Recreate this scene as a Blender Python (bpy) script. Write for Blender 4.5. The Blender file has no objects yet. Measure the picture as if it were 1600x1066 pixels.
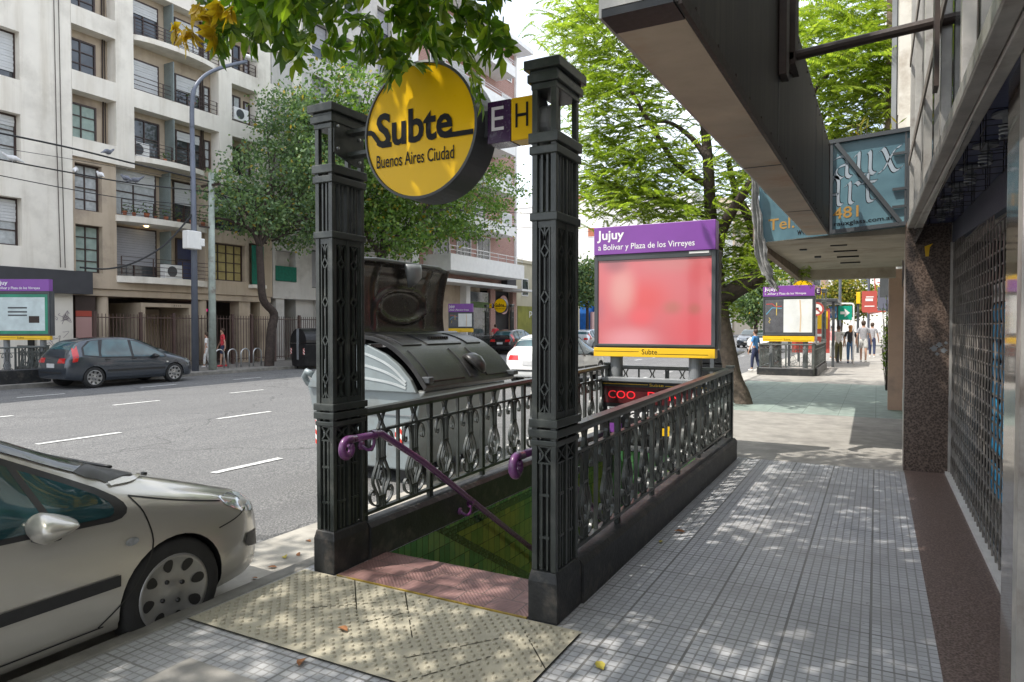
import bpy, bmesh, math, random
from math import sin, cos, pi, radians, sqrt, atan, atan2
from mathutils import Vector, Matrix, noise
from mathutils.bvhtree import BVHTree
from mathutils.geometry import delaunay_2d_cdt

random.seed(11)
SC = bpy.context.scene
COL = SC.collection

# ------------------------------------------------------------------ camera, sky, sun, exposure
F_PX = 1067.0
YAW = atan(570 / F_PX)
PITCH = atan(23 / F_PX)
EYE = 1.6
cam_d = bpy.data.cameras.new('Camera')
cam_d.lens = 24.0
cam_d.sensor_width = 36.0
cam_d.clip_start = 0.05
cam_d.clip_end = 2000
cam = bpy.data.objects.new('Camera', cam_d)
COL.objects.link(cam)
cam.location = (0, 0, EYE)
cam.rotation_euler = (pi / 2 - PITCH, 0, YAW)
SC.camera = cam

SUN_EL = radians(58)
SUN_H = Vector((-0.66, -0.75)).normalized()          # horizontal direction towards the sun
SUN_DIR = Vector((SUN_H.x * cos(SUN_EL), SUN_H.y * cos(SUN_EL), sin(SUN_EL)))
world = bpy.data.worlds.new('World')
SC.world = world
world.use_nodes = True
wn = world.node_tree
wn.nodes.clear()
w_out = wn.nodes.new('ShaderNodeOutputWorld')
w_bg = wn.nodes.new('ShaderNodeBackground')
w_sky = wn.nodes.new('ShaderNodeTexSky')
w_sky.sky_type = 'NISHITA'
w_sky.sun_disc = False
w_sky.sun_elevation = SUN_EL
w_sky.sun_rotation = atan2(SUN_H.x, SUN_H.y)
w_sky.air_density = 1.0
w_sky.dust_density = 2.5
w_tc = wn.nodes.new('ShaderNodeTexCoord')
w_no = wn.nodes.new('ShaderNodeTexNoise')
w_no.inputs['Scale'].default_value = 2.2
w_no.inputs['Detail'].default_value = 7
w_rp = wn.nodes.new('ShaderNodeValToRGB')
w_rp.color_ramp.elements[0].position = 0.36
w_rp.color_ramp.elements[1].position = 0.66
w_rp.color_ramp.elements[0].color = (0.25, 0.25, 0.25, 1)
w_mx = wn.nodes.new('ShaderNodeMix')
w_mx.data_type = 'RGBA'
w_mx.inputs[7].default_value = (6.3, 6.6, 7.1, 1)     # thin bright cloud
wn.links.new(w_tc.outputs['Generated'], w_no.inputs['Vector'])
wn.links.new(w_no.outputs['Fac'], w_rp.inputs['Fac'])
wn.links.new(w_rp.outputs['Color'], w_mx.inputs[0])
wn.links.new(w_sky.outputs['Color'], w_mx.inputs[6])
wn.links.new(w_mx.outputs[2], w_bg.inputs['Color'])
w_bg.inputs['Strength'].default_value = 0.15
wn.links.new(w_bg.outputs['Background'], w_out.inputs['Surface'])

sun_d = bpy.data.lights.new('Sun', 'SUN')
sun_d.energy = 2.6
sun_d.angle = radians(0.5)
sun_d.color = (1.0, 0.95, 0.87)
sun = bpy.data.objects.new('Sun', sun_d)
COL.objects.link(sun)
sun.rotation_euler = SUN_DIR.to_track_quat('Z', 'Y').to_euler()

SC.view_settings.view_transform = 'Standard'
SC.view_settings.look = 'None'
SC.view_settings.gamma = 1.0
SC.view_settings.exposure = 1.15
SC.cycles.max_bounces = 8
SC.cycles.transparent_max_bounces = 8

# ------------------------------------------------------------------ survey helper: a sight line met with a plane
_fw = Vector((-sin(YAW) * cos(PITCH), cos(YAW) * cos(PITCH), -sin(PITCH)))
_rt = Vector((cos(YAW), sin(YAW), 0))
_up = _rt.cross(_fw)
def at(u, v, X=None, Y=None, Z=None):
    r = _fw + _rt * ((u - 800) / F_PX) + _up * ((533 - v) / F_PX)
    o = Vector((0, 0, EYE))
    if X is not None: t = X / r.x
    elif Y is not None: t = Y / r.y
    else: t = (Z - EYE) / r.z
    return o + r * t

# ------------------------------------------------------------------ object helpers
def tag(o, label=None, cat=None, group=None, kind=None):
    if label: o['label'] = label
    if cat: o['category'] = cat
    if group: o['group'] = group
    if kind: o['kind'] = kind
    return o

def thing(name, label, cat, loc=(0, 0, 0), rz=0.0, group=None):
    o = bpy.data.objects.new(name, None)
    COL.objects.link(o)
    o.location = loc
    o.rotation_euler = (0, 0, rz)
    o.empty_display_size = 0.2
    return tag(o, label, cat, group)

def wmat(o):
    m = Matrix.Translation(o.location) @ o.rotation_euler.to_matrix().to_4x4()
    if o.parent: m = wmat(o.parent) @ m
    return m

def kids(o): return [c for c in bpy.data.objects if c.parent == o]
def copy_tree(o, parent=None, label=None, group=None):
    c = o.copy(); COL.objects.link(c); c.parent = parent
    if label: c['label'] = label
    if group: c['group'] = group
    for ch in kids(o): copy_tree(ch, c)
    return c

class MB:
    def __init__(s): s.v = []; s.f = []; s.m = []; s.cm = 0
    def add(s, vs, fs):
        n = len(s.v)
        s.v += [tuple(p) for p in vs]
        s.f += [tuple(i + n for i in f) for f in fs]
        s.m += [s.cm] * len(fs)
        return s
    def box(s, x0, x1, y0, y1, z0, z1):
        x0, x1 = min(x0, x1), max(x0, x1); y0, y1 = min(y0, y1), max(y0, y1); z0, z1 = min(z0, z1), max(z0, z1)
        return s.add([(x0, y0, z0), (x1, y0, z0), (x1, y1, z0), (x0, y1, z0), (x0, y0, z1), (x1, y0, z1), (x1, y1, z1), (x0, y1, z1)],
                     [(0, 3, 2, 1), (4, 5, 6, 7), (0, 1, 5, 4), (1, 2, 6, 5), (2, 3, 7, 6), (3, 0, 4, 7)])
    def beam(s, p, q, w, h, upv=(0, 0, 1)):
        p, q = Vector(p), Vector(q); d = (q - p).normalized(); u = Vector(upv)
        if abs(d.dot(u)) > 0.99: u = Vector((0, 1, 0))
        a = d.cross(u).normalized() * (w / 2); b = a.cross(d).normalized() * (h / 2)
        return s.add([p - a - b, p + a - b, p + a + b, p - a + b, q - a - b, q + a - b, q + a + b, q - a + b],
                     [(0, 3, 2, 1), (4, 5, 6, 7), (0, 1, 5, 4), (1, 2, 6, 5), (2, 3, 7, 6), (3, 0, 4, 7)])
    def tube(s, pts, r, n=8, cap=True):
        pts = [Vector(p) for p in pts]; rs = r if isinstance(r, (list, tuple)) else [r] * len(pts)
        vs = []; fs = []; prev = None
        for i, p in enumerate(pts):
            d = (pts[min(i + 1, len(pts) - 1)] - pts[max(i - 1, 0)]).normalized()
            if prev is None:
                u = Vector((0, 0, 1)) if abs(d.z) < 0.9 else Vector((1, 0, 0))
                a = d.cross(u).normalized()
            else:
                a = (prev - d * prev.dot(d)).normalized()
            prev = a; b = d.cross(a)
            for k in range(n):
                t = 2 * pi * k / n
                vs.append(p + (a * cos(t) + b * sin(t)) * rs[i])
        for i in range(len(pts) - 1):
            for k in range(n):
                k2 = (k + 1) % n
                fs.append((i * n + k, i * n + k2, (i + 1) * n + k2, (i + 1) * n + k))
        if cap:
            fs.append(tuple(range(n - 1, -1, -1))); fs.append(tuple(range((len(pts) - 1) * n, len(pts) * n)))
        return s.add(vs, fs)
    def prism(s, poly, fr, d0, d1):
        n = len(poly)
        vs = [fr(a, b, d0) for a, b in poly] + [fr(a, b, d1) for a, b in poly]
        fs = [tuple(range(n)), tuple(range(2 * n - 1, n - 1, -1))] + [(i, i + n, (i + 1) % n + n, (i + 1) % n) for i in range(n)]
        return s.add(vs, fs)
    def strip(s, path, w, fr, d0, d1):
        """flat bar bent along a path in the (a, b) plane; w wide in that plane, d0..d1 deep"""
        pts = [Vector(p) for p in path]; L = []; R = []
        for i, p in enumerate(pts):
            d = (pts[min(i + 1, len(pts) - 1)] - pts[max(i - 1, 0)])
            d = d.normalized() if d.length > 1e-9 else Vector((1, 0))
            nn = Vector((-d.y, d.x)) * (w / 2)
            L.append(p + nn); R.append(p - nn)
        vs = []; fs = []
        for l, r in zip(L, R): vs += [fr(l.x, l.y, d0), fr(r.x, r.y, d0), fr(r.x, r.y, d1), fr(l.x, l.y, d1)]
        for i in range(len(pts) - 1):
            b = 4 * i
            for k in range(4): fs.append((b + k, b + (k + 1) % 4, b + 4 + (k + 1) % 4, b + 4 + k))
        e = 4 * (len(pts) - 1)
        fs += [(3, 2, 1, 0), (e, e + 1, e + 2, e + 3)]
        return s.add(vs, fs)
    def lathe(s, prof, M, n=24, close=False):
        vs = []; fs = []; m = len(prof)
        for k in range(n):
            t = 2 * pi * k / n
            for r, h in prof: vs.append(M @ Vector((r * cos(t), r * sin(t), h)))
        for k in range(n):
            k2 = (k + 1) % n
            for i in range(m - 1): fs.append((k * m + i, k2 * m + i, k2 * m + i + 1, k * m + i + 1))
        if close: fs.append(tuple(k * m for k in range(n - 1, -1, -1))); fs.append(tuple(k * m + m - 1 for k in range(n)))
        return s.add(vs, fs)
    def grid(s, P, flip=False):
        """rows of points"""
        nr, nc = len(P), len(P[0]); fs = []
        for i in range(nr - 1):
            for j in range(nc - 1):
                f = (i * nc + j, i * nc + j + 1, (i + 1) * nc + j + 1, (i + 1) * nc + j)
                fs.append(f[::-1] if flip else f)
        return s.add([p for r in P for p in r], fs)
    def build(s, name, mat, parent=None, world=True, smooth=False, bevel=0, label=None, seg=2):
        me = bpy.data.meshes.new(name)
        vs = s.v
        if parent is not None and world:
            inv = wmat(parent).inverted()
            vs = [inv @ Vector(p) for p in vs]
        me.from_pydata(vs, [], s.f)
        for mm in (mat if isinstance(mat, (list, tuple)) else [mat]): me.materials.append(mm)
        if any(s.m): me.polygons.foreach_set('material_index', s.m)
        if smooth: me.polygons.foreach_set('use_smooth', [True] * len(me.polygons))
        me.update()
        o = bpy.data.objects.new(name, me)
        COL.objects.link(o)
        if parent is not None: o.parent = parent
        if bevel:
            b = o.modifiers.new('Bevel', 'BEVEL'); b.width = bevel; b.segments = seg; b.limit_method = 'ANGLE'; b.angle_limit = radians(40)
            b.use_clamp_overlap = True
        if label: o['label'] = label
        return o

def recalc(o):
    bm = bmesh.new(); bm.from_mesh(o.data); bmesh.ops.recalc_face_normals(bm, faces=bm.faces); bm.to_mesh(o.data); bm.free(); return o

def curve_pts(pts, k=6):
    """Catmull-Rom through 2D or 3D points"""
    P = [Vector(p) for p in pts]; out = []
    for i in range(len(P) - 1):
        a = P[max(i - 1, 0)]; b = P[i]; c = P[i + 1]; d = P[min(i + 2, len(P) - 1)]
        for j in range(k):
            t = j / k
            out.append(0.5 * ((2 * b) + (c - a) * t + (2 * a - 5 * b + 4 * c - d) * t * t + (3 * b - a - 3 * c + d) * t ** 3))
    out.append(P[-1]); return out

def text(name, s, mat, parent, O, ax, az, w=None, h=None, off=0.0, ext=0.0, label=None, center=False, space=1.0):
    """lettering as a mesh: lower left corner at O, along ax, up az, fitted to w x h"""
    cu = bpy.data.curves.new(name, 'FONT'); cu.body = s; cu.offset = off; cu.resolution_u = 3; cu.extrude = 0; cu.space_character = space
    t = bpy.data.objects.new(name, cu); COL.objects.link(t)
    dg = bpy.context.evaluated_depsgraph_get()
    me = bpy.data.meshes.new_from_object(t.evaluated_get(dg))
    bpy.data.objects.remove(t); bpy.data.curves.remove(cu)
    xs = [v.co.x for v in me.vertices]; ys = [v.co.y for v in me.vertices]
    if not xs: return None
    x0, x1, y0, y1 = min(xs), max(xs), min(ys), max(ys)
    sx = (w / (x1 - x0)) if w else None; sy = (h / (y1 - y0)) if h else None
    if sx is None: sx = sy
    if sy is None: sy = sx
    O, ax, az = Vector(O), Vector(ax).normalized(), Vector(az).normalized()
    inv = wmat(parent).inverted() if parent is not None else Matrix()
    for v in me.vertices:
        a = (v.co.x - x0) * sx; b = (v.co.y - y0) * sy
        if center: a -= (x1 - x0) * sx / 2
        v.co = inv @ (O + ax * a + az * b)
    me.name = name
    me.materials.clear(); me.materials.append(mat)
    o = bpy.data.objects.new(name, me); COL.objects.link(o)
    if parent is not None: o.parent = parent
    if label: o['label'] = label
    return o

# ------------------------------------------------------------------ materials
class NT:
    def __init__(s, name):
        s.m = bpy.data.materials.new(name); s.m.use_nodes = True; s.t = s.m.node_tree; s.t.nodes.clear()
        s.out = s.n('ShaderNodeOutputMaterial'); s.b = s.n('ShaderNodeBsdfPrincipled'); s.l(s.b.outputs[0], s.out.inputs[0])
    def n(s, ty, **kw):
        x = s.t.nodes.new(ty)
        for k, v in kw.items():
            if k.startswith('i_'):
                key = k[2:]
                x.inputs[int(key) if key.isdigit() else key.replace('_', ' ')].default_value = v
            else: setattr(x, k, v)
        return x
    def l(s, a, b): s.t.links.new(a, b)
    def math(s, op, a, b=None, c=None):
        x = s.n('ShaderNodeMath', operation=op)
        for i, q in enumerate((a, b, c)):
            if q is None: continue
            if isinstance(q, (int, float)): x.inputs[i].default_value = q
            else: s.l(q, x.inputs[i])
        return x.outputs[0]
    def mix(s, f, a, b, blend='MIX'):
        x = s.n('ShaderNodeMix', data_type='RGBA', blend_type=blend)
        for i, q in ((0, f), (6, a), (7, b)):
            if isinstance(q, (int, float)): x.inputs[i].default_value = q
            elif isinstance(q, tuple): x.inputs[i].default_value = q if len(q) == 4 else q + (1,)
            else: s.l(q, x.inputs[i])
        return x.outputs[2]
    def ramp(s, f, stops):
        x = s.n('ShaderNodeValToRGB'); e = x.color_ramp.elements
        while len(e) < len(stops): e.new(0.5)
        for el, (p, c) in zip(e, stops):
            el.position = p; el.color = c if len(c) == 4 else tuple(c) + (1,)
        s.l(f, x.inputs[0]); return x.outputs[0]
    def noise(s, vec, scale, detail=4, rough=0.55, dist=0):
        x = s.n('ShaderNodeTexNoise'); x.inputs['Scale'].default_value = scale; x.inputs['Detail'].default_value = detail
        x.inputs['Roughness'].default_value = rough; x.inputs['Distortion'].default_value = dist
        s.l(vec, x.inputs['Vector']); return x.outputs['Fac']
    def pos(s): return s.n('ShaderNodeNewGeometry').outputs['Position']
    def obj(s): return s.n('ShaderNodeTexCoord').outputs['Object']
    def bump(s, h, strength=0.3, dist=0.01, nrm=None):
        x = s.n('ShaderNodeBump'); x.inputs['Strength'].default_value = strength; x.inputs['Distance'].default_value = dist
        s.l(h, x.inputs['Height'])
        if nrm is not None: s.l(nrm, x.inputs['Normal'])
        s.l(x.outputs[0], s.b.inputs['Normal']); return x.outputs[0]
    def col(s, c):
        if isinstance(c, tuple): s.b.inputs['Base Color'].default_value = c if len(c) == 4 else c + (1,)
        else: s.l(c, s.b.inputs['Base Color'])
    def set(s, **kw):
        for k, v in kw.items(): s.b.inputs[k.replace('_', ' ')].default_value = v

def mat(name, c, rough=0.6, metal=0.0, var=0.18, scale=3.0, bump=0.0, bscale=60.0, bdist=0.003, coat=0.0, spec=0.5, dirt=None, dscale=1.2):
    k = NT(name); o = k.obj()
    n1 = k.noise(o, scale, 5)
    lo = tuple(max(0, x * (1 - var)) for x in c); hi = tuple(min(1, x * (1 + var)) for x in c)
    cc = k.ramp(n1, [(0.3, lo), (0.7, hi)])
    if dirt:
        n3 = k.noise(o, dscale, 8, 0.65)
        cc = k.mix(k.ramp(n3, [(0.52, (0, 0, 0)), (0.72, (1, 1, 1))]), cc, dirt)
    k.col(cc)
    n2 = k.noise(o, bscale, 4)
    k.l(k.math('MULTIPLY_ADD', n2, 0.25, rough - 0.125), k.b.inputs['Roughness'])
    k.set(Metallic=metal, Coat_Weight=coat, Specular_IOR_Level=spec)
    if coat: k.set(Coat_Roughness=0.04)
    if bump: k.bump(n2, bump, bdist)
    return k.m

def plain(name, c, rough=0.5, metal=0.0, emit=0.0):
    k = NT(name); k.col(c); k.set(Roughness=rough, Metallic=metal)
    if emit: k.set(Emission_Strength=emit); k.b.inputs['Emission Color'].default_value = c + (1,)
    return k.m

def glass_dark(name, c=(0.02, 0.025, 0.03), rough=0.05, spec=0.8):
    k = NT(name); n = k.noise(k.obj(), 1.7, 2)
    k.col(k.ramp(n, [(0.35, tuple(x * 0.6 for x in c)), (0.65, tuple(x * 1.5 for x in c))]))
    k.set(Roughness=rough, Specular_IOR_Level=spec); return k.m

def leaf_mat(name, stops, trans=0.4, rough=0.45):
    k = NT(name); g = k.n('ShaderNodeNewGeometry')
    c = k.ramp(g.outputs['Random Per Island'], stops)
    k.col(c); k.set(Roughness=rough, Specular_IOR_Level=0.4)
    t = k.n('ShaderNodeBsdfTranslucent'); k.l(k.mix(1.0, c, (1.35, 1.5, 0.55), 'MULTIPLY'), t.inputs[0])
    m = k.n('ShaderNodeMixShader'); m.inputs[0].default_value = trans
    k.l(k.b.outputs[0], m.inputs[1]); k.l(t.outputs[0], m.inputs[2]); k.l(m.outputs[0], k.out.inputs[0]); return k.m

M = {}
M['iron'] = mat('cast_iron_paint', (0.034, 0.039, 0.036), 0.34, 0, 0.3, 7, 0.25, 90, 0.002, dirt=(0.075, 0.078, 0.07), dscale=6)
M['iron_grey'] = mat('grey_green_iron_paint', (0.075, 0.085, 0.08), 0.42, 0, 0.25, 7, 0.25, 80, 0.002, dirt=(0.12, 0.12, 0.11), dscale=5)
M['plinth'] = mat('dark_painted_granite', (0.02, 0.021, 0.022), 0.5, 0, 0.4, 9, 0.6, 45, 0.004, dirt=(0.08, 0.07, 0.06), dscale=7)
M['black'] = mat('black_metal', (0.012, 0.012, 0.013), 0.4)
M['dgrey'] = mat('dark_grey_metal', (0.055, 0.06, 0.065), 0.4)
M['mgrey'] = mat('mid_grey_metal', (0.2, 0.21, 0.22), 0.4)
M['steel'] = mat('brushed_steel', (0.55, 0.56, 0.57), 0.3, 0.9)
M['white'] = mat('white_paint', (0.75, 0.75, 0.73), 0.5, 0, 0.06)
M['yellow'] = mat('yellow_sign_face', (0.72, 0.43, 0.002), 0.32, 0, 0.05, 2, spec=0.22)
M['ystrip'] = mat('yellow_sign_strip', (0.82, 0.5, 0.01), 0.35, 0, 0.06)
M['purple'] = mat('purple_sign_face', (0.2, 0.055, 0.31), 0.35, 0, 0.06)
M['dpurple'] = mat('dark_purple_acrylic', (0.04, 0.007, 0.055), 0.25, 0, 0.1, coat=0.4)
M['railpurple'] = mat('purple_gloss_paint', (0.13, 0.04, 0.135), 0.3, 0, 0.15, 9, coat=0.3)
M['ink'] = mat('black_lettering', (0.008, 0.008, 0.01), 0.45, spec=0.15)
M['wtext'] = plain('white_lettering', (0.8, 0.8, 0.8), 0.4)
M['greytext'] = plain('pale_grey_lettering', (0.62, 0.58, 0.62), 0.4)
M['glass'] = glass_dark('window_glass')
M['rubber'] = mat('tyre_rubber', (0.018, 0.018, 0.018), 0.75, 0, 0.2, 12, 0.3, 120)
M['rust'] = mat('rusty_brown_steel', (0.03, 0.017, 0.012), 0.6, 0, 0.4, 8, 0.3, 60)
M['chrome'] = mat('polished_steel', (0.7, 0.7, 0.7), 0.12, 1.0, 0.05)
# ================================================================== ground, roads, pavements
def asphalt():
    k = NT('asphalt'); p = k.pos()
    n1 = k.noise(p, 0.35, 6, 0.6); n2 = k.noise(p, 62, 2, 0.6); n3 = k.noise(p, 3.0, 6, 0.65)
    c = k.ramp(n2, [(0.3, (0.045, 0.045, 0.046)), (0.5, (0.125, 0.124, 0.123)), (0.7, (0.29, 0.288, 0.28))])
    c = k.mix(k.math('MULTIPLY', k.ramp(n1, [(0.42, (0, 0, 0)), (0.62, (1, 1, 1))]), 0.4), c, (0.105, 0.105, 0.105))
    c = k.mix(k.math('MULTIPLY', k.ramp(n3, [(0.6, (0, 0, 0)), (0.68, (1, 1, 1))]), 0.3), c, (0.1, 0.098, 0.095))
    st = k.n('ShaderNodeMapping'); st.inputs['Scale'].default_value = (1.6, 0.05, 1); k.l(p, st.inputs[0])
    n4 = k.noise(st.outputs[0], 1.0, 4, 0.6)
    c = k.mix(k.math('MULTIPLY', k.ramp(n4, [(0.5, (0, 0, 0)), (0.64, (1, 1, 1))]), 0.35), c, (0.085, 0.085, 0.087))
    vo = k.n('ShaderNodeTexVoronoi', feature='DISTANCE_TO_EDGE'); vo.inputs['Scale'].default_value = 0.23
    wv = k.n('ShaderNodeVectorMath', operation='ADD'); wc = k.n('ShaderNodeTexNoise'); wc.inputs['Scale'].default_value = 1.5; wc.inputs['Detail'].default_value = 6; k.l(p, wc.inputs['Vector']); k.l(p, wv.inputs[0]); k.l(wc.outputs['Color'], wv.inputs[1]); k.l(wv.outputs[0], vo.inputs['Vector'])
    c = k.mix(k.math('MULTIPLY', k.math('LESS_THAN', vo.outputs['Distance'], 0.0045), 0.55), c, (0.04, 0.04, 0.04))
    k.col(c); k.set(Roughness=0.85); k.bump(n2, 0.5, 0.006); return k.m
def concrete(name, c, joint=0, var=0.2, stain=(0.1, 0.095, 0.09), sx=0.9):
    k = NT(name); p = k.pos()
    n1 = k.noise(p, 1.3, 8, 0.65); n2 = k.noise(p, 70, 3); n3 = k.noise(p, 4.5, 6, 0.6)
    lo = tuple(x * (1 - var) for x in c); hi = tuple(x * (1 + var) for x in c)
    cc = k.ramp(n3, [(0.3, lo), (0.7, hi)])
    cc = k.mix(k.math('MULTIPLY', k.ramp(n1, [(0.5, (0, 0, 0)), (0.72, (1, 1, 1))]), 0.55), cc, stain)
    h = n2
    if joint:
        b = k.n('ShaderNodeTexBrick', offset=0.0, squash=1.0)
        for kk, v in (('Scale', 1.0), ('Mortar Size', 0.006), ('Mortar Smooth', 0.3), ('Brick Width', joint), ('Row Height', joint)): b.inputs[kk].default_value = v
        k.l(p, b.inputs['Vector'])
        cc = k.mix(k.math('MULTIPLY', b.outputs['Fac'], 0.7), cc, tuple(x * 0.35 for x in c))
    k.col(cc); k.set(Roughness=0.8); k.bump(h, 0.3, 0.004); return k.m
def small_tiles():
    k = NT('small_square_paving_tiles'); p = k.pos()
    def brick(w, mort, ms=0.2):
        b = k.n('ShaderNodeTexBrick', offset=0.0, squash=1.0)
        for kk, v in (('Scale', 1.0), ('Mortar Size', mort), ('Mortar Smooth', ms), ('Brick Width', w), ('Row Height', w)): b.inputs[kk].default_value = v
        b.inputs['Color1'].default_value = (0.0, 0.0, 0.0, 1); b.inputs['Color2'].default_value = (1, 1, 1, 1); b.inputs['Bias'].default_value = 0.0
        k.l(p, b.inputs['Vector']); return b
    mp = k.n('ShaderNodeMapping'); mp.inputs['Location'].default_value = (0.012, 0.02, 0); k.l(p, mp.inputs[0]); p = mp.outputs[0]
    b1 = brick(0.05, 0.0048); b2 = brick(0.4, 0.0075, 0.3)
    n1 = k.noise(p, 0.9, 8, 0.65); n2 = k.noise(p, 140, 3); n3 = k.noise(p, 6, 6, 0.6)
    c = k.ramp(n3, [(0.25, (0.33, 0.338, 0.355)), (0.75, (0.44, 0.448, 0.465))])
    c = k.mix(0.1, c, b1.outputs['Color'], 'OVERLAY')
    slab = k.n('ShaderNodeTexWhiteNoise', noise_dimensions='2D')
    sn = k.n('ShaderNodeVectorMath', operation='SNAP'); sn.inputs[1].default_value = (0.4, 0.4, 10); k.l(p, sn.inputs[0]); k.l(sn.outputs[0], slab.inputs['Vector'])
    c = k.mix(k.math('MULTIPLY', slab.outputs['Value'], 0.3), c, (0.24, 0.24, 0.25))
    c = k.mix(k.math('MULTIPLY', k.ramp(n1, [(0.48, (0, 0, 0)), (0.7, (1, 1, 1))]), 0.5), c, (0.15, 0.145, 0.14))
    c = k.mix(b1.outputs['Fac'], c, (0.19, 0.188, 0.185)); c = k.mix(b2.outputs['Fac'], c, (0.11, 0.108, 0.103))
    gum = k.noise(p, 17, 2, 0.5); c = k.mix(k.math('MULTIPLY', k.ramp(gum, [(0.7, (0, 0, 0)), (0.74, (1, 1, 1))]), 0.6), c, (0.1, 0.1, 0.1))
    big = k.noise(p, 0.35, 4, 0.6); c = k.mix(k.math('MULTIPLY', k.ramp(big, [(0.4, (0, 0, 0)), (0.65, (1, 1, 1))]), 0.35), c, (0.4, 0.385, 0.36))
    k.col(c); k.set(Roughness=0.6)
    h = k.math('SUBTRACT', 1.0, k.math('MAXIMUM', b1.outputs['Fac'], b2.outputs['Fac']))
    h = k.math('ADD', h, k.math('MULTIPLY', n2, 0.12)); k.bump(h, 0.7, 0.006); return k.m
def granite(name, cols, rough=0.25, scale=55, polish=0.5):
    k = NT(name); p = k.obj()
    v = k.n('ShaderNodeTexVoronoi'); v.inputs['Scale'].default_value = scale; k.l(p, v.inputs['Vector'])
    n = k.noise(p, scale * 0.8, 4, 0.7)
    f = k.math('ADD', k.math('MULTIPLY', v.outputs['Distance'], 0.5), k.math('MULTIPLY', n, 0.6))
    k.col(k.ramp(f, [(0.3, cols[0]), (0.5, cols[1]), (0.68, cols[2])])); k.set(Roughness=rough, Specular_IOR_Level=polish); return k.m

M['asphalt'] = asphalt()
M['conc'] = concrete('concrete_pavement', (0.29, 0.275, 0.25), 0)
M['conc_green'] = concrete('green_tinted_pavement', (0.22, 0.27, 0.24), 0.6, stain=(0.2, 0.22, 0.2))
M['conc_far'] = concrete('far_pavement', (0.24, 0.225, 0.205), 0.4)
M['kerb'] = concrete('granite_kerb', (0.2, 0.19, 0.17), 0, 0.3)
M['gutter'] = concrete('concrete_gutter', (0.36, 0.34, 0.3), 0, 0.2)
M['tiles'] = small_tiles()
M['tactile'] = concrete('tactile_tile_concrete', (0.36, 0.33, 0.25), 0, 0.15, (0.27, 0.25, 0.2))
M['granite'] = granite('brown_granite', [(0.018, 0.012, 0.009), (0.07, 0.047, 0.036), (0.15, 0.11, 0.088)], 0.3)
M['granite_floor'] = granite('dark_granite_floor', [(0.035, 0.023, 0.019), (0.1, 0.068, 0.057), (0.19, 0.14, 0.12)], 0.4, 80)

KX, FKX = -3.32, -20.8           # near and far kerb lines
RZ = -0.12
def sheet(name, x0, x1, y0, y1, z, m, nx=1, ny=1):
    b = MB(); b.add([(x0, y0, z), (x1, y0, z), (x1, y1, z), (x0, y1, z)], [(0, 1, 2, 3)])
    return tag(b.build(name, m), kind='structure')
gq = MB()
for x0, x1, y0, y1 in ((-600, -3.2, -300, 900), (-1.5, 600, -300, 900), (-3.2, -1.5, -300, 3.7), (-3.2, -1.5, 8.5, 900)): gq.add([(x0, y0, -.32), (x1, y0, -.32), (x1, y1, -.32), (x0, y1, -.32)], [(0, 1, 2, 3)])
tag(gq.build('ground', M['conc_far']), kind='structure')
b = MB()                                     # cambered towards the near gutter
for (xa, za), (xb, zb_) in (((FKX, RZ), (-6.2, RZ)), ((-6.2, RZ), (-4.38, RZ - 0.03)), ((-4.38, RZ - 0.03), (KX - 0.13, RZ - 0.055))):
    b.add([(xa, -40, za), (xb, -40, zb_), (xb, 420, zb_), (xa, 420, za)], [(0, 1, 2, 3)])
tag(b.build('road', M['asphalt']), kind='structure')
b = MB(); b.add([(-4.38, -40, RZ - 0.025), (KX - 0.13, -40, RZ - 0.05), (KX - 0.13, 60, RZ - 0.05), (-4.38, 60, RZ - 0.025)], [(0, 1, 2, 3)]); tag(b.build('gutter', M['gutter']), kind='structure')
# near pavement round the stair well (well X -3.03..-1.67, Y 3.78..8.42)
WX0, WX1, WY0, WY1 = -3.03, -1.67, 3.78, 8.42
b = MB()
def slab(x0, x1, y0, y1, z=0.0): b.add([(x0, y0, z), (x1, y0, z), (x1, y1, z), (x0, y1, z)], [(0, 1, 2, 3)])
slab(KX, 0.29, -12, 3.3); slab(WX1 - 0.0, 0.29, 3.3, 8.62); slab(KX, WX0, 3.3, 8.62); slab(WX0, WX1, WY1, 8.62)
tag(b.build('pavement', M['tiles']), kind='structure')
sheet('concrete_pavement', KX, 0.5, 8.62, 13.5, 0, M['conc'])
sheet('green_pavement', KX, 0.5, 13.5, 21.0, 0.0, M['conc_green'])
sheet('far_end_pavement', KX, 0.5, 21.0, 420, 0, M['conc'])
sheet('pavement_patch', -2.9, -2.35, 1.7, 2.14, 0.004, M['conc'])
b = MB(); b.box(KX - 0.13, KX, -40, 420, -0.32, 0.004); tag(b.build('kerb', M['kerb'], bevel=0.02), kind='structure')
b = MB(); b.box(FKX - 0.16, FKX, -40, 420, -0.32, 0.004); tag(b.build('far_kerb', M['kerb'], bevel=0.02), kind='structure')
sheet('far_pavement', -40, FKX - 0.16, -40, 420, 0, M['conc_far'])
# lane markings
k = NT('road_marking_paint'); p = k.pos(); n = k.noise(p, 22, 6, 0.7)
k.col(k.ramp(n, [(0.34, (0.2, 0.2, 0.195)), (0.5, (0.62, 0.62, 0.6)), (0.75, (0.75, 0.75, 0.72))])); k.set(Roughness=0.7); M['mark'] = k.m
b = MB()
for lx, y0, per, ln in ((-6.82, 5.36, 3.2, 1.02), (-10.75, 2.37, 3.09, 1.25), (-14.6, 2.9, 3.03, 1.08), (-18.2, 5.7, 3.13, 1.1)):
    y = y0 - per
    for i in range(22):
        b.add([(lx - 0.055, y, RZ + 0.009), (lx + 0.055, y, RZ + 0.009), (lx + 0.055, y + ln, RZ + 0.009), (lx - 0.055, y + ln, RZ + 0.009)], [(0, 1, 2, 3)])
        y += per
tag(b.build('lane_markings', M['mark']), kind='structure')

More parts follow.
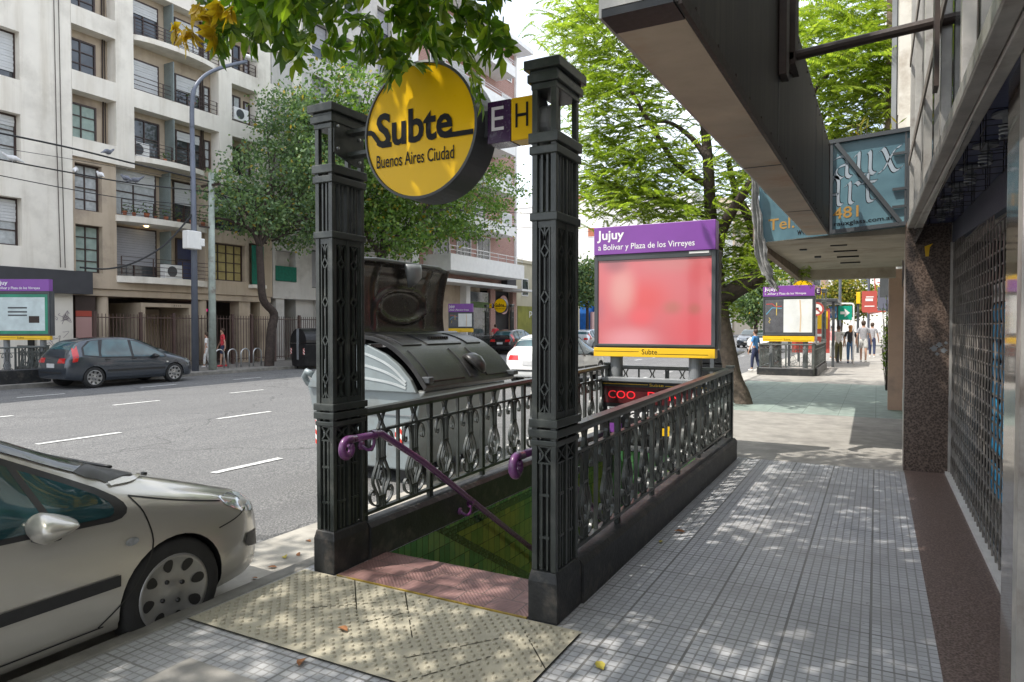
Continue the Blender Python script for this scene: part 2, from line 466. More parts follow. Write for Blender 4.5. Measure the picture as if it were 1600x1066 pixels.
M['jointdirt'] = mat('dirty_joint', (0.07, 0.066, 0.055), 0.9)
# tactile paving with real domes, laid square with cut tiles
def tactile():
    b = MB(); x0, x1, y0, y1 = -3.3, -1.34, 2.42, 3.285
    b.add([(x0, y0, 0.006), (x1, y0, 0.006), (x1, y1, 0.006), (x0, y1, 0.006)], [(0, 1, 2, 3)])
    b.add([(x1 - 0.42, 1.6, 0.006), (x1, 1.6, 0.006), (x1, y0, 0.006), (x1 - 0.42, y0, 0.006)], [(0, 1, 2, 3)])
    def dome(cx, cy):
        n = 8; r0, r1 = 0.0145, 0.009
        vs = [(cx + r0 * cos(2 * pi * i / n), cy + r0 * sin(2 * pi * i / n), 0.006) for i in range(n)] + \
             [(cx + r1 * cos(2 * pi * i / n), cy + r1 * sin(2 * pi * i / n), 0.0145) for i in range(n)]
        b.add(vs, [(i, (i + 1) % n, n + (i + 1) % n, n + i) for i in range(n)] + [tuple(range(n, 2 * n))])
    st = 0.062
    for i in range(60):
        for j in range(40):
            for ox, oy in ((0, 0), (st / 2, st / 2)):
                x, y = x0 + 0.03 + i * st * 1.05 + ox, 1.62 + j * st * 1.05 + oy
                if x > x1 - 0.02 or y > y1 - 0.02: continue
                if y < y0 + 0.02 and (x < x1 - 0.4): continue
                if (i * 7 + j * 13) % 31 == 0: continue
                dome(x, y)
    tag(b.build('tactile_paving', M['tactile']), kind='structure')
    g = MB()
    def joint(p, q, w=0.0055):
        p, q = Vector(p), Vector(q); d = (q - p).normalized(); n = Vector((-d.y, d.x)) * w / 2
        g.add([(p.x + n.x, p.y + n.y, 0.0085), (p.x - n.x, p.y - n.y, 0.0085), (q.x - n.x, q.y - n.y, 0.0085), (q.x + n.x, q.y + n.y, 0.0085)], [(0, 3, 2, 1), (0, 1, 2, 3)])
    for a, c in (((-2.87, 3.28), (-2.46, 2.83)), ((-2.48, 3.28), (-2.08, 2.81)), ((-1.7, 3.25), (-1.34, 2.84)), ((-2.81, 2.84), (-2.5, 3.1)),
                 ((-2.42, 2.83), (-2.3, 3.03)), ((-1.98, 2.62), (-1.68, 3.02)), ((-1.86, 2.43), (-1.62, 2.84))):
        joint(a, c)
    joint((x0, 2.42), (x1 - 0.42, 2.42)); joint((x1, 1.6), (x1, 3.25))
    tag(g.build('paving_joints', M['jointdirt']), kind='structure')
tactile()

# red ribbed threshold tiles
k = NT('red_ribbed_tiles'); p = k.pos()
mp = k.n('ShaderNodeMapping'); mp.inputs['Location'].default_value = (0.05, 0.005, 0); k.l(p, mp.inputs[0])
br = k.n('ShaderNodeTexBrick', offset=0.5, squash=1.0)
for kk, v in (('Scale', 1.0), ('Mortar Size', 0.0035), ('Brick Width', 0.2), ('Row Height', 0.165)): br.inputs[kk].default_value = v
br.inputs['Color1'].default_value = (0, 0, 0, 1); br.inputs['Color2'].default_value = (1, 1, 1, 1)
k.l(mp.outputs[0], br.inputs['Vector'])
w1 = k.n('ShaderNodeTexWave', wave_type='BANDS', bands_direction='DIAGONAL'); w1.inputs['Scale'].default_value = 22; k.l(p, w1.inputs[0])
w2 = k.n('ShaderNodeTexWave', wave_type='BANDS', bands_direction='Y'); w2.inputs['Scale'].default_value = 16; k.l(p, w2.inputs[0])
sel = k.math('GREATER_THAN', br.outputs['Color'], 0.5)
ribs = k.mix(sel, w1.outputs['Color'], w2.outputs['Color'])
nz = k.noise(p, 5, 6, 0.65)
c = k.ramp(nz, [(0.3, (0.15, 0.078, 0.07)), (0.7, (0.28, 0.165, 0.148))])
c = k.mix(k.math('MULTIPLY', ribs, 0.35), c, (0.12, 0.05, 0.05)); c = k.mix(br.outputs['Fac'], c, (0.1, 0.07, 0.06))
k.col(c); k.set(Roughness=0.6); k.bump(k.math('SUBTRACT', ribs, br.outputs['Fac']), 0.6, 0.004); M['redtile'] = k.m
b = MB(); b.box(WX0, WX1, 3.3, WY0 + 0.02, -0.1, 0.012); tag(b.build('entrance_threshold', M['redtile']), kind='structure')
M['wornyellow'] = mat('worn_yellow_line', (0.3, 0.2, 0.03), 0.8, 0, 0.3, 20, dirt=(0.2, 0.18, 0.15), dscale=9)
b = MB(); b.box(WX0, WX1, 3.29, 3.299, 0.0, 0.0128); tag(b.build('threshold_edge_line', M['wornyellow']), kind='structure')
# stairs and stair well walls
M['stair'] = concrete('stair_stone', (0.3, 0.28, 0.25))
b = MB()
y = WY0; z = 0.0
for i in range(17):
    z -= 0.165
    b.box(WX0 + 0.005, WX1 - 0.005, y + 0.021, y + 0.29, z - 0.2, z); y += 0.27
tag(b.build('stairs', M['stair']), kind='structure')
def green_tiles(name, tw, th, stops):
    k = NT(name); p = k.pos()
    mp = k.n('ShaderNodeCombineXYZ'); sp = k.n('ShaderNodeSeparateXYZ'); k.l(p, sp.inputs[0]); k.l(k.math('ADD', sp.outputs[0], sp.outputs[1]), mp.inputs[0]); k.l(sp.outputs[2], mp.inputs[1])
    br = k.n('ShaderNodeTexBrick', offset=0.0, squash=1.0)
    for kk, v in (('Scale', 1.0), ('Mortar Size', 0.0025), ('Brick Width', tw), ('Row Height', th)): br.inputs[kk].default_value = v
    br.inputs['Color1'].default_value = (0, 0, 0, 1); br.inputs['Color2'].default_value = (1, 1, 1, 1); k.l(mp.outputs[0], br.inputs['Vector'])
    n = k.noise(p, 9, 5, 0.6)
    f = k.math('ADD', k.math('MULTIPLY', br.outputs['Color'], 0.55), k.math('MULTIPLY', n, 0.5))
    c = k.ramp(f, stops); c = k.mix(br.outputs['Fac'], c, (0.012, 0.02, 0.012)); k.col(c); k.set(Roughness=0.18, Coat_Weight=0.3)
    k.bump(k.math('SUBTRACT', 1.0, br.outputs['Fac']), 0.4, 0.003); return k.m
M['gtile'] = green_tiles('green_glazed_tiles', 0.075, 0.15, [(0.2, (0.04, 0.14, 0.055)), (0.5, (0.08, 0.21, 0.08)), (0.85, (0.17, 0.25, 0.08))])
M['otile'] = green_tiles('olive_glazed_tiles', 0.1, 0.15, [(0.2, (0.06, 0.12, 0.03)), (0.5, (0.12, 0.16, 0.035)), (0.85, (0.19, 0.2, 0.04))])
M['bordertile'] = green_tiles('dark_border_tiles', 0.03, 0.03, [(0.2, (0.012, 0.03, 0.018)), (0.85, (0.05, 0.09, 0.05))])
wl = thing('stairwell_wall', 'green and olive glazed tile wall going down beside the metro stairs under the street-side railing', 'tiled wall', (WX0, 6, 0))
fr = lambda a, z, d: (WX0 - d, a, z)
b = MB(); b.box(WX0 - 0.12, WX0, WY0 - 0.48, WY1, -3.2, -0.005); b.build('green_tiling', M['gtile'], wl)
b = MB(); b.prism([(4.58, 0.02 - 0.06), (6.2, -0.02 - 0.06), (8.4, -0.09), (8.4, -2.3)], fr, -0.004, 0.0); b.build('olive_tiling', M['otile'], wl)
b = MB(); b.prism([(4.4, 0.0), (4.52, 0.0), (8.4, -2.2), (8.4, -2.3)], fr, -0.007, 0.0); b.prism([(4.5, -0.03), (8.4, -0.03), (8.4, -0.095), (4.62, -0.095)], fr, -0.0075, 0.0); b.build('border_tiles', M['bordertile'], wl)
wr = thing('stairwell_wall', 'glazed tile wall going down beside the metro stairs on the shop side', 'tiled wall', (WX1, 6, 0))
b = MB(); b.box(WX1, WX1 + 0.12, WY0, WY1, -3.2, -0.005); b.build('olive_tiling', M['otile'], wr)
we = MB(); we.box(WX0, WX1, WY1, WY1 + 0.12, -3.2, -0.005); tag(we.build('stairwell_end_wall', M['gtile']), 'tiled end wall above the foot of the metro stairs, under the sign posts', 'tiled wall')
# ================================================================== metro entrance: pillars, railings, signs
def scroll(cx, cz, r, t0, t1, n=10, shrink=0.5):
    return [(cx + r * (1 - shrink * i / n) * cos(t0 + (t1 - t0) * i / n), cz + r * (1 - shrink * i / n) * sin(t0 + (t1 - t0) * i / n)) for i in range(n + 1)]

def ornament(b, fr, ac, zb, zs, w=1.0, d=0.011, fine=True):
    H = zs - zb; z = lambda t: zb + H * t
    kk = 4 if fine else 2
    for s in (-1, 1):
        P = [(ac + s * x * w, z(t)) for x, t in ((0.036, 1.0), (0.036, 0.68), (0.04, 0.6), (0.06, 0.53), (0.088, 0.42), (0.09, 0.33), (0.068, 0.25), (0.043, 0.16), (0.036, 0.08), (0.036, 0.0))]
        b.strip(curve_pts(P, kk), 0.012, fr, -d, d)
        P = [(ac + s * x * w, z(t)) for x, t in ((0.012, 0.98), (0.012, 0.6), (0.02, 0.52), (0.043, 0.4), (0.043, 0.34), (0.02, 0.23), (0.012, 0.13), (0.012, 0.0))]
        b.strip(curve_pts(P, kk), 0.007, fr, -d * 0.8, d * 0.8)
        # inner lozenge
        P = [(ac, z(0.47)), (ac + s * 0.022 * w, z(0.37)), (ac, z(0.27))]
        b.strip(P, 0.006, fr, -d * 0.7, d * 0.7)
        # arch at the head and C scrolls
        P = [(ac + s * x * w, z(t)) for x, t in ((0.036, 0.78), (0.045, 0.92), (0.075, 0.985), (0.11, 0.95), (0.13, 0.86), (0.12, 0.78), (0.098, 0.79), (0.1, 0.84))]
        b.strip(curve_pts(P, kk), 0.011, fr, -d, d)
        P = [(ac + s * x * w, z(t)) for x, t in ((0.036, 0.03), (0.07, 0.035), (0.115, 0.1), (0.125, 0.19), (0.1, 0.245), (0.08, 0.21), (0.09, 0.175))]
        b.strip(curve_pts(P, kk), 0.011, fr, -d, d)
    for t in (0.64, 0.14):
        zz = z(t); b.add([fr(ac - 0.042 * w, zz - 0.008, -d - 0.003), fr(ac + 0.042 * w, zz - 0.008, -d - 0.003), fr(ac + 0.042 * w, zz + 0.008, -d - 0.003), fr(ac - 0.042 * w, zz + 0.008, -d - 0.003),
                          fr(ac - 0.042 * w, zz - 0.008, d + 0.003), fr(ac + 0.042 * w, zz - 0.008, d + 0.003), fr(ac + 0.042 * w, zz + 0.008, d + 0.003), fr(ac - 0.042 * w, zz + 0.008, d + 0.003)],
                         [(0, 3, 2, 1), (4, 5, 6, 7), (0, 1, 5, 4), (1, 2, 6, 5), (2, 3, 7, 6), (3, 0, 4, 7)])

def hexa(b, fr, a0, a1, z0, z1, d0, d1):
    vs = [fr(a, z, d) for d in (d0, d1) for a, z in ((a0, z0), (a1, z0), (a1, z1), (a0, z1))]
    return b.add(vs, [(0, 3, 2, 1), (4, 5, 6, 7), (0, 1, 5, 4), (1, 2, 6, 5), (2, 3, 7, 6), (3, 0, 4, 7)])

def railing(label, p0, p1, nb, slope=0.0, m='iron', fine=True, group='metro entrance railings', plinth=True, endpost=True, name='railing', pz=0.25):
    p0, p1 = Vector(p0), Vector(p1); L = (p1 - p0).length; ang = atan2(p1.y - p0.y, p1.x - p0.x)
    t = thing(name, label, 'railing', (p0.x, p0.y, p0.z), ang, group)
    fr = lambda a, z, d: (a, d, z + slope * a)
    if plinth:
        b = MB(); b.prism([(-0.085, 0.0), (0.085, 0.0), (0.085, pz - 0.03), (0.06, pz), (-0.06, pz), (-0.085, pz - 0.03)], lambda q, z, d: (d, q, z), 0, L)
        recalc(b.build('plinth', M['plinth'], t, world=False))
    b = MB(); b.prism([(-0.04, 0.985), (0.04, 0.985), (0.045, 1.005), (0.035, 1.03), (-0.035, 1.03), (-0.045, 1.005)], lambda q, z, d: (d, q, z + slope * d), 0, L)
    recalc(b.build('top_rail', M[m], t, world=False))
    b = MB(); hexa(b, fr, 0, L, 0.85, 0.868, -0.018, 0.018); b.build('middle_rail', M[m], t, world=False)
    b = MB(); hexa(b, fr, 0, L, 0.288, 0.31, -0.02, 0.02); b.build('bottom_rail', M[m], t, world=False)
    bl = L / nb
    for i in range(nb + 1):
        b = MB(); a = i * bl
        a = min(max(a, 0.025), L - 0.025)
        hexa(b, fr, a - 0.024, a - 0.007, pz - 0.01, 0.985, -0.016, 0.016); hexa(b, fr, a + 0.007, a + 0.024, pz - 0.01, 0.985, -0.016, 0.016)
        hexa(b, fr, a - 0.006, a + 0.006, 0.3, 0.975, -0.008, 0.008)
        b.build('baluster', M[m], t, world=False)
    for i in range(nb):
        b = MB(); a = i * bl
        for q in (0.26, 0.74):
            ac = a + bl * q
            ornament(b, fr, ac, 0.31, 0.85, min(1.0, bl / 0.81), 0.011, fine)
            for s in (-1, 1):
                b.strip(curve_pts([(ac + s * 0.035, 0.868), (ac + s * 0.008, 0.925), (ac + s * 0.035, 0.985)], 3), 0.012, fr, -0.012, 0.012)
        hexa(b, fr, a + bl / 2 - 0.009, a + bl / 2 + 0.009, 0.31, 0.985, -0.012, 0.012)
        b.build('scrollwork_panel', M[m], t, world=False)
    if endpost:
        b = MB(); hexa(b, fr, L - 0.03, L + 0.035, 0.0, 1.03, -0.035, 0.035); hexa(b, fr, L - 0.045, L + 0.05, 1.03, 1.06, -0.05, 0.05); b.build('newel_post', M[m], t, world=False, bevel=0.006)
    return t

def diamonds(b, fr, ac, z0, z1, d, hw=0.022, n=4, w=0.009):
    """thin vertical rod with lozenges strung along it"""
    st = (z1 - z0) / n
    for i in range(n):
        zc = z0 + st * (i + 0.5)
        for s in (-1, 1):
            b.strip([(ac, zc + 0.036), (ac + s * hw, zc), (ac, zc - 0.036)], w, fr, -d, d)
        hexa(b, fr, ac - w / 2, ac + w / 2, zc + 0.034, z0 + st * (i + 1) - 0.0, -d, d)
        hexa(b, fr, ac - w / 2, ac + w / 2, z0 + st * i, zc - 0.034, -d, d)
    for zz, s in ((z1, -1), (z0, 1)):
        for q in (-1, 1):
            b.strip(curve_pts([(ac, zz + s * 0.07), (ac + q * 0.008, zz + s * 0.03), (ac + q * 0.028, zz)], 3), w * 0.8, fr, -d, d)

def pillar(label, cx, cy, m='iron', group='entrance gate pillars', simple=False, top=3.03):
    t = thing('gate_pillar', label, 'pillar', (cx, cy, 0), 0, group)
    hx, hy = 0.072, 0.155
    b = MB()
    e = 0.016
    b.add([(-hx - e, -hy - e, 0), (hx + e, -hy - e, 0), (hx + e, hy + e, 0), (-hx - e, hy + e, 0), (-hx - e, -hy - e, 0.22), (hx + e, -hy - e, 0.22), (hx + e, hy + e, 0.22), (-hx - e, hy + e, 0.22),
           (-hx - 0.004, -hy - 0.004, 0.275), (hx + 0.004, -hy - 0.004, 0.275), (hx + 0.004, hy + 0.004, 0.275), (-hx - 0.004, hy + 0.004, 0.275)],
          [(0, 3, 2, 1), (8, 9, 10, 11), (0, 1, 5, 4), (1, 2, 6, 5), (2, 3, 7, 6), (3, 0, 4, 7), (4, 5, 9, 8), (5, 6, 10, 9), (6, 7, 11, 10), (7, 4, 8, 11)])
    b.build('base', M['plinth'], t, world=False, bevel=0.008)
    cw = 0.032
    for sx in (-1, 1):
        for sy in (-1, 1):
            b = MB(); b.box(sx * hx, sx * (hx - cw), sy * hy, sy * (hy - cw), 0.275, 2.9); b.build('corner_post', M[m], t, world=False, bevel=0.003)
    b = MB(); b.box(-hx + 0.034, hx - 0.034, -hy + 0.045, hy - 0.045, 0.28, 2.15); b.build('shade_filler', M['black'], t, world=False)  # black filler added to imitate the shade inside the hollow lattice
    for z0, z1, e in ((0.955, 0.985, 0.006), (1.0, 1.045, 0.014), (1.055, 1.1, 0.014), (2.165, 2.21, 0.01), (2.52, 2.565, 0.012), (2.58, 2.635, 0.016)):
        b = MB(); b.box(-hx - e, hx + e, -hy - e, hy + e, z0, z1); b.build('moulding', M[m], t, world=False, bevel=0.005)
    frames = [(lambda a, z, d: (a, -hy + 0.018 + d, z), hx - cw, 0), (lambda a, z, d: (a, hy - 0.018 + d, z), hx - cw, 0),
              (lambda a, z, d: (hx - 0.018 + d, a, z), hy - cw, 1), (lambda a, z, d: (-hx + 0.018 + d, a, z), hy - cw, 1)]
    for fr, w, wide in frames:
        b = MB(); d = 0.01
        cols = [0.0] if not wide else [-w / 2, w / 2]
        if wide: hexa(b, fr, -0.011, 0.011, 0.28, 2.52, -0.015, 0.015)
        for z0, z1 in ((0.855, 0.865), (0.945, 0.96), (1.1, 1.135), (2.13, 2.165)): hexa(b, fr, -w, w, z0, z1, -d, d)
        for ac in cols:
            cwid = w if not wide else w / 2
            for s in (-1, 1):                                     # X frieze, lower bars, slots
                b.strip(curve_pts([(ac + s * (cwid - 0.006), 0.865), (ac + s * 0.006, 0.905), (ac + s * (cwid - 0.006), 0.945)], 3), 0.01, fr, -d, d)
                hexa(b, fr, ac + s * 0.017 - 0.006, ac + s * 0.017 + 0.006, 0.28, 0.855, -d, d)
                hexa(b, fr, ac + s * 0.016 - 0.006, ac + s * 0.016 + 0.006, 2.21, 2.52, -d, d)
                hexa(b, fr, ac + s * (cwid - 0.011) - 0.004, ac + s * (cwid - 0.011) + 0.004, 1.135, 2.13, -d, d)
            for zz in (0.45, 0.68): hexa(b, fr, ac - 0.03, ac + 0.03, zz, zz + 0.014, -d - 0.002, d + 0.002)
            diamonds(b, fr, ac, 1.135, 2.13, d * 0.9, 0.022 if not wide else 0.03, 4)
        b.build('lattice_panel', M[m], t, world=False)
    b = MB()
    for z0, z1, e in ((2.865, 2.9, 0.004), (2.9, 2.945, 0.02), (2.945, 2.965, 0.01), (2.965, 3.015, 0.034)): b.box(-hx - e, hx + e, -hy - e, hy + e, z0, z1)
    z = 3.015; e = 0.034
    b.add([(-hx - e, -hy - e, z), (hx + e, -hy - e, z), (hx + e, hy + e, z), (-hx - e, hy + e, z), (-hx + .02, -hy + .02, z + .025), (hx - .02, -hy + .02, z + .025), (hx - .02, hy - .02, z + .025), (-hx + .02, hy - .02, z + .025)],
          [(4, 5, 6, 7), (0, 1, 5, 4), (1, 2, 6, 5), (2, 3, 7, 6), (3, 0, 4, 7)])
    b.build('cap', M[m], t, world=False, bevel=0.004)
    return t

pl = pillar('street-side dark iron gate pillar, left of the round yellow sign, with bolted bracket plate', -3.14, 3.465)
pr_ = pillar('shop-side dark iron gate pillar, nearest to the camera, carrying the E and H line box', -1.575, 3.465)

def round_sign(label, c, R, depth, mb='dgrey', boxes=True, side=1, full=True, group='round metro signs'):
    """yellow drum sign facing -Y; side=+1: line boxes on its right"""
    cx, cy, cz = c
    t = thing('metro_sign', label, 'sign', (cx, cy, cz - R), 0, group)
    Mx = Matrix.Translation((cx, cy, cz)) @ Matrix.Rotation(pi / 2, 4, 'X')       # local z -> -Y
    n = 64 if full else 28
    b = MB(); b.lathe([(0.0, -depth), (R * 0.97, -depth), (R, -depth + 0.012), (R, 0.0), (R * 0.965, 0.004), (R * 0.955, -0.008)], Mx, n)
    recalc(b.build('drum', M['dgrey'], t, smooth=False)); 
    b = MB(); b.lathe([(0.0, 0.0), (R * 0.5, -0.001), (R * 0.957, -0.006)], Mx, n); recalc(b.build('face', M['yellow'], t, smooth=True))
    fy = cy - 0.0035
    def lt(s, x0, x1, z0, z1, m, off=0, y=None): return text('lettering', s, m, t, (x0, y or fy, z0), (1, 0, 0), (0, 0, 1), x1 - x0, z1 - z0, off)
    k = R / 0.41
    lt('Subte', cx - 0.315 * k, cx + 0.245 * k, cz - 0.075 * k, cz + 0.135 * k, M['ink'], 0.026)
    lt('Buenos Aires Ciudad', cx - 0.315 * k, cx + 0.255 * k, cz - 0.2 * k, cz - 0.12 * k, M['ink'], 0.008 if full else 0.0)
    b = MB(); frr = lambda a, z, d: (cx + a * k, fy + .0012 + d, cz + z * k)
    b.strip([(-0.385, 0.028), (-0.362, 0.028), (-0.345, 0.02), (-0.285, -0.055), (-0.268, -0.062), (-0.2, -0.062)], 0.03, frr, 0, 0.001); b.build('wave_line', M['ink'], t); b = MB()
    b.strip([(0.2, -0.06), (0.385, -0.06)], 0.03, frr, 0, 0.001)
    b.build('wave_line', M['ink'], t)
    if boxes:
        s = side
        x0 = cx + s * (R + 0.025 * k); w = 0.155 * k
        for i, (ch, mm, tm) in enumerate((('E', 'dpurple', 'greytext'), ('H', 'yellow', 'ink'))):
            a0, a1 = sorted((x0 + s * i * w, x0 + s * (i + 1) * w))
            b = MB(); b.box(a0 + 0.002, a1 - 0.002, cy + 0.07, cy + 0.2 * k, cz - 0.125 * k, cz + 0.115 * k); bx = b.build('line_box', M[mm], t, bevel=0.004)
            text('letter', ch, M[tm], bx, (a0 + w * 0.2, cy + 0.0665, cz - 0.055 * k), (1, 0, 0), (0, 0, 1), w * 0.52, 0.135 * k, 0.0)
        b = MB(); b.beam((x0 - s * 0.03, cy + 0.13, cz), (x0, cy + 0.13, cz), 0.08, 0.15); b.build('neck', M['dgrey'], t)
    return t
rs = round_sign('large round yellow metro sign with black lettering, hung between the two near gate pillars', (-2.43, 3.36, 2.775), 0.41, 0.24)
# brackets that hold it
b = MB(); b.prism([(3.32, 2.71), (3.32, 2.92), (3.5, 2.92), (3.6, 2.87), (3.6, 2.66), (3.5, 2.66)], lambda y, z, d: (-3.068 + d, y, z), 0.0, 0.012); recalc(b.build('bracket_plate', M['iron'], rs))
for y, z in ((3.35, 2.88), (3.56, 2.84), (3.35, 2.74), (3.56, 2.69)):
    b = MB(); b.lathe([(0.0, 0.012), (0.009, 0.01), (0.011, 0.0)], Matrix.Translation((-3.056, y, z)) @ Matrix.Rotation(pi / 2, 4, 'Y'), 10); b.build('bolt', M['steel'], rs)
for z in (2.865, 2.72):
    b = MB(); b.box(-3.056, -2.8, 3.44, 3.52, z - 0.012, z + 0.012); b.build('bracket_arm', M['iron'], rs)
b = MB(); b.prism([(3.36, 2.67), (3.36, 2.9), (3.47, 2.9), (3.57, 2.8), (3.57, 2.62), (3.44, 2.62)], lambda y, z, d: (-1.665 + d, y, z), 0.0, 0.016); recalc(b.build('bracket_plate', M['dgrey'], rs))
b = MB(); b.lathe([(0.085, 0.0), (0.085, 0.05), (0.07, 0.06), (0.0, 0.06)], Matrix.Translation((-1.649, 3.47, 2.74)) @ Matrix.Rotation(pi / 2, 4, 'Y'), 20); b.build('cable_boss', M['mgrey'], rs)

railing('street-side iron scroll railing of the near metro stairs, beside the big grey bin', (-3.12, 3.64, 0), (-3.12, 8.53, 0), 6, 0.0135)
railing('shop-side iron scroll railing of the near metro stairs, beside the tiled pavement', (-1.56, 3.64, 0), (-1.56, 8.53, 0), 6, 0.0135)
railing('short iron railing closing the far end of the near metro stairs, behind the red poster', (-3.08, 8.56, 0.06), (-1.6, 8.56, 0.06), 2, 0.0, endpost=False)

def handrail(label, X, pts, side):
    t = thing('handrail', label, 'handrail', (X, 3.3, 0.85), 0, 'purple stair handrails')
    b = MB(); b.tube([(X, y, z) for y, z in pts], 0.024, 12); b.build('tube', M['railpurple'], t, smooth=True)
    y0, z0 = pts[0]
    b = MB(); c = [(X, y0 - 0.05 + 0.0 + 0.06 * cos(a) * q, z0 - 0.055 + 0.06 * sin(a) * q) for a, q in [(pi / 2 + i * 0.33, 1.0 - i * 0.028) for i in range(18)]]
    b.tube([(X, y0 + 0.02, z0)] + c, [0.025] * 7 + [0.027] * 4 + [0.022] * 8, 12); b.build('volute', M['railpurple'], t, smooth=True)
    for (y, z) in ((pts[0][0] + 0.2, pts[0][1]), (4.75, None), (6.3, None)):
        if z is None:
            f = (y - pts[1][0]) / (pts[-1][0] - pts[1][0]); z = pts[1][1] + f * (pts[-1][1] - pts[1][1])
        wx = X + side * 0.11
        b = MB(); b.tube(curve_pts([(X, y, z - 0.015), (X, y, z - 0.07), (X + side * 0.04, y, z - 0.105), (wx, y, z - 0.08)], 4), 0.011, 8)
        b.lathe([(0.0, 0.0), (0.03, 0.0), (0.03, 0.012), (0.0, 0.014)], Matrix.Translation((wx, y, z - 0.08)) @ Matrix.Rotation(-side * pi / 2, 4, 'Y'), 12)
        b.lathe([(0.031, -0.02), (0.033, -0.012), (0.033, 0.012), (0.031, 0.02)], Matrix.Translation((X, y, z)) @ Matrix.Rotation(pi / 2, 4, 'X'), 12)
        b.build('bracket', M['railpurple'], t, smooth=True)
    return t
handrail('purple handrail with curled end on the street side of the metro stairs', -2.92, [(3.33, 0.885), (3.6, 0.885), (4.1, 0.6), (4.9, 0.08), (8.2, -2.05)], -1)
handrail('purple handrail on the shop side of the metro stairs, mostly behind the near pillar', -1.79, [(3.46, 0.86), (3.66, 0.86), (4.16, 0.57), (4.96, 0.05), (8.2, -2.05)], 1)

# blurred red advertising poster: soft red and pink fields
def red_poster():
    k = NT('red_poster_print'); o = k.obj()
    sp = k.n('ShaderNodeSeparateXYZ'); k.l(o, sp.inputs[0])
    def blob(cx, cz, rx, rz):
        dx = k.math('DIVIDE', k.math('SUBTRACT', sp.outputs[0], cx), rx); dz = k.math('DIVIDE', k.math('SUBTRACT', sp.outputs[2], cz), rz)
        d = k.math('SQRT', k.math('ADD', k.math('MULTIPLY', dx, dx), k.math('MULTIPLY', dz, dz)))
        x = k.n('ShaderNodeMapRange', interpolation_type='SMOOTHERSTEP'); x.inputs[1].default_value = 1.0; x.inputs[2].default_value = 0.0; k.l(d, x.inputs[0]); return x.outputs[0]
    c = (0.56, 0.13, 0.15)
    for cx, cz, rx, rz, col_ in ((-0.1, 0.05, 0.5, 0.4, (0.62, 0.075, 0.085)), (0.5, -0.35, 0.6, 0.45, (0.62, 0.1, 0.12)), (0.35, 0.5, 0.8, 0.25, (0.5, 0.17, 0.17)), (-0.4, 0.15, 0.3, 0.5, (0.62, 0.3, 0.28)), (-0.3, -0.5, 0.6, 0.3, (0.68, 0.3, 0.33)),
                                 (-0.5, 0.5, 0.3, 0.22, (0.3, 0.1, 0.12)), (-0.72, -0.1, 0.16, 0.3, (0.45, 0.12, 0.15)), (0.25, -0.08, 0.2, 0.14, (0.42, 0.13, 0.11)), (0.52, -0.1, 0.14, 0.12, (0.42, 0.13, 0.11)), (-0.15, -0.2, 0.28, 0.2, (0.68, 0.1, 0.12)), (0.6, 0.35, 0.3, 0.3, (0.55, 0.1, 0.11))):
        c = k.mix(k.math('MULTIPLY', blob(cx, cz, rx, rz), 0.85), c, col_)
    k.col(c); k.set(Roughness=0.12, Coat_Weight=0.3); return k.m
M['poster'] = red_poster()

def info_sign(label, x0, x1, y, zs, rz=0, poster='poster', led=False, fine=True, posts=(0.17, 0.83), group='purple metro station signs', title=True, pb=0.0, pm='mgrey'):
    """zs = strip bottom, strip top, frame top(=header bottom), header top"""
    sb, st, ht, top = zs; w = x1 - x0; cx = (x0 + x1) / 2
    t = thing('station_sign', label, 'sign', (cx, y, 0), rz, group); h = w / 2
    def B(nm, m, *bx, bev=0.0, par=t):
        b = MB()
        for q in bx: b.box(*q)
        return b.build(nm, M[m], par, world=False, bevel=bev)
    B('header', 'purple', (-h, h, -0.085, 0.1, ht, top), bev=0.006)
    B('cabinet', 'dgrey', (-h + 0.01, h + 0.03, -0.04, 0.13, st - 0.02, ht - 0.003), bev=0.006)
    f = 0.05
    B('poster_frame', 'dgrey', (-h, -h + f, -0.07, -0.035, st, ht), (h - f, h, -0.07, -0.035, st, ht), (-h + f, h - f, -0.07, -0.035, ht - 0.075, ht), (-h + f, h - f, -0.07, -0.035, st, st + 0.03), bev=0.004)
    p = B('poster', poster, (-h + f, h - f, -0.055, -0.0405, st + 0.03, ht - 0.075))
    # origin of the poster at its own centre so its print is measured from there
    zc = (st + ht - 0.045) / 2
    for v in p.data.vertices: v.co.z -= zc
    p.location = (0, 0, zc)
    B('yellow_strip', 'ystrip', (-h, h, -0.085, 0.06, sb, st - 0.022), bev=0.004)
    for q in posts:
        b = MB(); b.tube([(-h + w * q, 0.06, pb), (-h + w * q, 0.06, st)], 0.082, 20); b.build('post', M[pm], t, world=False, smooth=False)
    if fine: B('maker_plate', 'white', (h - 0.32, h - 0.08, -0.0725, -0.0705, ht - 0.035, ht - 0.008))
    W = wmat(t); ex = (W.to_3x3() @ Vector((1, 0, 0))); O = lambda a, zz, d=-0.0875: W @ Vector((a, d, zz))
    H = top - ht
    if title:
        text('lettering', 'Jujuy', M['wtext'], t, O(-h + 0.045 * w / 1.56, ht + 0.43 * H), ex, (0, 0, 1), 0.365 * w / 1.56, 0.44 * H, 0.02 if fine else 0.015)
        text('lettering', 'a Bolívar y Plaza de los Virreyes', M['wtext'], t, O(-h + 0.06 * w / 1.56, ht + 0.1 * H), ex, (0, 0, 1), 1.25 * w / 1.56, 0.27 * H, 0.004)
    text('lettering', 'Subte', M['ink'], t, O(-0.13, sb + 0.035), ex, (0, 0, 1), 0.2, 0.065, 0.0)
    B('strip_line', 'ink', (-h + 0.01, -0.17, -0.0865, -0.0855, sb + 0.065, sb + 0.071), (0.075, h - 0.08, -0.0865, -0.0855, sb + 0.038, sb + 0.044))
    return t
js = info_sign('purple-headed station sign over a large blurred red poster, inside the near metro railing', -3.27, -1.715, 8.48, (1.21, 1.345, 2.525, 2.885))

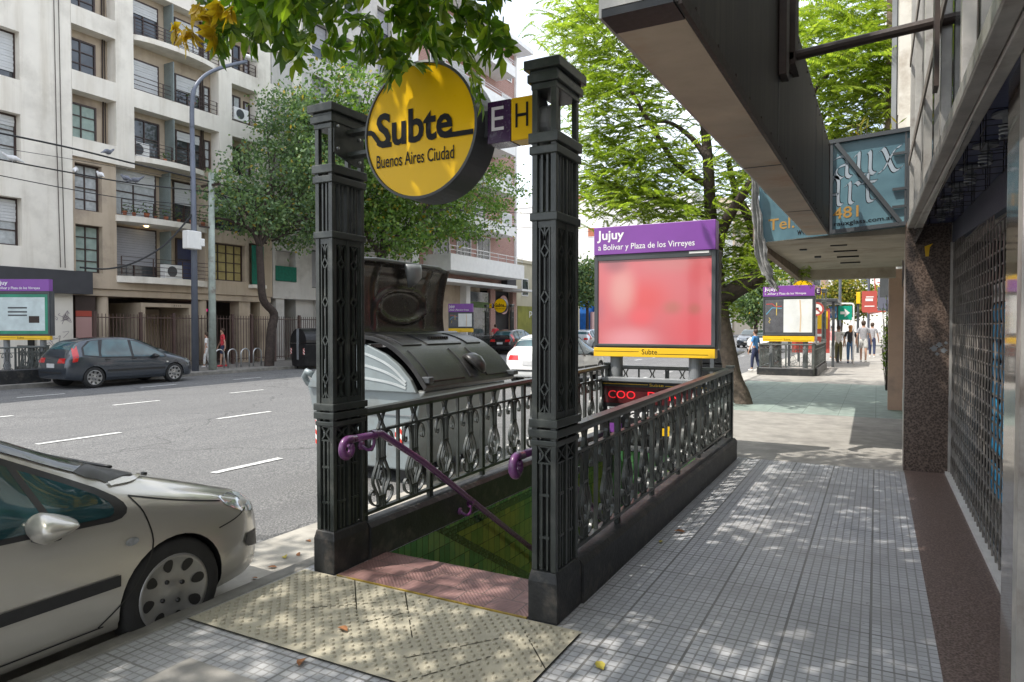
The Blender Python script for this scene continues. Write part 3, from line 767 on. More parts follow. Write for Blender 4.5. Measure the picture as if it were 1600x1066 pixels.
# dot-matrix panel under the sign
k = NT('led_matrix_glass'); o = k.obj(); n = k.noise(o, 7, 5); k.col(k.ramp(n, [(0.3, (0.04, 0.006, 0.008)), (0.7, (0.1, 0.018, 0.02))])); k.set(Roughness=0.2); M['ledglass'] = k.m
M['led'] = plain('lit_red_led', (0.8, 0.015, 0.025), 0.4, 0, 0.25)
lp = thing('led_board', 'black dot-matrix status board with red letters, under the red poster sign inside the railing', 'display', (-2.5, 8.4, 0.3), 0)
def LB(nm, m, *bx, bev=0):
    b = MB()
    for q in bx: b.box(*q)
    return b.build(nm, M[m], lp, bevel=bev)
LB('housing', 'black', (-3.16, -1.78, 8.33, 8.4, 0.18, 0.9)); LB('hood', 'mgrey', (-3.19, -1.75, 8.26, 8.42, 0.9, 0.95), bev=0.008)
LB('led_window', 'ledglass', (-3.1, -1.84, 8.322, 8.331, 0.62, 0.83))
LB('yellow_line', 'ystrip', (-3.13, -2.52, 8.326, 8.331, 0.862, 0.87), (-2.3, -1.8, 8.326, 8.331, 0.852, 0.86))
text('lettering', 'Subte', M['ystrip'], lp, (-2.5, 8.325, 0.848), (1, 0, 0), (0, 0, 1), 0.18, 0.035, 0.01)
text('lettering', 'COO', M['led'], lp, (-3.04, 8.32, 0.68), (1, 0, 0), (0, 0, 1), 0.36, 0.1, 0.0); text('lettering', 'DAN', M['led'], lp, (-2.52, 8.32, 0.68), (1, 0, 0), (0, 0, 1), 0.4, 0.1, 0.0)
text('lettering', 'Estación', M['wtext'], lp, (-3.05, 8.325, 0.44), (1, 0, 0), (0, 0, 1), 0.85, 0.13, 0.01)
for i, mm in enumerate(('purple', 'mgrey', 'ystrip')):
    LB('line_mark', mm, (-3.02 + i * 0.34, -2.86 + i * 0.34, 8.324, 8.331, 0.24, 0.36))
LB('support', 'dgrey', (-3.08, -3.0, 8.37, 8.45, -0.3, 0.18), (-1.94, -1.86, 8.37, 8.45, -0.3, 0.18))
# ================================================================== right side: shop fronts, hanging fascia, canopy
M['fascia_soffit'] = mat('weathered_fascia_board', (0.47, 0.37, 0.27), 0.6, 0, 0.28, 1.6, 0.25, 30, 0.004, dirt=(0.4, 0.2, 0.1), dscale=1.0)
k = NT('streaked_dark_sheet'); o = k.obj(); mp = k.n('ShaderNodeMapping'); mp.inputs['Scale'].default_value = (8, 14, 0.7); k.l(o, mp.inputs[0])
n = k.noise(mp.outputs[0], 2.0, 6, 0.65); n2 = k.noise(o, 1.2, 4)
k.col(k.ramp(k.math('ADD', k.math('MULTIPLY', n, 0.7), k.math('MULTIPLY', n2, 0.3)), [(0.3, (0.012, 0.0095, 0.008)), (0.5, (0.03, 0.025, 0.021)), (0.75, (0.085, 0.072, 0.06))])); k.set(Roughness=0.6); k.bump(n, 0.15, 0.004); M['fascia_dark'] = k.m
M['alum'] = mat('dull_aluminium', (0.42, 0.4, 0.37), 0.4, 0.35, 0.2, 6, 0.1, 60, dirt=(0.16, 0.13, 0.11), dscale=3)
M['woodframe'] = mat('weathered_frame', (0.2, 0.165, 0.14), 0.7, 0, 0.3, 6, 0.3, 70)
M['bluepaint'] = mat('dark_blue_paint', (0.035, 0.045, 0.11), 0.5, 0, 0.2, 1.5)
M['bluegrey'] = mat('blue_grey_panel', (0.11, 0.12, 0.16), 0.45, 0, 0.15, 1.5)
M['shopglass'] = glass_dark('upper_window_glass', (0.05, 0.055, 0.06), 0.03, 0.9)
M['gridgrey'] = mat('shutter_rod', (0.22, 0.2, 0.18), 0.4, 0.5, 0.3, 10)
M['render'] = mat('old_white_render', (0.62, 0.6, 0.55), 0.85, 0, 0.12, 2, 0.2, 25, 0.006, dirt=(0.33, 0.28, 0.23), dscale=1.6)
M['pink'] = mat('pinkish_render', (0.42, 0.29, 0.22), 0.85, 0, 0.1, 2, 0.3, 40, 0.004, dirt=(0.3, 0.22, 0.18), dscale=2)
M['slab'] = mat('stained_canopy_slab', (0.4, 0.36, 0.29), 0.85, 0, 0.15, 2.5, 0.2, 30, 0.005, dirt=(0.23, 0.19, 0.14), dscale=1.3)
M['ribbed'] = mat('rusty_ribbed_edge', (0.2, 0.15, 0.11), 0.8, 0, 0.35, 12, 0.3, 30, 0.005, dirt=(0.09, 0.06, 0.045), dscale=4)
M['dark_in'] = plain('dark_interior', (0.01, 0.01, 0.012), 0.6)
M['marble'] = mat('white_threshold_strip', (0.55, 0.54, 0.52), 0.5, 0, 0.12, 8)

shop = thing('shop_building', 'dark closed shop with grey grid shutter, granite pier and aluminium windows, right of the pavement', 'shop', (0.6, 5.5, 0))
def SB(nm, m, *bx, bev=0.0, par=None, label=None):
    b = MB()
    for q in bx: b.box(*q)
    return b.build(nm, M[m], par or shop, bevel=bev, label=label)
SB('floor_slab', 'granite_floor', (0.28, 0.8, 1.0, 8.7, -0.2, 0.006))
SB('threshold', 'marble', (0.665, 0.76, 1.5, 8.7, 0.005, 0.03))
SB('granite_pier', 'granite', (0.275, 0.7, 8.7, 9.06, 0.0, 2.745))
SB('pier_edge', 'alum', (0.69, 0.715, 8.655, 8.7, 0.0, 2.5))
sb_ = MB(); fr = lambda y, z, d: (d, y, z)
# sill beam of the upper windows, soffit and fascia above the shutter (they climb slightly with the street)
zt = lambda y: 2.455 + 0.033 * (y - 2.0)
b = MB(); b.prism([(1.2, zt(1.2)), (8.72, zt(8.72)), (8.72, zt(8.72) + 0.075), (1.2, zt(1.2) + 0.075)], fr, 0.285, 0.345)
b.prism([(1.2, zt(1.2) - 0.008), (8.7, zt(8.7) - 0.008), (8.7, zt(8.7) + 0.03), (1.2, zt(1.2) + 0.03)], fr, 0.347, 0.4); recalc(b.build('sill_beam', M['alum'], shop, bevel=0.006))
b = MB(); b.prism([(1.2, zt(1.2) + 0.035), (8.695, zt(8.7) + 0.035), (8.695, zt(8.7) + 0.09), (1.2, zt(1.2) + 0.09)], fr, 0.402, 0.76); recalc(b.build('soffit', M['bluepaint'], shop))
b = MB(); b.prism([(1.2, 2.17), (8.695, 2.5), (8.695, zt(8.7) + 0.03), (1.2, zt(1.2) + 0.03)], fr, 0.705, 0.76); recalc(b.build('shutter_fascia', M['bluegrey'], shop))
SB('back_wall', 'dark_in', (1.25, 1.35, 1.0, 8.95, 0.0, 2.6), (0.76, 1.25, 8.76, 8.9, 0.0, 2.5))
SB('upper_wall', 'render', (0.42, 8, -6, 8.95, 2.75, 14.0))
# grid shutter
sh = MB(); random.seed(5)
zz = 0.05
while zz < 2.46:
    sh.prism([(2.0, zz - 0.005), (8.64, zz - 0.005), (8.64, zz + 0.005), (2.0, zz + 0.005)], fr, 0.716, 0.726); zz += 0.098
shut = recalc(sh.build('grid_shutter', M['gridgrey'], shop))
sh = MB(); y = 8.58; i = 0
while y > 2.0:
    pts = []
    for j in range(26):
        z = 0.03 + j * 0.098; pts.append((0.712, y + 0.018 * (1 if j % 2 else -1) * (0.6 if j > 0 else 0), z))
    pts = [p for p in pts if p[2] < 2.2 + (p[1] - 2) * 0.05]
    sh.tube(pts, 0.0065, 5); y -= 0.155
sh.build('shutter_rods', M['gridgrey'], shut)
# blue price banners inside the window
M['bannerblue'] = mat('blue_banner', (0.01, 0.32, 0.62), 0.4)
fl = lambda y, z, d: (0.95 + d, y, z)
b = MB()
for y0 in (6.92, 7.36):
    for i in range(8):
        zc = 1.72 - i * 0.17
        b.prism([(y0 + 0.17 + 0.165 * cos(a), zc + 0.088 * sin(a)) for a in [2 * pi * j / 14 for j in range(14)]], fl, 0, 0.008)
    b.prism([(y0, 0.1), (y0 + 0.34, 0.1), (y0 + 0.34, 0.36), (y0, 0.36)], fl, 0.002, 0.009); 
recalc(b.build('window_lettering', M['bannerblue'], shop))
b = MB(); b.prism([(6.9, 1.82), (7.72, 1.82), (7.72, 1.98), (6.9, 1.98)], fl, 0, 0.01); recalc(b.build('window_notice', M['white'], shop))
for s, y, z in (('AC VIDA', 7.68, 1.86), ('LATI', 7.3, 1.52), ('TES', 7.25, 1.18), ('IDE', 7.25, 1.0), ('J', 7.6, 2.1)):
    text('lettering', s, M['greytext'] if z != 1.86 else M['bluepaint'], shop, (0.948, y, z), (0, -1, 0), (0, 0, 1), None, 0.085 if z < 2 else 0.2, 0.01)
# upper windows: glass set back behind mullions and hinged frames
SB('window_glass', 'shopglass', (0.36, 0.365, 1.0, 8.72, 2.5, 6.2))
for yy, w in ((8.66, 0.09), (7.6, 0.05), (6.1, 0.06), (4.55, 0.06), (3.45, 0.05), (2.5, 0.06)):
    SB('mullion', 'alum', (0.3, 0.356, yy - w / 2, yy + w / 2, zt(yy) + 0.08, 6.2), bev=0.004)
b = MB(); b.prism([(1.0, 3.16), (8.6, 3.34), (8.6, 3.42), (1.0, 3.24)], fr, 0.285, 0.298); b.prism([(4.3, 4.3), (8.6, 4.4), (8.6, 4.48), (4.3, 4.38)], fr, 0.285, 0.298); recalc(b.build('transom', M['woodframe'], shop, bevel=0.004))
SB('hinged_frame', 'rust', (0.26, 0.284, 4.36, 4.5, 2.9, 3.9))
# polished stone pier nearest the camera
k = NT('polished_brown_stone'); o = k.obj(); n = k.noise(o, 60, 4, 0.7); n2 = k.noise(o, 2.0, 3)
c = k.ramp(n, [(0.35, (0.05, 0.037, 0.03)), (0.65, (0.16, 0.125, 0.105))]); k.col(k.mix(k.math('MULTIPLY', n2, 0.4), c, (0.14, 0.11, 0.09))); k.set(Roughness=0.1, Specular_IOR_Level=0.6, Coat_Weight=0.35, Coat_Roughness=0.03); M['polished'] = k.m
np_ = thing('polished_pier', 'glossy brown stone pier reflecting the street, at the right edge', 'pier', (0.6, 2.3, 0))
b = MB(); b.prism([(0.436, 3.22), (0.405, 1.2), (0.66, 1.2), (0.66, 3.22)], lambda x, y, z: (x, y, z), 0, 4.5); recalc(b.build('stone', M['polished'], np_))
b = MB(); b.box(0.402, 0.425, 2.66, 2.74, 0, 4.5); b.build('frame_strip', M['alum'], np_)

# six wire-cage lamps under the blue soffit
def cage(y):
    z1 = zt(y) + 0.03
    t = thing('cage_lamp', 'lamp', 'lamp', (0.5, y, z1), 0, 'wire cage lamps under the blue soffit')
    b = MB(); a, h, w = 0.09, 0.14, 0.002
    for zc in (0, -h * 0.5, -h):
        for s in (-1, 1):
            b.beam((-a, s * a, zc), (a, s * a, zc), w * 2, w * 2); b.beam((s * a, -a, zc), (s * a, a, zc), w * 2, w * 2)
    for i in (-1, 0, 1):
        for s in (-1, 1):
            b.beam((i * a, s * a, 0), (i * a, s * a, -h), w * 2, w * 2); b.beam((s * a, i * a, 0), (s * a, i * a, -h), w * 2, w * 2)
    b.build('wire_cage', M['black'], t, world=False)
    b = MB(); b.lathe([(0, 0), (0.06, 0), (0.06, -0.012), (0.02, -0.02), (0.018, -0.05), (0, -0.05)], Matrix(), 16); b.build('lamp_base', M['mgrey'], t, world=False)
    b = MB(); b.tube([(0.028 * cos(q * 0.6), 0.028 * sin(q * 0.6), -0.045 - q * 0.0017) for q in range(38)], 0.0065, 6); b.build('spiral_bulb', M['mgrey'], t, world=False, smooth=True)
    return t
names = ['wire cage lamp nearest the polished pier, partly cut off by it', 'second wire cage lamp from the polished pier', 'third wire cage lamp along the blue soffit from the polished pier', 'fourth wire cage lamp along the blue soffit from the polished pier', 'fifth wire cage lamp along the blue soffit, second from the granite pier', 'farthest wire cage lamp, next to the brown granite pier']
for i, yy in enumerate((3.7, 4.4, 5.08, 5.8, 6.5, 7.25)): cage(yy)['label'] = names[i]

# long hanging fascia box
def fz(y): return 2.5 + 0.0217 * (y - 1.9)
BX0, BX1, BY0, BY1 = -0.715, -0.505, 1.9, 8.55
fb = thing('hanging_fascia', 'long dark sheet-metal fascia box hung over the pavement on rusty struts', 'sign box', (-0.6, 5.2, 2.5))
H = 1.03
b = MB(); b.prism([(BY0 + 0.12, fz(BY0 + .12)), (BY1, fz(BY1)), (BY1, fz(BY1) + 0.02), (BY0 + 0.12, fz(BY0 + .12) + 0.02)], fr, BX0, BX1); recalc(b.build('underside', M['fascia_soffit'], fb))
b = MB(); b.prism([(BY0, fz(BY0)), (BY1, fz(BY1) + 0.004), (BY1, fz(BY1) + H), (BY0, fz(BY0) + H)], fr, BX1 + 0.001, BX1 + 0.012); recalc(b.build('inner_sheet', M['fascia_dark'], fb))
b = MB(); b.prism([(BY0, fz(BY0)), (BY1, fz(BY1) + 0.004), (BY1, fz(BY1) + H), (BY0, fz(BY0) + H)], fr, BX0 - 0.012, BX0 - 0.001); recalc(b.build('outer_sheet', M['alum'], fb))
b = MB(); b.box(BX0, BX1, BY0 - 0.012, BY0, fz(BY0) + 0.02, fz(BY0) + H); b.build('end_sheet', M['alum'], fb)
b = MB(); b.prism([(BY0 - 0.01, fz(BY0) - 0.004), (BY0 + 0.12, fz(BY0 + .12) - 0.004), (BY0 + 0.12, fz(BY0) + 0.03), (BY0 - 0.01, fz(BY0) + 0.018)], fr, BX0, BX1); recalc(b.build('end_trim', M['black'], fb))
b = MB(); b.prism([(BY0, fz(BY0) - 0.008), (BY1, fz(BY1) - 0.008), (BY1, fz(BY1) + 0.035), (BY0, fz(BY0) + 0.035)], fr, BX1 + 0.012, BX1 + 0.022); b.box(BX1 + 0.001, BX1 + 0.02, BY1, BY1 + 0.03, fz(BY1), fz(BY1) + H)
y = BY0 + .2
while y < BY1 - .1:
    for zz in (fz(y) + .05, fz(y) + H - .06): b.box(BX1 + .0125, BX1 + .018, y - .007, y + .007, zz - .007, zz + .007)
    y += .33
recalc(b.build('edge_trim', M['rust'], fb))
b = MB(); 
for ys in (4.05, 6.65, 7.45): b.box(BX1 + 0.0125, BX1 + 0.0145, ys, ys + 0.015, fz(ys) + 0.04, fz(ys) + H)
for ys in (4.3, 6.4): b.box(BX0, BX1, ys, ys + 0.012, fz(ys) - 0.003, fz(ys) + 0.01)
b.build('sheet_seams', M['black'], fb)
b = MB(); b.box(BX1 + 0.015, BX1 + 0.055, 4.02, 4.16, 2.98, 4.6); b.build('strut_plate', M['rust'], fb, bevel=0.004)
b = MB(); b.tube([(BX1 + 0.02, 4.5, 3.24), (0.52, 4.5, 3.31)], 0.03, 10); b.build('strut_bar', M['rust'], fb)
b = MB(); b.box(BX1 + 0.0125, BX1 + 0.05, 4.42, 4.76, 3.2, 3.24); b.box(BX1 + 0.013, BX1 + 0.06, 4.42, 4.6, 3.17, 4.6); b.build('strut_bracket', M['rust'], fb)

# blue painted glass-shop sign across the pavement
vs = thing('painted_sign', 'blue painted sign with blackletter words and orange phone number, standing on the stained canopy', 'sign', (-0.5, 9.0, 2.64))
k = NT('blue_painted_board'); o = k.obj(); n = k.noise(o, 1.8, 4, 0.5, 0.5)
k.col(k.ramp(n, [(0.3, (0.05, 0.105, 0.135)), (0.55, (0.095, 0.185, 0.22)), (0.75, (0.16, 0.29, 0.33))])); k.set(Roughness=0.25); M['bluesign'] = k.m
fs = lambda x, z, d: (x, 8.93 + d, z)
b = MB(); b.prism([(-1.3, 2.635), (0.31, 2.735), (0.31, 3.8), (-1.3, 3.7)], fs, 0.0, 0.06); recalc(b.build('board', M['bluesign'], vs))
b = MB(); 
for p, q in (((-1.3, 3.72), (0.36, 3.815)), ((-0.5, 2.71), (0.34, 2.765)), ((-0.44, 3.74), (0.22, 2.78))): b.beam((p[0], 8.9, p[1]), (q[0], 8.9, q[1]), 0.05, 0.045)
for z in (3.55, 3.15, 2.95): b.beam((0.14, 8.9, z), (0.34, 8.9, z + 0.01), 0.03, 0.03)
b.beam((-0.49, 8.9, 2.68), (-0.49, 8.9, 3.75), 0.03, 0.03); b.beam((0.27, 8.9, 2.76), (0.27, 8.9, 3.8), 0.02, 0.02); b.beam((0.3, 8.86, 2.6), (0.3, 8.86, 3.7), 0.035, 0.035)
b.build('frame', M['dgrey'], vs)
M['blackletter'] = mat('silver_lettering', (0.3, 0.35, 0.4), 0.5)
GL = {'V': [[(0.05, 0.95), (0.2, 0.8), (0.2, 0.2), (0.5, 0.0), (0.8, 0.25), (0.8, 0.8), (0.65, 1.0)]], 'i': [[(0.0, 0.6), (0.15, 0.7), (0.15, 0.1), (0.3, 0.0)]],
      't': [[(0.2, 0.95), (0.2, 0.1), (0.4, 0.0), (0.5, 0.1)], [(0.0, 0.65), (0.5, 0.65)]], 'r': [[(0.0, 0.6), (0.18, 0.7), (0.18, 0.1), (0.3, 0.0)], [(0.2, 0.55), (0.42, 0.7), (0.55, 0.6)]],
      'a': [[(0.05, 0.62), (0.3, 0.7), (0.5, 0.6), (0.5, 0.1), (0.65, 0.0)], [(0.5, 0.42), (0.2, 0.35), (0.1, 0.15), (0.28, 0.0), (0.5, 0.12)]],
      'u': [[(0.0, 0.6), (0.15, 0.7), (0.15, 0.15), (0.32, 0.0), (0.55, 0.15)], [(0.5, 0.7), (0.55, 0.6), (0.55, 0.1), (0.7, 0.0)]],
      'x': [[(0.05, 0.65), (0.2, 0.68), (0.5, 0.05), (0.7, 0.02), (0.8, 0.1)], [(0.05, 0.02), (0.2, 0.1), (0.55, 0.62), (0.75, 0.72)]],
      'A': [[(0.3, 0.9), (0.55, 1.0), (0.75, 0.85), (0.75, 0.1), (0.9, 0.0)], [(0.55, 0.95), (0.3, 0.35), (0.05, 0.0)], [(0.2, 0.38), (0.75, 0.38)]]}
def gothic(s, x, z, h, sp, mt, y, wd):
    b = MB(); zz = lambda X: 0.062 * (X + 0.5)
    for ch in s:
        mx = 0
        for st in GL[ch]:
            P = curve_pts(st, 5) if len(st) > 2 else [Vector(p) for p in st]
            nb = Vector((0.055, 0.04)) * wd
            vv = []
            for p in P:
                mx = max(mx, p.x)
                for sg in (-1, 1):
                    X = x + (p.x + sg * nb.x) * h * 0.8; vv.append((X, y, z + (p.y + sg * nb.y) * h + zz(X)))
            b.add(vv, [(2 * i, 2 * i + 1, 2 * i + 3, 2 * i + 2) for i in range(len(P) - 1)])
        x += (mx + sp) * h * 0.8
    return b.build('blackletter_word', mt, vs)
for mt, y, wd in ((M['ink'], 8.9285, 1.5), (M['blackletter'], 8.9275, 1.0)):
    gothic('V', -1.28, 3.28, 0.3, 0.12, mt, y, wd)
    gothic('aux', -0.475, 3.33, 0.37, 0.12, mt, y, wd); gothic('Art', -0.62, 3.02, 0.34, 0.12, mt, y, wd)
M['orange'] = plain('orange_lettering', (0.36, 0.2, 0.04), 0.6)
ax = (1, 0, 0.062)
text('lettering', 'Tel. 4', M['orange'], vs, (-1.19, 8.926, 2.775), ax, (0, 0, 1), 0.46, 0.14, 0.01)
text('lettering', '481', M['orange'], vs, (-0.47, 8.926, 2.86), ax, (0, 0, 1), 0.27, 0.135, 0.01)
text('lettering', 'www.v', M['ink'], vs, (-0.86, 8.926, 2.7), ax, (0, 0, 1), 0.2, 0.06, 0.01); text('lettering', 'rauxglass.com.ar', M['ink'], vs, (-0.46, 8.926, 2.765), ax, (0, 0, 1), 0.62, 0.065, 0.01)

# canopy slab of the next building, its facade, pink pier
nb = thing('neighbour_building', 'old pale building beyond the granite pier with a stained canopy slab over the pavement', 'building', (0.5, 14, 0))
NBp = lambda nm, m, *bx, bev=0.0: SB(nm, m, *bx, bev=bev, par=nb)
cs = lambda y: 2.63 + 0.006 * (y - 9)
b = MB(); b.prism([(9.06, 2.66), (14.4, 2.69), (14.4, 2.9), (9.06, 2.87)], fr, -1.3, 0.44); recalc(b.build('canopy', M['slab'], nb))
b = MB(); b.prism([(9.06, 2.6), (14.5, 2.5), (14.5, 2.92), (9.06, 2.9)], fr, -1.39, -1.3); recalc(b.build('canopy_edge', M['ribbed'], nb))
NBp('canopy_beam', 'slab', (-1.3, 0.3, 14.4, 14.62, 2.5, 2.92))
for y in (9.9, 10.7, 11.6, 12.7): NBp('canopy_light', 'dark_in', (-0.55, -0.35 + 0.1 * (y > 10), y, y + 0.05, 2.652, 2.67))
for x, y in ((-0.95, 10.2), (-0.85, 11.4)): NBp('canopy_spot', 'dgrey', (x, x + 0.09, y, y + 0.09, 2.645, 2.68))
NBp('pink_pier', 'pink', (0.2, 0.62, 14.9, 15.4, 0, 2.69))
NBp('facade', 'render', (0.44, 9, 9.08, 24, 0.0, 13)); 
NBp('downpipe', 'rust', (0.34, 0.4, 9.5, 9.56, 0, 2.65)); NBp('shop_edge', 'render', (0.3, 0.44, 9.08, 9.3, 0, 2.66)); NBp('corner_post', 'white', (0.275, 0.3, 9.08, 9.14, 0, 2.6))
NBp('brick_pier', 'ribbed', (0.1, 0.44, 13.4, 14.2, 2.92, 13)); NBp('plaster_strip', 'render', (0.22, 0.44, 10.2, 12.6, 2.92, 13))
NBp('drainpipe', 'mgrey', (0.15, 0.22, 11.2, 11.3, 2.9, 13)); NBp('cable', 'black', (0.2, 0.215, 10.6, 10.615, 2.9, 13))
for z in (3.6, 6.4, 9.2): NBp('window', 'shopglass', (0.425, 0.438, 16.2, 17.4, z, z + 1.6), (0.425, 0.438, 19.2, 20.4, z, z + 1.6))
NBp('door', 'rust', (0.415, 0.438, 10.2, 11.2, 0, 2.2)); NBp('shop_window', 'shopglass', (0.41, 0.438, 11.6, 14.2, 0.5, 2.3))
# pale triangular handbill stuck to the pier
b = MB(); b.add([(0.262, 8.69, 2.12), (0.262, 8.69, 2.3), (0.235, 8.5, 2.33), (0.24, 8.62, 2.0)], [(0, 1, 2, 3), (3, 2, 1, 0)]); tag(b.build('handbill', M['white']), 'torn white paper handbill hanging off the edge of the granite pier', 'paper')
# yellow-red sticker on the granite pier
b = MB(); fp = lambda x, z, d: (x, 8.697 + d, z)
b.prism([(0.46, 2.36), (0.49, 2.36), (0.5, 2.46), (0.53, 2.5), (0.45, 2.47)], fp, 0, 0.002); recalc(b.build('yellow_mark', M['ystrip'], shop))
b = MB(); 
for x, z, r in ((0.6, 1.4, 0.03), (0.55, 1.36, 0.035), (0.64, 1.34, 0.03), (0.66, 1.42, 0.018), (0.58, 1.3, 0.02)):
    b.prism([(x + r * (1 + 0.35 * sin(5 * a + x * 90)) * cos(a), z + r * 0.8 * (1 + 0.3 * cos(4 * a)) * sin(a)) for a in [2 * pi * j / 14 for j in range(14)]], fp, 0, 0.002)
recalc(b.build('torn_sticker', M['mgrey'], shop))

# torn grey plastic sheet hanging off the sign's outer end
k = NT('grey_torn_plastic'); o = k.obj(); n = k.noise(o, 14, 5, 0.6); k.col(k.ramp(n, [(0.35, (0.16, 0.16, 0.16)), (0.65, (0.5, 0.5, 0.49))])); k.set(Roughness=0.35)
t_ = k.n('ShaderNodeBsdfTranslucent'); t_.inputs[0].default_value = (0.4, 0.4, 0.4, 1); mm = k.n('ShaderNodeMixShader'); mm.inputs[0].default_value = 0.35
k.l(k.b.outputs[0], mm.inputs[1]); k.l(t_.outputs[0], mm.inputs[2]); k.l(mm.outputs[0], k.out.inputs[0]); M['plastic'] = k.m
rows = []
prof = [(3.5, -1.36, 0.05), (3.3, -1.33, 0.09), (3.1, -1.33, 0.1), (2.9, -1.3, 0.11), (2.72, -1.29, 0.12), (2.6, -1.27, 0.13), (2.45, -1.25, 0.15), (2.3, -1.2, 0.13), (2.2, -1.16, 0.1), (2.1, -1.1, 0.07), (2.02, -1.06, 0.03)]
pts = curve_pts([(z, x, w) for z, x, w in prof], 4)
for i, p in enumerate(pts):
    r = []
    for j in range(15):
        u = j / 14 * 2 - 1
        r.append((p.y + u * p.z * 0.5 * (1 + 0.12 * sin(i * 0.7) + 0.08 * sin(i * 1.7 + j)), 8.8 + 0.035 * sin(j * 1.3 + i * 0.12) + 0.02 * sin(i * 0.5 + j * 0.4), p.x + 0.012 * sin(j * 2.1 + i)))
    rows.append(r)
b = MB(); b.grid(rows); tag(b.build('torn_plastic', M['plastic'], smooth=True), 'torn grey plastic sheet dangling from the outer end of the blue sign', 'plastic sheet')
# ================================================================== cars and waste containers
def lerp(a, b, t): return a + (b - a) * t
ST = [  # y, bottom, half width, shoulder z, half width of roof/bonnet edge, top z
    (2.10, .31, .40, .52, .33, .575), (2.075, .25, .56, .58, .47, .655), (2.0, .21, .69, .645, .575, .72), (1.85, .20, .78, .71, .63, .785), (1.6, .20, .845, .79, .67, .87), (1.3, .20, .87, .86, .68, .965),
    (1.1, .20, .872, .905, .67, 1.035), (.85, .20, .873, .93, .645, 1.15), (.4, .20, .873, .95, .59, 1.355), (0.05, .20, .873, .96, .57, 1.47), (-.4, .20, .873, .97, .56, 1.515), (-1.0, .20, .87, .98, .55, 1.50),
    (-1.5, .21, .86, .985, .54, 1.44), (-1.72, .23, .84, .985, .54, 1.34), (-1.9, .26, .81, .965, .57, 1.13), (-2.0, .28, .775, .92, .6, .985), (-2.07, .30, .72, .8, .58, .86), (-2.1, .36, .6, .68, .48, .74)]
def car_section(y):
    i = 0
    while i < len(ST) - 2 and not (ST[i][0] >= y >= ST[i + 1][0]): i += 1
    a, b, c, d = ST[max(i - 1, 0)], ST[i], ST[i + 1], ST[min(i + 2, len(ST) - 1)]
    t = (b[0] - y) / (b[0] - c[0])
    def cr(k):
        p0, p1, p2, p3 = a[k], b[k], c[k], d[k]
        q = 0.5 * (2 * p1 + (p2 - p0) * t + (2 * p0 - 5 * p1 + 4 * p2 - p3) * t * t + (3 * p1 - p0 - 3 * p2 + p3) * t ** 3)
        return min(max(q, min(p1, p2) - .01), max(p1, p2) + .01)
    zb, w, zs, wt, zc = [cr(k) for k in range(1, 6)]
    hood = zc - zs < .2
    drop = .02 if hood else .055
    ctl = [(0, zb), (w * .82, zb), (w * .955, zb + .05), (w * .99, zb + .16), (w, lerp(zb, zs, .55)), (w * .985, zs - .09), (w * .95, zs - .015), (lerp(w * .95, wt, .22), lerp(zs, zc - drop, .18) + .005), (lerp(w * .95, wt, .62), lerp(zs, zc - drop, .62)), (wt, zc - drop), (wt * .82, zc - drop * .35), (wt * .45, zc - .006), (0, zc)]
    return ctl
def car_body_mesh():
    ys = []
    for i in range(len(ST) - 1):
        n = max(1, int((ST[i][0] - ST[i + 1][0]) / .06))
        ys += [lerp(ST[i][0], ST[i + 1][0], j / n) for j in range(n)]
    ys.append(ST[-1][0])
    rows = []
    for y in ys:
        c = car_section(y); pts = curve_pts(c, 3)
        right = [(p.x, y, p.y) for p in pts]; left = [(-p.x, y, p.y) for p in pts[-2:0:-1]]
        rows.append(right + left)
    n = len(rows[0]); vs = [p for r in rows for p in r]; fs = []
    for i in range(len(rows) - 1):
        for k in range(n):
            k2 = (k + 1) % n; fs.append((i * n + k, i * n + k2, (i + 1) * n + k2, (i + 1) * n + k))
    fs.append(tuple(range(n - 1, -1, -1))); fs.append(tuple(range((len(rows) - 1) * n, len(rows) * n)))
    return vs, fs
CAR_V, CAR_F = car_body_mesh()
CAR_BVH = BVHTree.FromPolygons([Vector(v) for v in CAR_V], CAR_F)
AX_F, AX_R = 1.27, -1.33
def cast(p, d):
    h = CAR_BVH.ray_cast(Vector(p), Vector(d)); 
    if h[0] is None: return None
    n = h[1] if h[1].dot(Vector(d)) < 0 else -h[1]
    return h[0], n
def proj(mode, u, v):
    if mode == 'R': return cast((3, u, v), (-1, 0, 0))
    if mode == 'L': return cast((-3, u, v), (1, 0, 0))
    if mode == 'T': return cast((u, v, 4), (0, 0, -1))
    if mode == 'F': return cast((u, 5, v), (0, -1, 0))
    if mode == 'B': return cast((u, -5, v), (0, 1, 0))
def inside(p, poly):
    c = False; n = len(poly)
    for i in range(n):
        a, b = poly[i], poly[i - 1]
        if (a[1] > p[1]) != (b[1] > p[1]) and p[0] < (b[0] - a[0]) * (p[1] - a[1]) / (b[1] - a[1]) + a[0]: c = not c
    return c
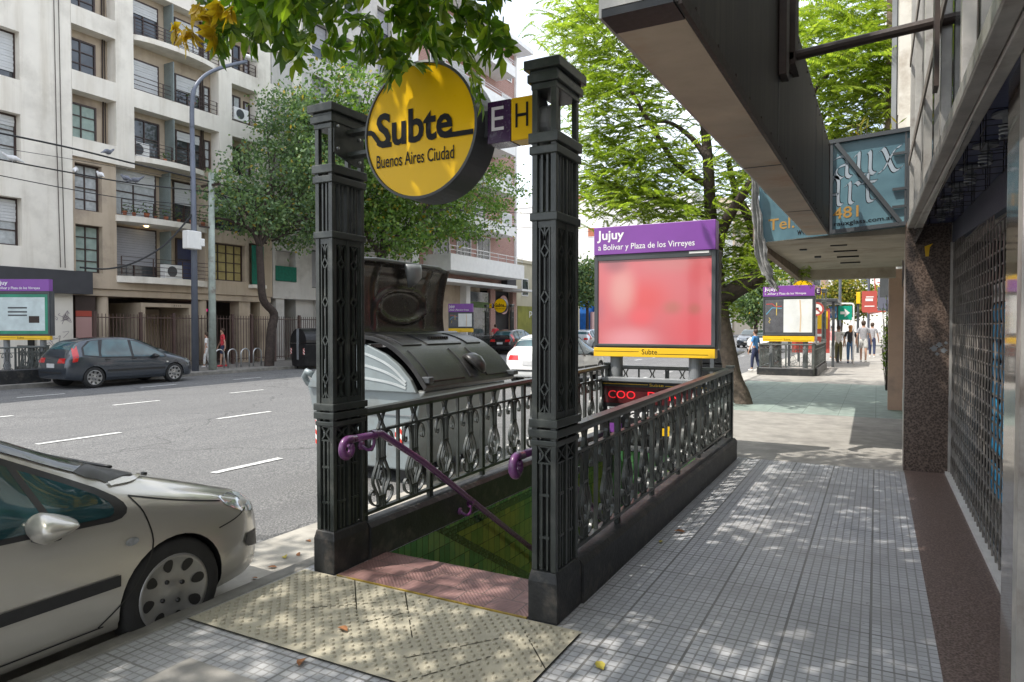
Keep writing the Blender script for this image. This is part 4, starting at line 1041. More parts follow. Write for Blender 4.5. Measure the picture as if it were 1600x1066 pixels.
def decal(poly, mode, off, cuts=2, fine=.06):
    """a panel cut to a 2D outline, triangulated finely and laid onto the body surface"""
    bd = []
    for i in range(len(poly)):
        a, b = Vector(poly[i]), Vector(poly[(i + 1) % len(poly)]); n = max(1, int((b - a).length / fine))
        bd += [a.lerp(b, q / n) for q in range(n)]
    nb_ = len(bd); pts2 = list(bd)
    x0, x1 = min(p.x for p in bd), max(p.x for p in bd); y0, y1 = min(p.y for p in bd), max(p.y for p in bd)
    nx, ny = max(1, int((x1 - x0) / fine)), max(1, int((y1 - y0) / fine))
    for i in range(nx + 1):
        for q in range(ny + 1):
            p = Vector((x0 + (x1 - x0) * (i + .5 * (q % 2)) / nx, y0 + (y1 - y0) * q / ny))
            if inside(p, bd) and min((p - w).length for w in bd) > fine * .45: pts2.append(p)
    vs, es, fs, *_ = delaunay_2d_cdt(pts2, [(i, (i + 1) % nb_) for i in range(nb_)], [], 1, 1e-6)
    out = Vector({'R': (1, 0, 0), 'L': (-1, 0, 0), 'T': (0, 0, 1), 'F': (0, 1, 0), 'B': (0, -1, 0)}[mode])
    ok = []; pts = []
    for v in vs:
        h = proj(mode, v.x, v.y); ok.append(h is not None); pts.append(h[0] + h[1] * off if h else Vector((0, 0, 0)))
    f2 = []
    for q in fs:
        if not all(ok[i] for i in q): continue
        n = (pts[q[1]] - pts[q[0]]).cross(pts[q[2]] - pts[q[0]]); f2.append(tuple(q) if n.dot(out) >= 0 else tuple(q[::-1]))
    b = MB(); b.add(pts, f2); return b
def seam(path, mode, w, off=.0025):
    P = curve_pts(path, 5) if len(path) > 2 else [Vector(path[0]).lerp(Vector(path[1]), i / 12) for i in range(13)]
    b = MB(); vs = []
    for i, p in enumerate(P):
        d = (P[min(i + 1, len(P) - 1)] - P[max(i - 1, 0)]).normalized(); n = Vector((-d.y, d.x)) * w / 2
        for q in (p + n, p - n):
            h = proj(mode, q.x, q.y)
            vs.append(h[0] + h[1] * off if h else (vs[-2] if len(vs) > 1 else Vector((0, 0, -5))))
    b.add(vs, [(2 * i, 2 * i + 1, 2 * i + 3, 2 * i + 2) for i in range(len(P) - 1)]); return b
def wheel_parts(t, x, y, r, side, rim_m, holes=8):
    c = Matrix.Translation((x, y, r)) @ Matrix.Rotation(side * pi / 2, 4, 'Y')       # local z -> outward
    b = MB(); w = .095
    b.lathe([(r * .6, -w), (r * .93, -w), (r * .985, -w * .8), (r, -w * .5), (r, w * .5), (r * .985, w * .8), (r * .93, w * .98), (r * .75, w * 1.02), (r * .66, w * .95), (r * .64, w * .6), (r * .6, 0)], c, 40)
    ty = b.build('tyre', M['rubber'], t, world=False, smooth=True); recalc(ty)
    b = MB(); b.lathe([(0, w * .82), (r * .12, w * .84), (r * .2, w * .72), (r * .5, w * .8), (r * .63, w * .96), (r * .695, w * 1.03), (r * .705, w * .95)], c, 40)
    b.cm = 1
    for i in range(holes):
        a = 2 * pi * i / holes + .2
        b.add([c @ Vector((cos(a) * (r * .51 + r * .125 * cos(q)) - sin(a) * r * .1 * (1 + .25 * cos(q)) * sin(q), sin(a) * (r * .51 + r * .125 * cos(q)) + cos(a) * r * .1 * (1 + .25 * cos(q)) * sin(q), w * (.8 + .15 * max(0, cos(q)) ) + .004)) for q in [2 * pi * j / 14 for j in range(14)]], [tuple(range(14))])
    for i in range(4):
        a = 2 * pi * i / 4 + .5
        b.lathe([(0, .012), (.012, .01), (.014, 0)], c @ Matrix.Translation((r * .23 * cos(a), r * .23 * sin(a), w * .74)), 8)
    b.build('rim', [rim_m, M['black']], t, world=False, smooth=True)
M['carglass'] = glass_dark('car_window_glass', (0.025, 0.07, 0.08), 0.03, 0.8)
M['windscreen'] = glass_dark('car_windscreen', (0.02, 0.032, 0.028), 0.02, 1.0)
M['cowlgrey'] = mat('grey_cowl_plastic', (0.06, 0.06, 0.06), 0.5)
M['lens'] = mat('headlight_lens', (0.5, 0.52, 0.53), 0.08, 0.5, 0.3, 25, coat=1.0)
M['redlens'] = mat('red_lamp_lens', (0.45, 0.012, 0.014), 0.15, 0, 0.1, coat=0.8)
M['trim'] = mat('black_plastic_trim', (0.02, 0.02, 0.021), 0.55, 0, 0.2, 9)
M['rim'] = mat('silver_wheel_trim', (0.33, 0.33, 0.33), 0.35, 0.7, 0.08, 9)
M['plate'] = mat('number_plate', (0.5, 0.5, 0.5), 0.5)
def paint(name, c, metal=0.6, rough=0.3):
    k = NT(name); k.col(c); k.set(Metallic=metal, Roughness=rough * .85, Coat_Weight=1.0, Coat_Roughness=0.03)
    n = k.noise(k.obj(), 900, 1); k.l(k.math('MULTIPLY_ADD', n, 0.2, rough - 0.1), k.b.inputs['Roughness'])
    d = k.noise(k.obj(), 3, 6, 0.65)
    k.l(k.math('MULTIPLY_ADD', k.ramp(d, [(0.4, (0, 0, 0)), (0.7, (1, 1, 1))]), 0.12, 0.03), k.b.inputs['Coat Roughness']); return k.m
CUT_ME = None
def car(label, loc, rz, s, pm, detail=True, rim='rim', group='cars in the street', glass='carglass', low_trim=False, lights=None):
    t = thing('parked_car', label, 'car', loc, rz, group); t.scale = (s, s, s)
    b = MB(); b.add(CAR_V, CAR_F); body = b.build('body', [pm, M['black']], t, world=False, smooth=True); recalc(body)
    # wheel arches
    cb = MB(); cb.cm = 1
    for y in (AX_F, AX_R):
        for sd in (-1, 1): cb.lathe([(0, -.2), (.338, -.2), (.338, .35), (0, .35)], Matrix.Translation((sd * .83, y, .315)) @ Matrix.Rotation(sd * pi / 2, 4, 'Y'), 36)
    cut = cb.build('cut', [pm, M['black']]); recalc(cut)
    md = body.modifiers.new('Arches', 'BOOLEAN'); md.object = cut; md.operation = 'DIFFERENCE'; md.solver = 'EXACT'
    try: md.material_mode = 'INDEX'
    except Exception: pass
    # evaluate where the body is unparented so the cutter lines up
    body.parent = None; bpy.context.view_layer.update()
    dg = bpy.context.evaluated_depsgraph_get(); me = bpy.data.meshes.new_from_object(body.evaluated_get(dg))
    body.modifiers.clear(); body.data = me; me.name = 'body'; body.parent = t
    bpy.data.objects.remove(cut)
    try: me.set_sharp_from_angle(angle=radians(35))
    except Exception: pass
    def D(nm, m, b, par=None, sm=True): return b.build(nm, M[m] if isinstance(m, str) else m, par or t, world=False, smooth=sm)
    # wheels
    for y in (AX_F, AX_R):
        for sd in (-1, 1):
            c = Matrix.Translation((sd * .745, y, .315)) @ Matrix.Rotation(sd * pi / 2, 4, 'Y')
            wb = MB(); wb.lathe([(0, -.09), (.2, -.09), (.2, .06), (0, .06)], c, 24); wh = wb.build('wheel', M['black'], t, world=False)
            wheel_parts(wh, sd * .755, y, .315, sd, M[rim])
    sides = ('R', 'L')
    front = [(.88, .852), (.905, .862), (.915, .885), (.9, .92), (.85, .965), (.72, 1.045), (.4, 1.215), (.1, 1.345), (-.08, 1.385), (-.12, 1.0), (-.12, .89)]
    rear = [(-.2, .9), (-.18, 1.405), (-.6, 1.43), (-.95, 1.42), (-1.1, 1.05), (-1.12, .92)]
    quart = [(-1.2, .94), (-1.08, 1.405), (-1.3, 1.385), (-1.55, 1.2), (-1.6, .98)]
    for sd in sides:
        sur = [(.9, .822), (.95, .83), (.98, .85), (.99, .875), (.98, .905), (.95, .94), (.87, 1.0), (.72, 1.085), (.4, 1.255), (.1, 1.385), (-.5, 1.445), (-1.1, 1.43), (-1.38, 1.39), (-1.6, 1.2), (-1.66, .95), (-1., .885), (0., .86)]
        D('window_surround', 'trim', decal(sur, sd, .003, 6, .04))
        for q in (front, rear, quart): D('side_window', glass, decal(q, sd, .009, 6, .04))
        if detail: D('quarter_divider', 'trim', seam([(.6, .87), (.5, 1.17)], sd, .032, .0105))
        b = seam([(1.02, .93), (1.09, .8), (1.12, .62), (1.0, .42), (.82, .28)] if detail else [(1.0, .9), (1.02, .5), (.85, .28)], sd, .009)
        for pth in ([(-.17, .95), (-.17, .3)], [(-.95, .97), (-1.0, .72), (-1.06, .62)], [(.85, .275), (-.9, .275)]):
            q = seam(pth, sd, .008); b.add(q.v, q.f)
        if detail:
            q = seam([(1.02, .93), (1.3, .845), (1.62, .765)], sd, .008); b.add(q.v, q.f); q = seam([(1.58, .61), (1.75, .63), (1.86, .665)], sd, .008); b.add(q.v, q.f)
        D('panel_gaps', 'black', b)
        D('rub_strip', 'trim', seam([(.93, .5), (-.14, .5)], sd, .062, .012)); D('rub_strip', 'trim', seam([(-.2, .5), (-.95, .5)], sd, .062, .012))
        for y in (-.05, -.88): D('door_handle', pm if detail else 'trim', seam([(y + .0, .83), (y - .14, .84)], sd, .035, .02))
        D('headlight', 'lens', decal([(1.62, .79), (1.82, .765), (1.98, .71), (2.03, .645), (1.97, .61), (1.8, .655), (1.66, .73)], sd, .004, 3))
        D('bumper_strip', 'trim', decal([(1.84, .5), (2.04, .47), (2.075, .43), (2.07, .36), (2.0, .37), (1.85, .41), (1.81, .45)], sd, .008, 3))
        D('side_repeater', 'lens', decal([(1.0 + .04 * cos(a), .69 + .022 * sin(a)) for a in [2 * pi * j / 12 for j in range(12)]], sd, .006, 1))
        D('tail_light', 'redlens', decal([(-1.7, 1.26), (-1.74, 1.02), (-1.8, .8), (-1.93, .78), (-1.9, 1.0), (-1.8, 1.24)], sd, .006, 3))
        sx = 1 if sd == 'R' else -1
        b = MB(); vs = []; R_, K_ = 10, 16
        for i in range(R_ + 1):
            f = i / R_; xx = lerp(.86, 1.06, f); hh = .075 * (sin(pi * min(1, .25 + f * .72)) ** .6); ll = .1 * (.6 + .4 * sin(pi * min(1, .3 + .6 * f)))
            if i == R_: hh *= .5; ll *= .5
            for k_ in range(K_):
                a = 2 * pi * k_ / K_; vs.append((sx * xx, .53 + ll * cos(a) * (1.5 if cos(a) > 0 else .6) - .02 * f, .895 + hh * sin(a) * (1 - .45 * max(0, cos(a)))))
        b.add(vs, [(i * K_ + k_, i * K_ + (k_ + 1) % K_, (i + 1) * K_ + (k_ + 1) % K_, (i + 1) * K_ + k_) for i in range(R_) for k_ in range(K_)] + [tuple(range(R_ * K_, (R_ + 1) * K_)), tuple(range(K_))])
        mr = recalc(D('mirror', pm if detail else 'trim', b)); b = MB(); b.box(sx * .83, sx * .95, .5, .6, .82, .85); b.build('mirror_foot', M['trim'], mr, world=False, bevel=.01)
    # windscreen, cowl, rear window, bonnet lines
    ws = [(-.675, .8), (-.6, .92), (-.35, 1.04), (0, 1.09), (.35, 1.04), (.6, .92), (.675, .8), (.61, .4), (.565, .1), (.3, .045), (0, .03), (-.3, .045), (-.565, .1), (-.61, .4)]
    cw = [(-.735, .94), (-.66, 1.14), (-.38, 1.3), (0, 1.35), (.38, 1.3), (.66, 1.14), (.735, .94), (.675, .8), (.6, .92), (.35, 1.04), (0, 1.09), (-.35, 1.04), (-.6, .92), (-.675, .8)]
    D('windscreen', 'windscreen', decal(ws, 'T', .009, 7, .03))
    D('cowl', 'cowlgrey', decal(cw, 'T', .006, 7, .03))
    D('bonnet_edge', pm, seam([(-.745, .95), (-.67, 1.16), (-.38, 1.325), (0, 1.375), (.38, 1.325), (.67, 1.16), (.745, .95)], 'T', .022, .012))
    b = seam([(-.64, 1.04), (-.66, 1.4), (-.6, 1.86), (-.45, 1.99)], 'T', .007); q = seam([(.64, 1.04), (.66, 1.4), (.6, 1.86), (.45, 1.99)], 'T', .007); b.add(q.v, q.f); D('bonnet_gap', 'black', b)
    for x0, x1 in ((.5, -.05), (-.08, -.58)):
        wv = []
        for i in range(9):
            f = i / 8; x = lerp(x0, x1, f); y = 1.16 - .05 * f - .1 * x * x - .1 * (1 - f) * 0
            h = proj('T', x, y - .02); wv.append(h[0] + Vector((0, 0, .02)))
        b = MB(); b.tube(wv, .009, 6); D('wiper', 'black', b)
    for x in (-.3, .3):
        h = proj('T', x, 1.45); b = MB(); b.box(x - .02, x + .02, 1.44, 1.46, h[0].z, h[0].z + .015); D('washer_jet', 'black', b)
    D('rear_window', glass, decal([(-.58, -1.66), (.58, -1.66), (.62, -1.88), (-.62, -1.88)], 'T', .004, 3))
    D('rear_bumper_strip', 'trim', decal([(-.55, .45), (.55, .45), (.55, .5), (-.55, .5)], 'B', .01, 2)); D('number_plate', 'plate', decal([(-.2, .62), (.2, .62), (.2, .74), (-.2, .74)], 'B', .012, 1))
    for x in (-.5, .5): D('rear_lamp', 'redlens', decal([(x - .17, .76), (x + .17, .76), (x + .14, .9), (x - .14, .9)], 'B', .006, 2))
    D('grille', 'black', decal([(-.42, .3), (.42, .3), (.46, .42), (-.46, .42)], 'F', .006, 2)); D('number_plate', 'plate', decal([(-.2, .45), (.2, .45), (.2, .55), (-.2, .55)], 'F', .01, 1))
    return t
P_SILVER = paint('champagne_silver_paint', (0.475, 0.455, 0.41), 0.5, 0.32)
P_DARK = paint('dark_blue_grey_paint', (0.045, 0.055, 0.07), 0.5, 0.3)
P_BLACK = paint('black_car_paint', (0.018, 0.013, 0.016), 0.3, 0.25)
P_WHITE = paint('white_car_paint', (0.72, 0.72, 0.7), 0.0, 0.3)
P_LSILV = paint('light_silver_paint', (0.5, 0.52, 0.55), 0.6, 0.3)
car('silver hatchback with grey wheel trims parked at the near kerb, cut by the left edge', (-4.225, 1.225, RZ - .052), 0, .95, P_SILVER, True)
car('dark blue-grey hatchback parked at the far kerb in front of the apartment block', (-19.95, 12.5, RZ), 0, .94, P_DARK, False)
car('black hatchback with red tail lights seen between the bin and the near gate pillar', (-20.1, 38.2, RZ), 0, 1.02, P_BLACK, False)
car('white hatchback with red tail lights driving off, behind the near gate pillar and railing', (-8.6, 19.2, RZ), 0, 1.0, P_WHITE, False)
car('light silver car seen between the gate pillar and the red poster sign', (-18.6, 47.0, RZ), 0, 1.0, P_LSILV, False)

# ---------------------------------------------------------------- big side-lid waste container at the near kerb
M['galv'] = mat('pale_grey_green_container', (0.22, 0.255, 0.265), 0.42, 0.2, 0.12, 2.5, dirt=(0.18, 0.18, 0.17), dscale=2)
M['galvlight'] = mat('painted_rib_highlight', (0.4, 0.43, 0.44), 0.4)  # paler colour puts the highlight along the cheek ribs into the material
M['lid'] = mat('black_container_lid', (0.016, 0.016, 0.017), 0.36, 0, 0.35, 3, 0.08, 40, spec=0.35, dirt=(0.05, 0.047, 0.043), dscale=2)
M['lidin'] = mat('brownish_lid_inside', (0.032, 0.029, 0.027), 0.24, 0.2, 0.3, 2, dirt=(0.1, 0.085, 0.07), dscale=1.6)
k = NT('red_white_hazard_stripes'); o = k.pos(); sp = k.n('ShaderNodeSeparateXYZ'); k.l(o, sp.inputs[0])
f = k.math('FRACT', k.math('MULTIPLY', k.math('ADD', k.math('ADD', sp.outputs[0], sp.outputs[1]), sp.outputs[2]), 9.0)); k.col(k.mix(k.math('GREATER_THAN', f, 0.5), (0.75, 0.75, 0.73), (0.62, 0.05, 0.03))); k.set(Roughness=0.4); M['hazard'] = k.m
def big_bin():
    X0, X1, Y0, Y1 = -5.92, -4.3, 5.95, 7.85
    t = thing('waste_container', 'big pale grey side-loading container with one black lid thrown open, behind the street-side railing', 'bin', ((X0 + X1) / 2, 6.9, RZ))
    fx = lambda x, z, d: (x, d, z)
    b = MB(); b.prism([(X0 + .2, .02), (X1 - .2, .02), (X1 - .02, .82), (X1 + .03, .86), (X1 + .03, .9), (X0 - .05, .9), (X0 - .02, .82)], fx, Y0 + .05, Y1 - .05); recalc(b.build('body', M['galv'], t, bevel=.03))
    b = MB()
    for x in (X0 + .35, X1 - .35):
        for y in (Y0 + .3, Y1 - .3): b.box(x - .08, x + .08, y - .1, y + .1, RZ, .03)
    b.build('feet', M['black'], t)
    hx, hz = -5.12, 1.43                                        # hinge ridge
    arch = [(X1 - .04, .88), (X1 - .12, 1.02), (X1 - .27, 1.17), (X1 - .45, 1.29), (hx + .12, 1.39), (hx, 1.42), (hx - .14, 1.37), (X0 + .22, 1.2), (X0 + .08, 1.02), (X0, .88)]
    for y in (Y0, Y1 - .06):
        b = MB(); b.prism(arch, fx, y, y + .06); recalc(b.build('end_cheek', M['galv'], t, bevel=.012))
        e = MB()
        for i, sc_ in enumerate((.78, .52, .24)):
            pth = [(lerp(-4.98, x, .9), .9 + (z - .9) * sc_) for x, z in arch[1:6]]
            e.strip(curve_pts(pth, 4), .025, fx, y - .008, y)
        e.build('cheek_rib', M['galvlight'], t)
    # closed lid, raised a little off the cheeks; shell with ribs
    prof = [(hx + .06, 1.5), (hx + .22, 1.485), (hx + .42, 1.42), (hx + .6, 1.31), (hx + .76, 1.17), (hx + .88, 1.02), (hx + .93, .95)]
    out = curve_pts(prof, 5)
    inn = [Vector((p.x - .03 + .0, p.y - .045)) for p in out]
    b = MB(); b.prism([tuple(p) for p in out] + [tuple(p) for p in reversed(inn)], fx, Y0 - .02, Y1 + .06); lid = recalc(b.build('closed_lid', M['lid'], t, bevel=.012))
    nrm = lambda i: Vector((out[min(i + 1, len(out) - 1)].y - out[max(i - 1, 0)].y, -(out[min(i + 1, len(out) - 1)].x - out[max(i - 1, 0)].x))) * -1
    def rib(i0, i1, y0, y1, h=.014):
        rb = []
        for i in range(i0, i1 + 1):
            n = nrm(i).normalized(); rb.append(out[i] + n * h)
        base = [out[i] - nrm(i).normalized() * .01 for i in range(i1, i0 - 1, -1)]
        return [tuple(p) for p in rb] + [tuple(p) for p in base], y0, y1
    b = MB()
    for q in (rib(4, 12, Y0 + .62, Y1 - .55), rib(14, 26, Y0 + .12, Y0 + .8), rib(14, 26, Y0 + .92, Y0 + 1.0), rib(14, 26, Y1 - .6, Y1 - .08), rib(2, 12, Y0 + .14, Y0 + .5), rib(2, 12, Y1 - .42, Y1 - .08)): b.prism(q[0], fx, q[1], q[2])
    recalc(b.build('lid_panels', M['lid'], lid, bevel=.008))
    b = MB(); b.prism(*[rib(6, 9, 0, 0)[0]], fx, Y0 + .75, Y1 - .7); recalc(b.build('lid_plate', M['trim'], lid, bevel=.01))
    b = MB()
    for i in range(9): b.box(hx + .36, hx + .4, Y0 + .8 + i * .046, Y0 + .825 + i * .046, 1.44, 1.476)
    b.build('raised_lettering', M['black'], lid)
    b = MB()
    P = [(hx + .68, 1.24, 0.05), (hx + .75, 1.235, .08), (hx + .83, 1.19, .09), (hx + .9, 1.12, .075), (hx + .94, 1.05, .03)]
    vs = []; 
    for x, z, r in P:
        for j in range(14): a = 2 * pi * j / 14; vs.append((x + r * .55 * sin(a) * .8, Y0 + 1.15 + r * 1.5 * cos(a), z + r * .6 * sin(a)))
    b.add(vs, [(i * 14 + j, i * 14 + (j + 1) % 14, (i + 1) * 14 + (j + 1) % 14, (i + 1) * 14 + j) for i in range(4) for j in range(14)] + [tuple(range(14)), tuple(range(56, 70))]); recalc(b.build('lid_grip', M['lid'], lid, smooth=True))
    b = MB(); b.box(hx + .82, hx + .95, Y0 + .0, Y0 + .09, .99, 1.06); b.box(hx + .84, hx + .99, Y1 - .06, Y1 + .06, .97, 1.03); b.build('lid_lug', M['dgrey'], lid, bevel=.012)
    # rounded upper band and inner dark throat
    b = MB(); b.prism([(hx + .02, .9), (X1 - .1, .9), (X1 - .16, 1.03), (X1 - .3, 1.16), (X1 - .47, 1.27), (hx + .1, 1.36)], fx, Y0 + .065, Y1 - .065); recalc(b.build('inner_hood', M['dark_in'] if 'dark_in' in M else M['black'], t))
    b = MB(); b.prism([(hx - .1, 1.4), (hx + .1, 1.4), (hx + .1, 1.51), (hx + .04, 1.535), (hx - .1, 1.53)], fx, Y0 - .02, Y1 + .05); recalc(b.build('hinge_ridge', M['lid'], t, bevel=.02))
    # open lid: dished panel standing up, inside towards the pavement
    L0, L1, zb, zt_ = Y0 + .0, Y1 - .12, 1.53, 2.34
    rows = []; NR, NC = 28, 44
    def dish(u, v, back):
        y = lerp(L0, L1, u); z = lerp(zb, zt_, v)
        # bowed towards the pavement at the top and with a rolled rim
        x = hx - .12 + .1 * (v - .3) ** 2 * 2.2
        if not back:
            e = min(min(u, 1 - u) * (L1 - L0), min(v + .1, 1 - v) * .81)
            ins = max(0.0, min(1.0, (e - .1) / .03)); x -= .014 * ins if abs(u - .5) < .5 else 0
            inpanel = .2 < u < .8
            r = sqrt(((u - .53) / .265) ** 2 + ((v - .4) / .25) ** 2)
            x += .05 * math.exp(-((r - 1) / .1) ** 2) - (.012 if r < 1 else 0)
            wl_ = .2 + .035 * (1 - v)
            for uu in (wl_, 1 - wl_):
                if v > .05: x += .038 * math.exp(-((u - uu) / .012) ** 2)
            if wl_ < u < 1 - wl_: x += .02 * math.exp(-((v - .82) / .02) ** 2)
            if u < .03 or u > .97 or v > .97: x += .05
        else: x -= .05
        return (x, y, z)
    A = [[dish(j / NC, i / NR, False) for j in range(NC + 1)] for i in range(NR + 1)]; Bk = [[dish(j / NC, i / NR, True) for j in range(NC + 1)] for i in range(NR + 1)]
    b = MB(); b.grid(A); b.grid(Bk, True)
    ring = [(0, j) for j in range(NC + 1)] + [(i, NC) for i in range(1, NR + 1)] + [(NR, j) for j in range(NC - 1, -1, -1)] + [(i, 0) for i in range(NR - 1, 0, -1)]
    vs = []
    for i, j in ring: vs += [A[i][j], Bk[i][j]]
    m = len(ring); b.add(vs, [(2 * i, 2 * i + 1, 2 * ((i + 1) % m) + 1, 2 * ((i + 1) % m)) for i in range(m)])
    ol = recalc(b.build('open_lid', M['lidin'], t, smooth=True))
    b = MB(); b.tube([(hx + .0, L0 + .02, zt_ + .01), (hx + .02, L0 + .25, zt_ + .03), (hx + .02, L1 - .25, zt_ + .02), (hx - .01, L1, zt_ - .02)], .025, 8); b.build('lid_rim', M['dgrey'], ol)
    b = MB(); vs = []
    yc = (L0 + L1) / 2 + .05
    for i, (x, z, r) in enumerate([(hx + .05, 2.36, .12), (hx + .07, 2.3, .115), (hx + .08, 2.2, .1), (hx + .05, 2.12, .06), (hx, 2.08, .01)]):
        for j in range(16): a = 2 * pi * j / 16; vs.append((x - .02 + r * .8 * max(-.3, sin(a)), yc + r * 1.25 * cos(a), z))
    b.add(vs, [(i * 16 + j, i * 16 + (j + 1) % 16, (i + 1) * 16 + (j + 1) % 16, (i + 1) * 16 + j) for i in range(4) for j in range(16)] + [tuple(range(16)), tuple(range(64, 80))]); recalc(b.build('lid_handle', M['mgrey'], ol, smooth=True))
    # lifting loop at the street end, stickers
    b = MB(); b.tube([(X0 - .0, Y0 + .1, 1.02), (X0 - .08, Y0 + .08, 1.06), (X0 - .14, Y0 + .1, 1.0), (X0 - .12, Y0 + .14, .92), (X0, Y0 + .14, .9)], .04, 8); b.build('lifting_loop', M['galv'], t, smooth=True)
    b = MB(); b.box(X0 + .1, X0 + .2, Y0 + .03, Y0 + .045, .22, .5); b.box(X1 - .35, X1 - .26, Y0 + .03, Y0 + .045, .28, .52); b.build('hazard_sticker', M['hazard'], t)
    b = MB()
    for z in (.35, .62): b.box(X0 + .15, X1 - .1, Y0 + .036, Y0 + .049, z, z + .012)
    b.build('body_rib', M['mgrey'], t)
big_bin()

def small_bin(label, loc, rz, s=1.0, open_lid=False):
    t = thing('waste_container', label, 'bin', loc, rz, 'dark waste containers down the street')
    fx = lambda x, z, d: (x, d, z); q = lambda *a: [(x * s, z * s) for x, z in a]
    b = MB(); b.prism(q((-.42, .1), (.42, .1), (.6, .95), (-.6, .95)), fx, -.75 * s, .75 * s); recalc(b.build('body', M['lid'], t, world=False, bevel=.03))
    arc = [(.6 * cos(a), .97 + .55 * sin(a)) for a in [pi * i / 14 for i in range(15)]]
    b = MB(); b.prism(q(*arc), fx, -.73 * s, .73 * s); recalc(b.build('lid', M['lid'], t, world=False, bevel=.02))
    for y in (-.76, .73):
        b = MB(); b.box(-.07 * s, .07 * s, y * s, (y + .03) * s, .35 * s, 1.5 * s); b.build('lifting_bar', M['mgrey'], t, world=False, bevel=.01)
    b = MB()
    for x in (-.5, .42): b.box(x * s, (x + .08) * s, -.775 * s, -.752 * s, .55 * s, .78 * s)
    b.build('hazard_sticker', M['hazard'], t, world=False)
    b = MB()
    for x in (-.36, .3):
        for y in (-.6, .55): b.tube([(x * s, y * s, .06 * s), (x * s, y * s + .05, .06 * s)], .06 * s, 10)
    b.build('castor', M['black'], t, world=False)
    if open_lid:
        b = MB(); pts = [[(x * s, y * s, (1.32 + .2 * sin(pi * (x + .7) / 1.5) + .05 * y) * s) for x in [-.7 + 1.5 * i / 10 for i in range(11)]] for y in (-.75, -.2, .3, .75)]
        b.grid(pts); o_ = b.build('raised_lid', M['mgrey'], t, world=False, smooth=True); so = o_.modifiers.new('Solidify', 'SOLIDIFY'); so.thickness = .05
    return t
small_bin('rounded dark waste container at the far kerb, left of the street-side gate pillar', (-20.3, 20.9, RZ), radians(-15), 1.08)
small_bin('dark waste container with pale raised lid behind the leaning tree trunk', (-3.75, 18.6, RZ), radians(0), .78, True)
# ================================================================== far side of the street: buildings
M['stucco'] = mat('pale_stucco', (0.76, 0.715, 0.63), 0.85, 0, 0.06, 1.2, 0.15, 30, 0.004, dirt=(0.56, 0.52, 0.45), dscale=0.5)
M['beige'] = mat('beige_render', (0.47, 0.385, 0.29), 0.85, 0, 0.08, 1.2, 0.15, 30, 0.004, dirt=(0.3, 0.24, 0.19), dscale=0.7)
M['greyrend'] = mat('grey_render', (0.52, 0.5, 0.47), 0.85, 0, 0.08, 1.2, 0.1, 30, dirt=(0.33, 0.31, 0.29), dscale=0.7)
def streak(m, amt=.2):
    t = m.node_tree; bs_ = next(n for n in t.nodes if n.type == 'BSDF_PRINCIPLED'); src = bs_.inputs['Base Color'].links[0].from_socket
    tc = t.nodes.new('ShaderNodeNewGeometry'); mp = t.nodes.new('ShaderNodeMapping'); mp.inputs['Scale'].default_value = (2.2, 2.2, .16); t.links.new(tc.outputs['Position'], mp.inputs[0])
    no = t.nodes.new('ShaderNodeTexNoise'); no.inputs['Scale'].default_value = 1.0; no.inputs['Detail'].default_value = 7; no.inputs['Roughness'].default_value = .65; t.links.new(mp.outputs[0], no.inputs['Vector'])
    rp = t.nodes.new('ShaderNodeValToRGB'); rp.color_ramp.elements[0].position = .5; rp.color_ramp.elements[1].position = .75; rp.color_ramp.elements[0].color = (1, 1, 1, 1); q = 1 - amt; rp.color_ramp.elements[1].color = (q, q * .97, q * .92, 1); t.links.new(no.outputs['Fac'], rp.inputs[0])
    mx = t.nodes.new('ShaderNodeMix'); mx.data_type = 'RGBA'; mx.blend_type = 'MULTIPLY'; mx.inputs[0].default_value = 1; t.links.new(src, mx.inputs[6]); t.links.new(rp.outputs[0], mx.inputs[7]); t.links.new(mx.outputs[2], bs_.inputs['Base Color'])
for q in ('stucco', 'beige', 'greyrend'): streak(M[q])
M['brownframe'] = mat('brown_window_frame', (0.045, 0.026, 0.022), 0.5)
M['shutterw'] = mat('white_roller_shutter', (0.55, 0.56, 0.56), 0.6, 0, 0.04)
M['shutterg'] = mat('grey_roller_shutter', (0.3, 0.3, 0.32), 0.6, 0, 0.06)
M['curtain'] = mat('pale_curtain', (0.42, 0.44, 0.44), 0.9, 0, 0.2, 8)
M['ycurtain'] = mat('yellow_curtain', (0.4, 0.33, 0.14), 0.9, 0, 0.15, 6)
M['gcurtain'] = mat('green_curtain', (0.3, 0.38, 0.34), 0.9, 0, 0.15, 6)
M['winglass'] = glass_dark('flat_window_glass', (0.05, 0.055, 0.06), 0.05, 0.8)
M['frost'] = mat('greenish_balcony_screen', (0.17, 0.2, 0.19), 0.25, 0, 0.15, 2)
M['netting'] = mat('green_netting', (0.005, 0.13, 0.085), 0.8, 0, 0.2, 10)
M['terracotta'] = mat('terracotta', (0.35, 0.12, 0.06), 0.8)
M['plantgreen'] = leaf_mat('balcony_plant_leaves', [(0.0, (0.03, 0.08, 0.02)), (1.0, (0.12, 0.2, 0.05))], 0.3)
M['charcoal'] = mat('charcoal_fascia', (0.045, 0.045, 0.05), 0.7, 0, 0.1)
M['brownwall'] = mat('brown_ground_floor', (0.06, 0.045, 0.036), 0.7)
M['fencebrown'] = mat('brown_fence', (0.085, 0.05, 0.042), 0.6)

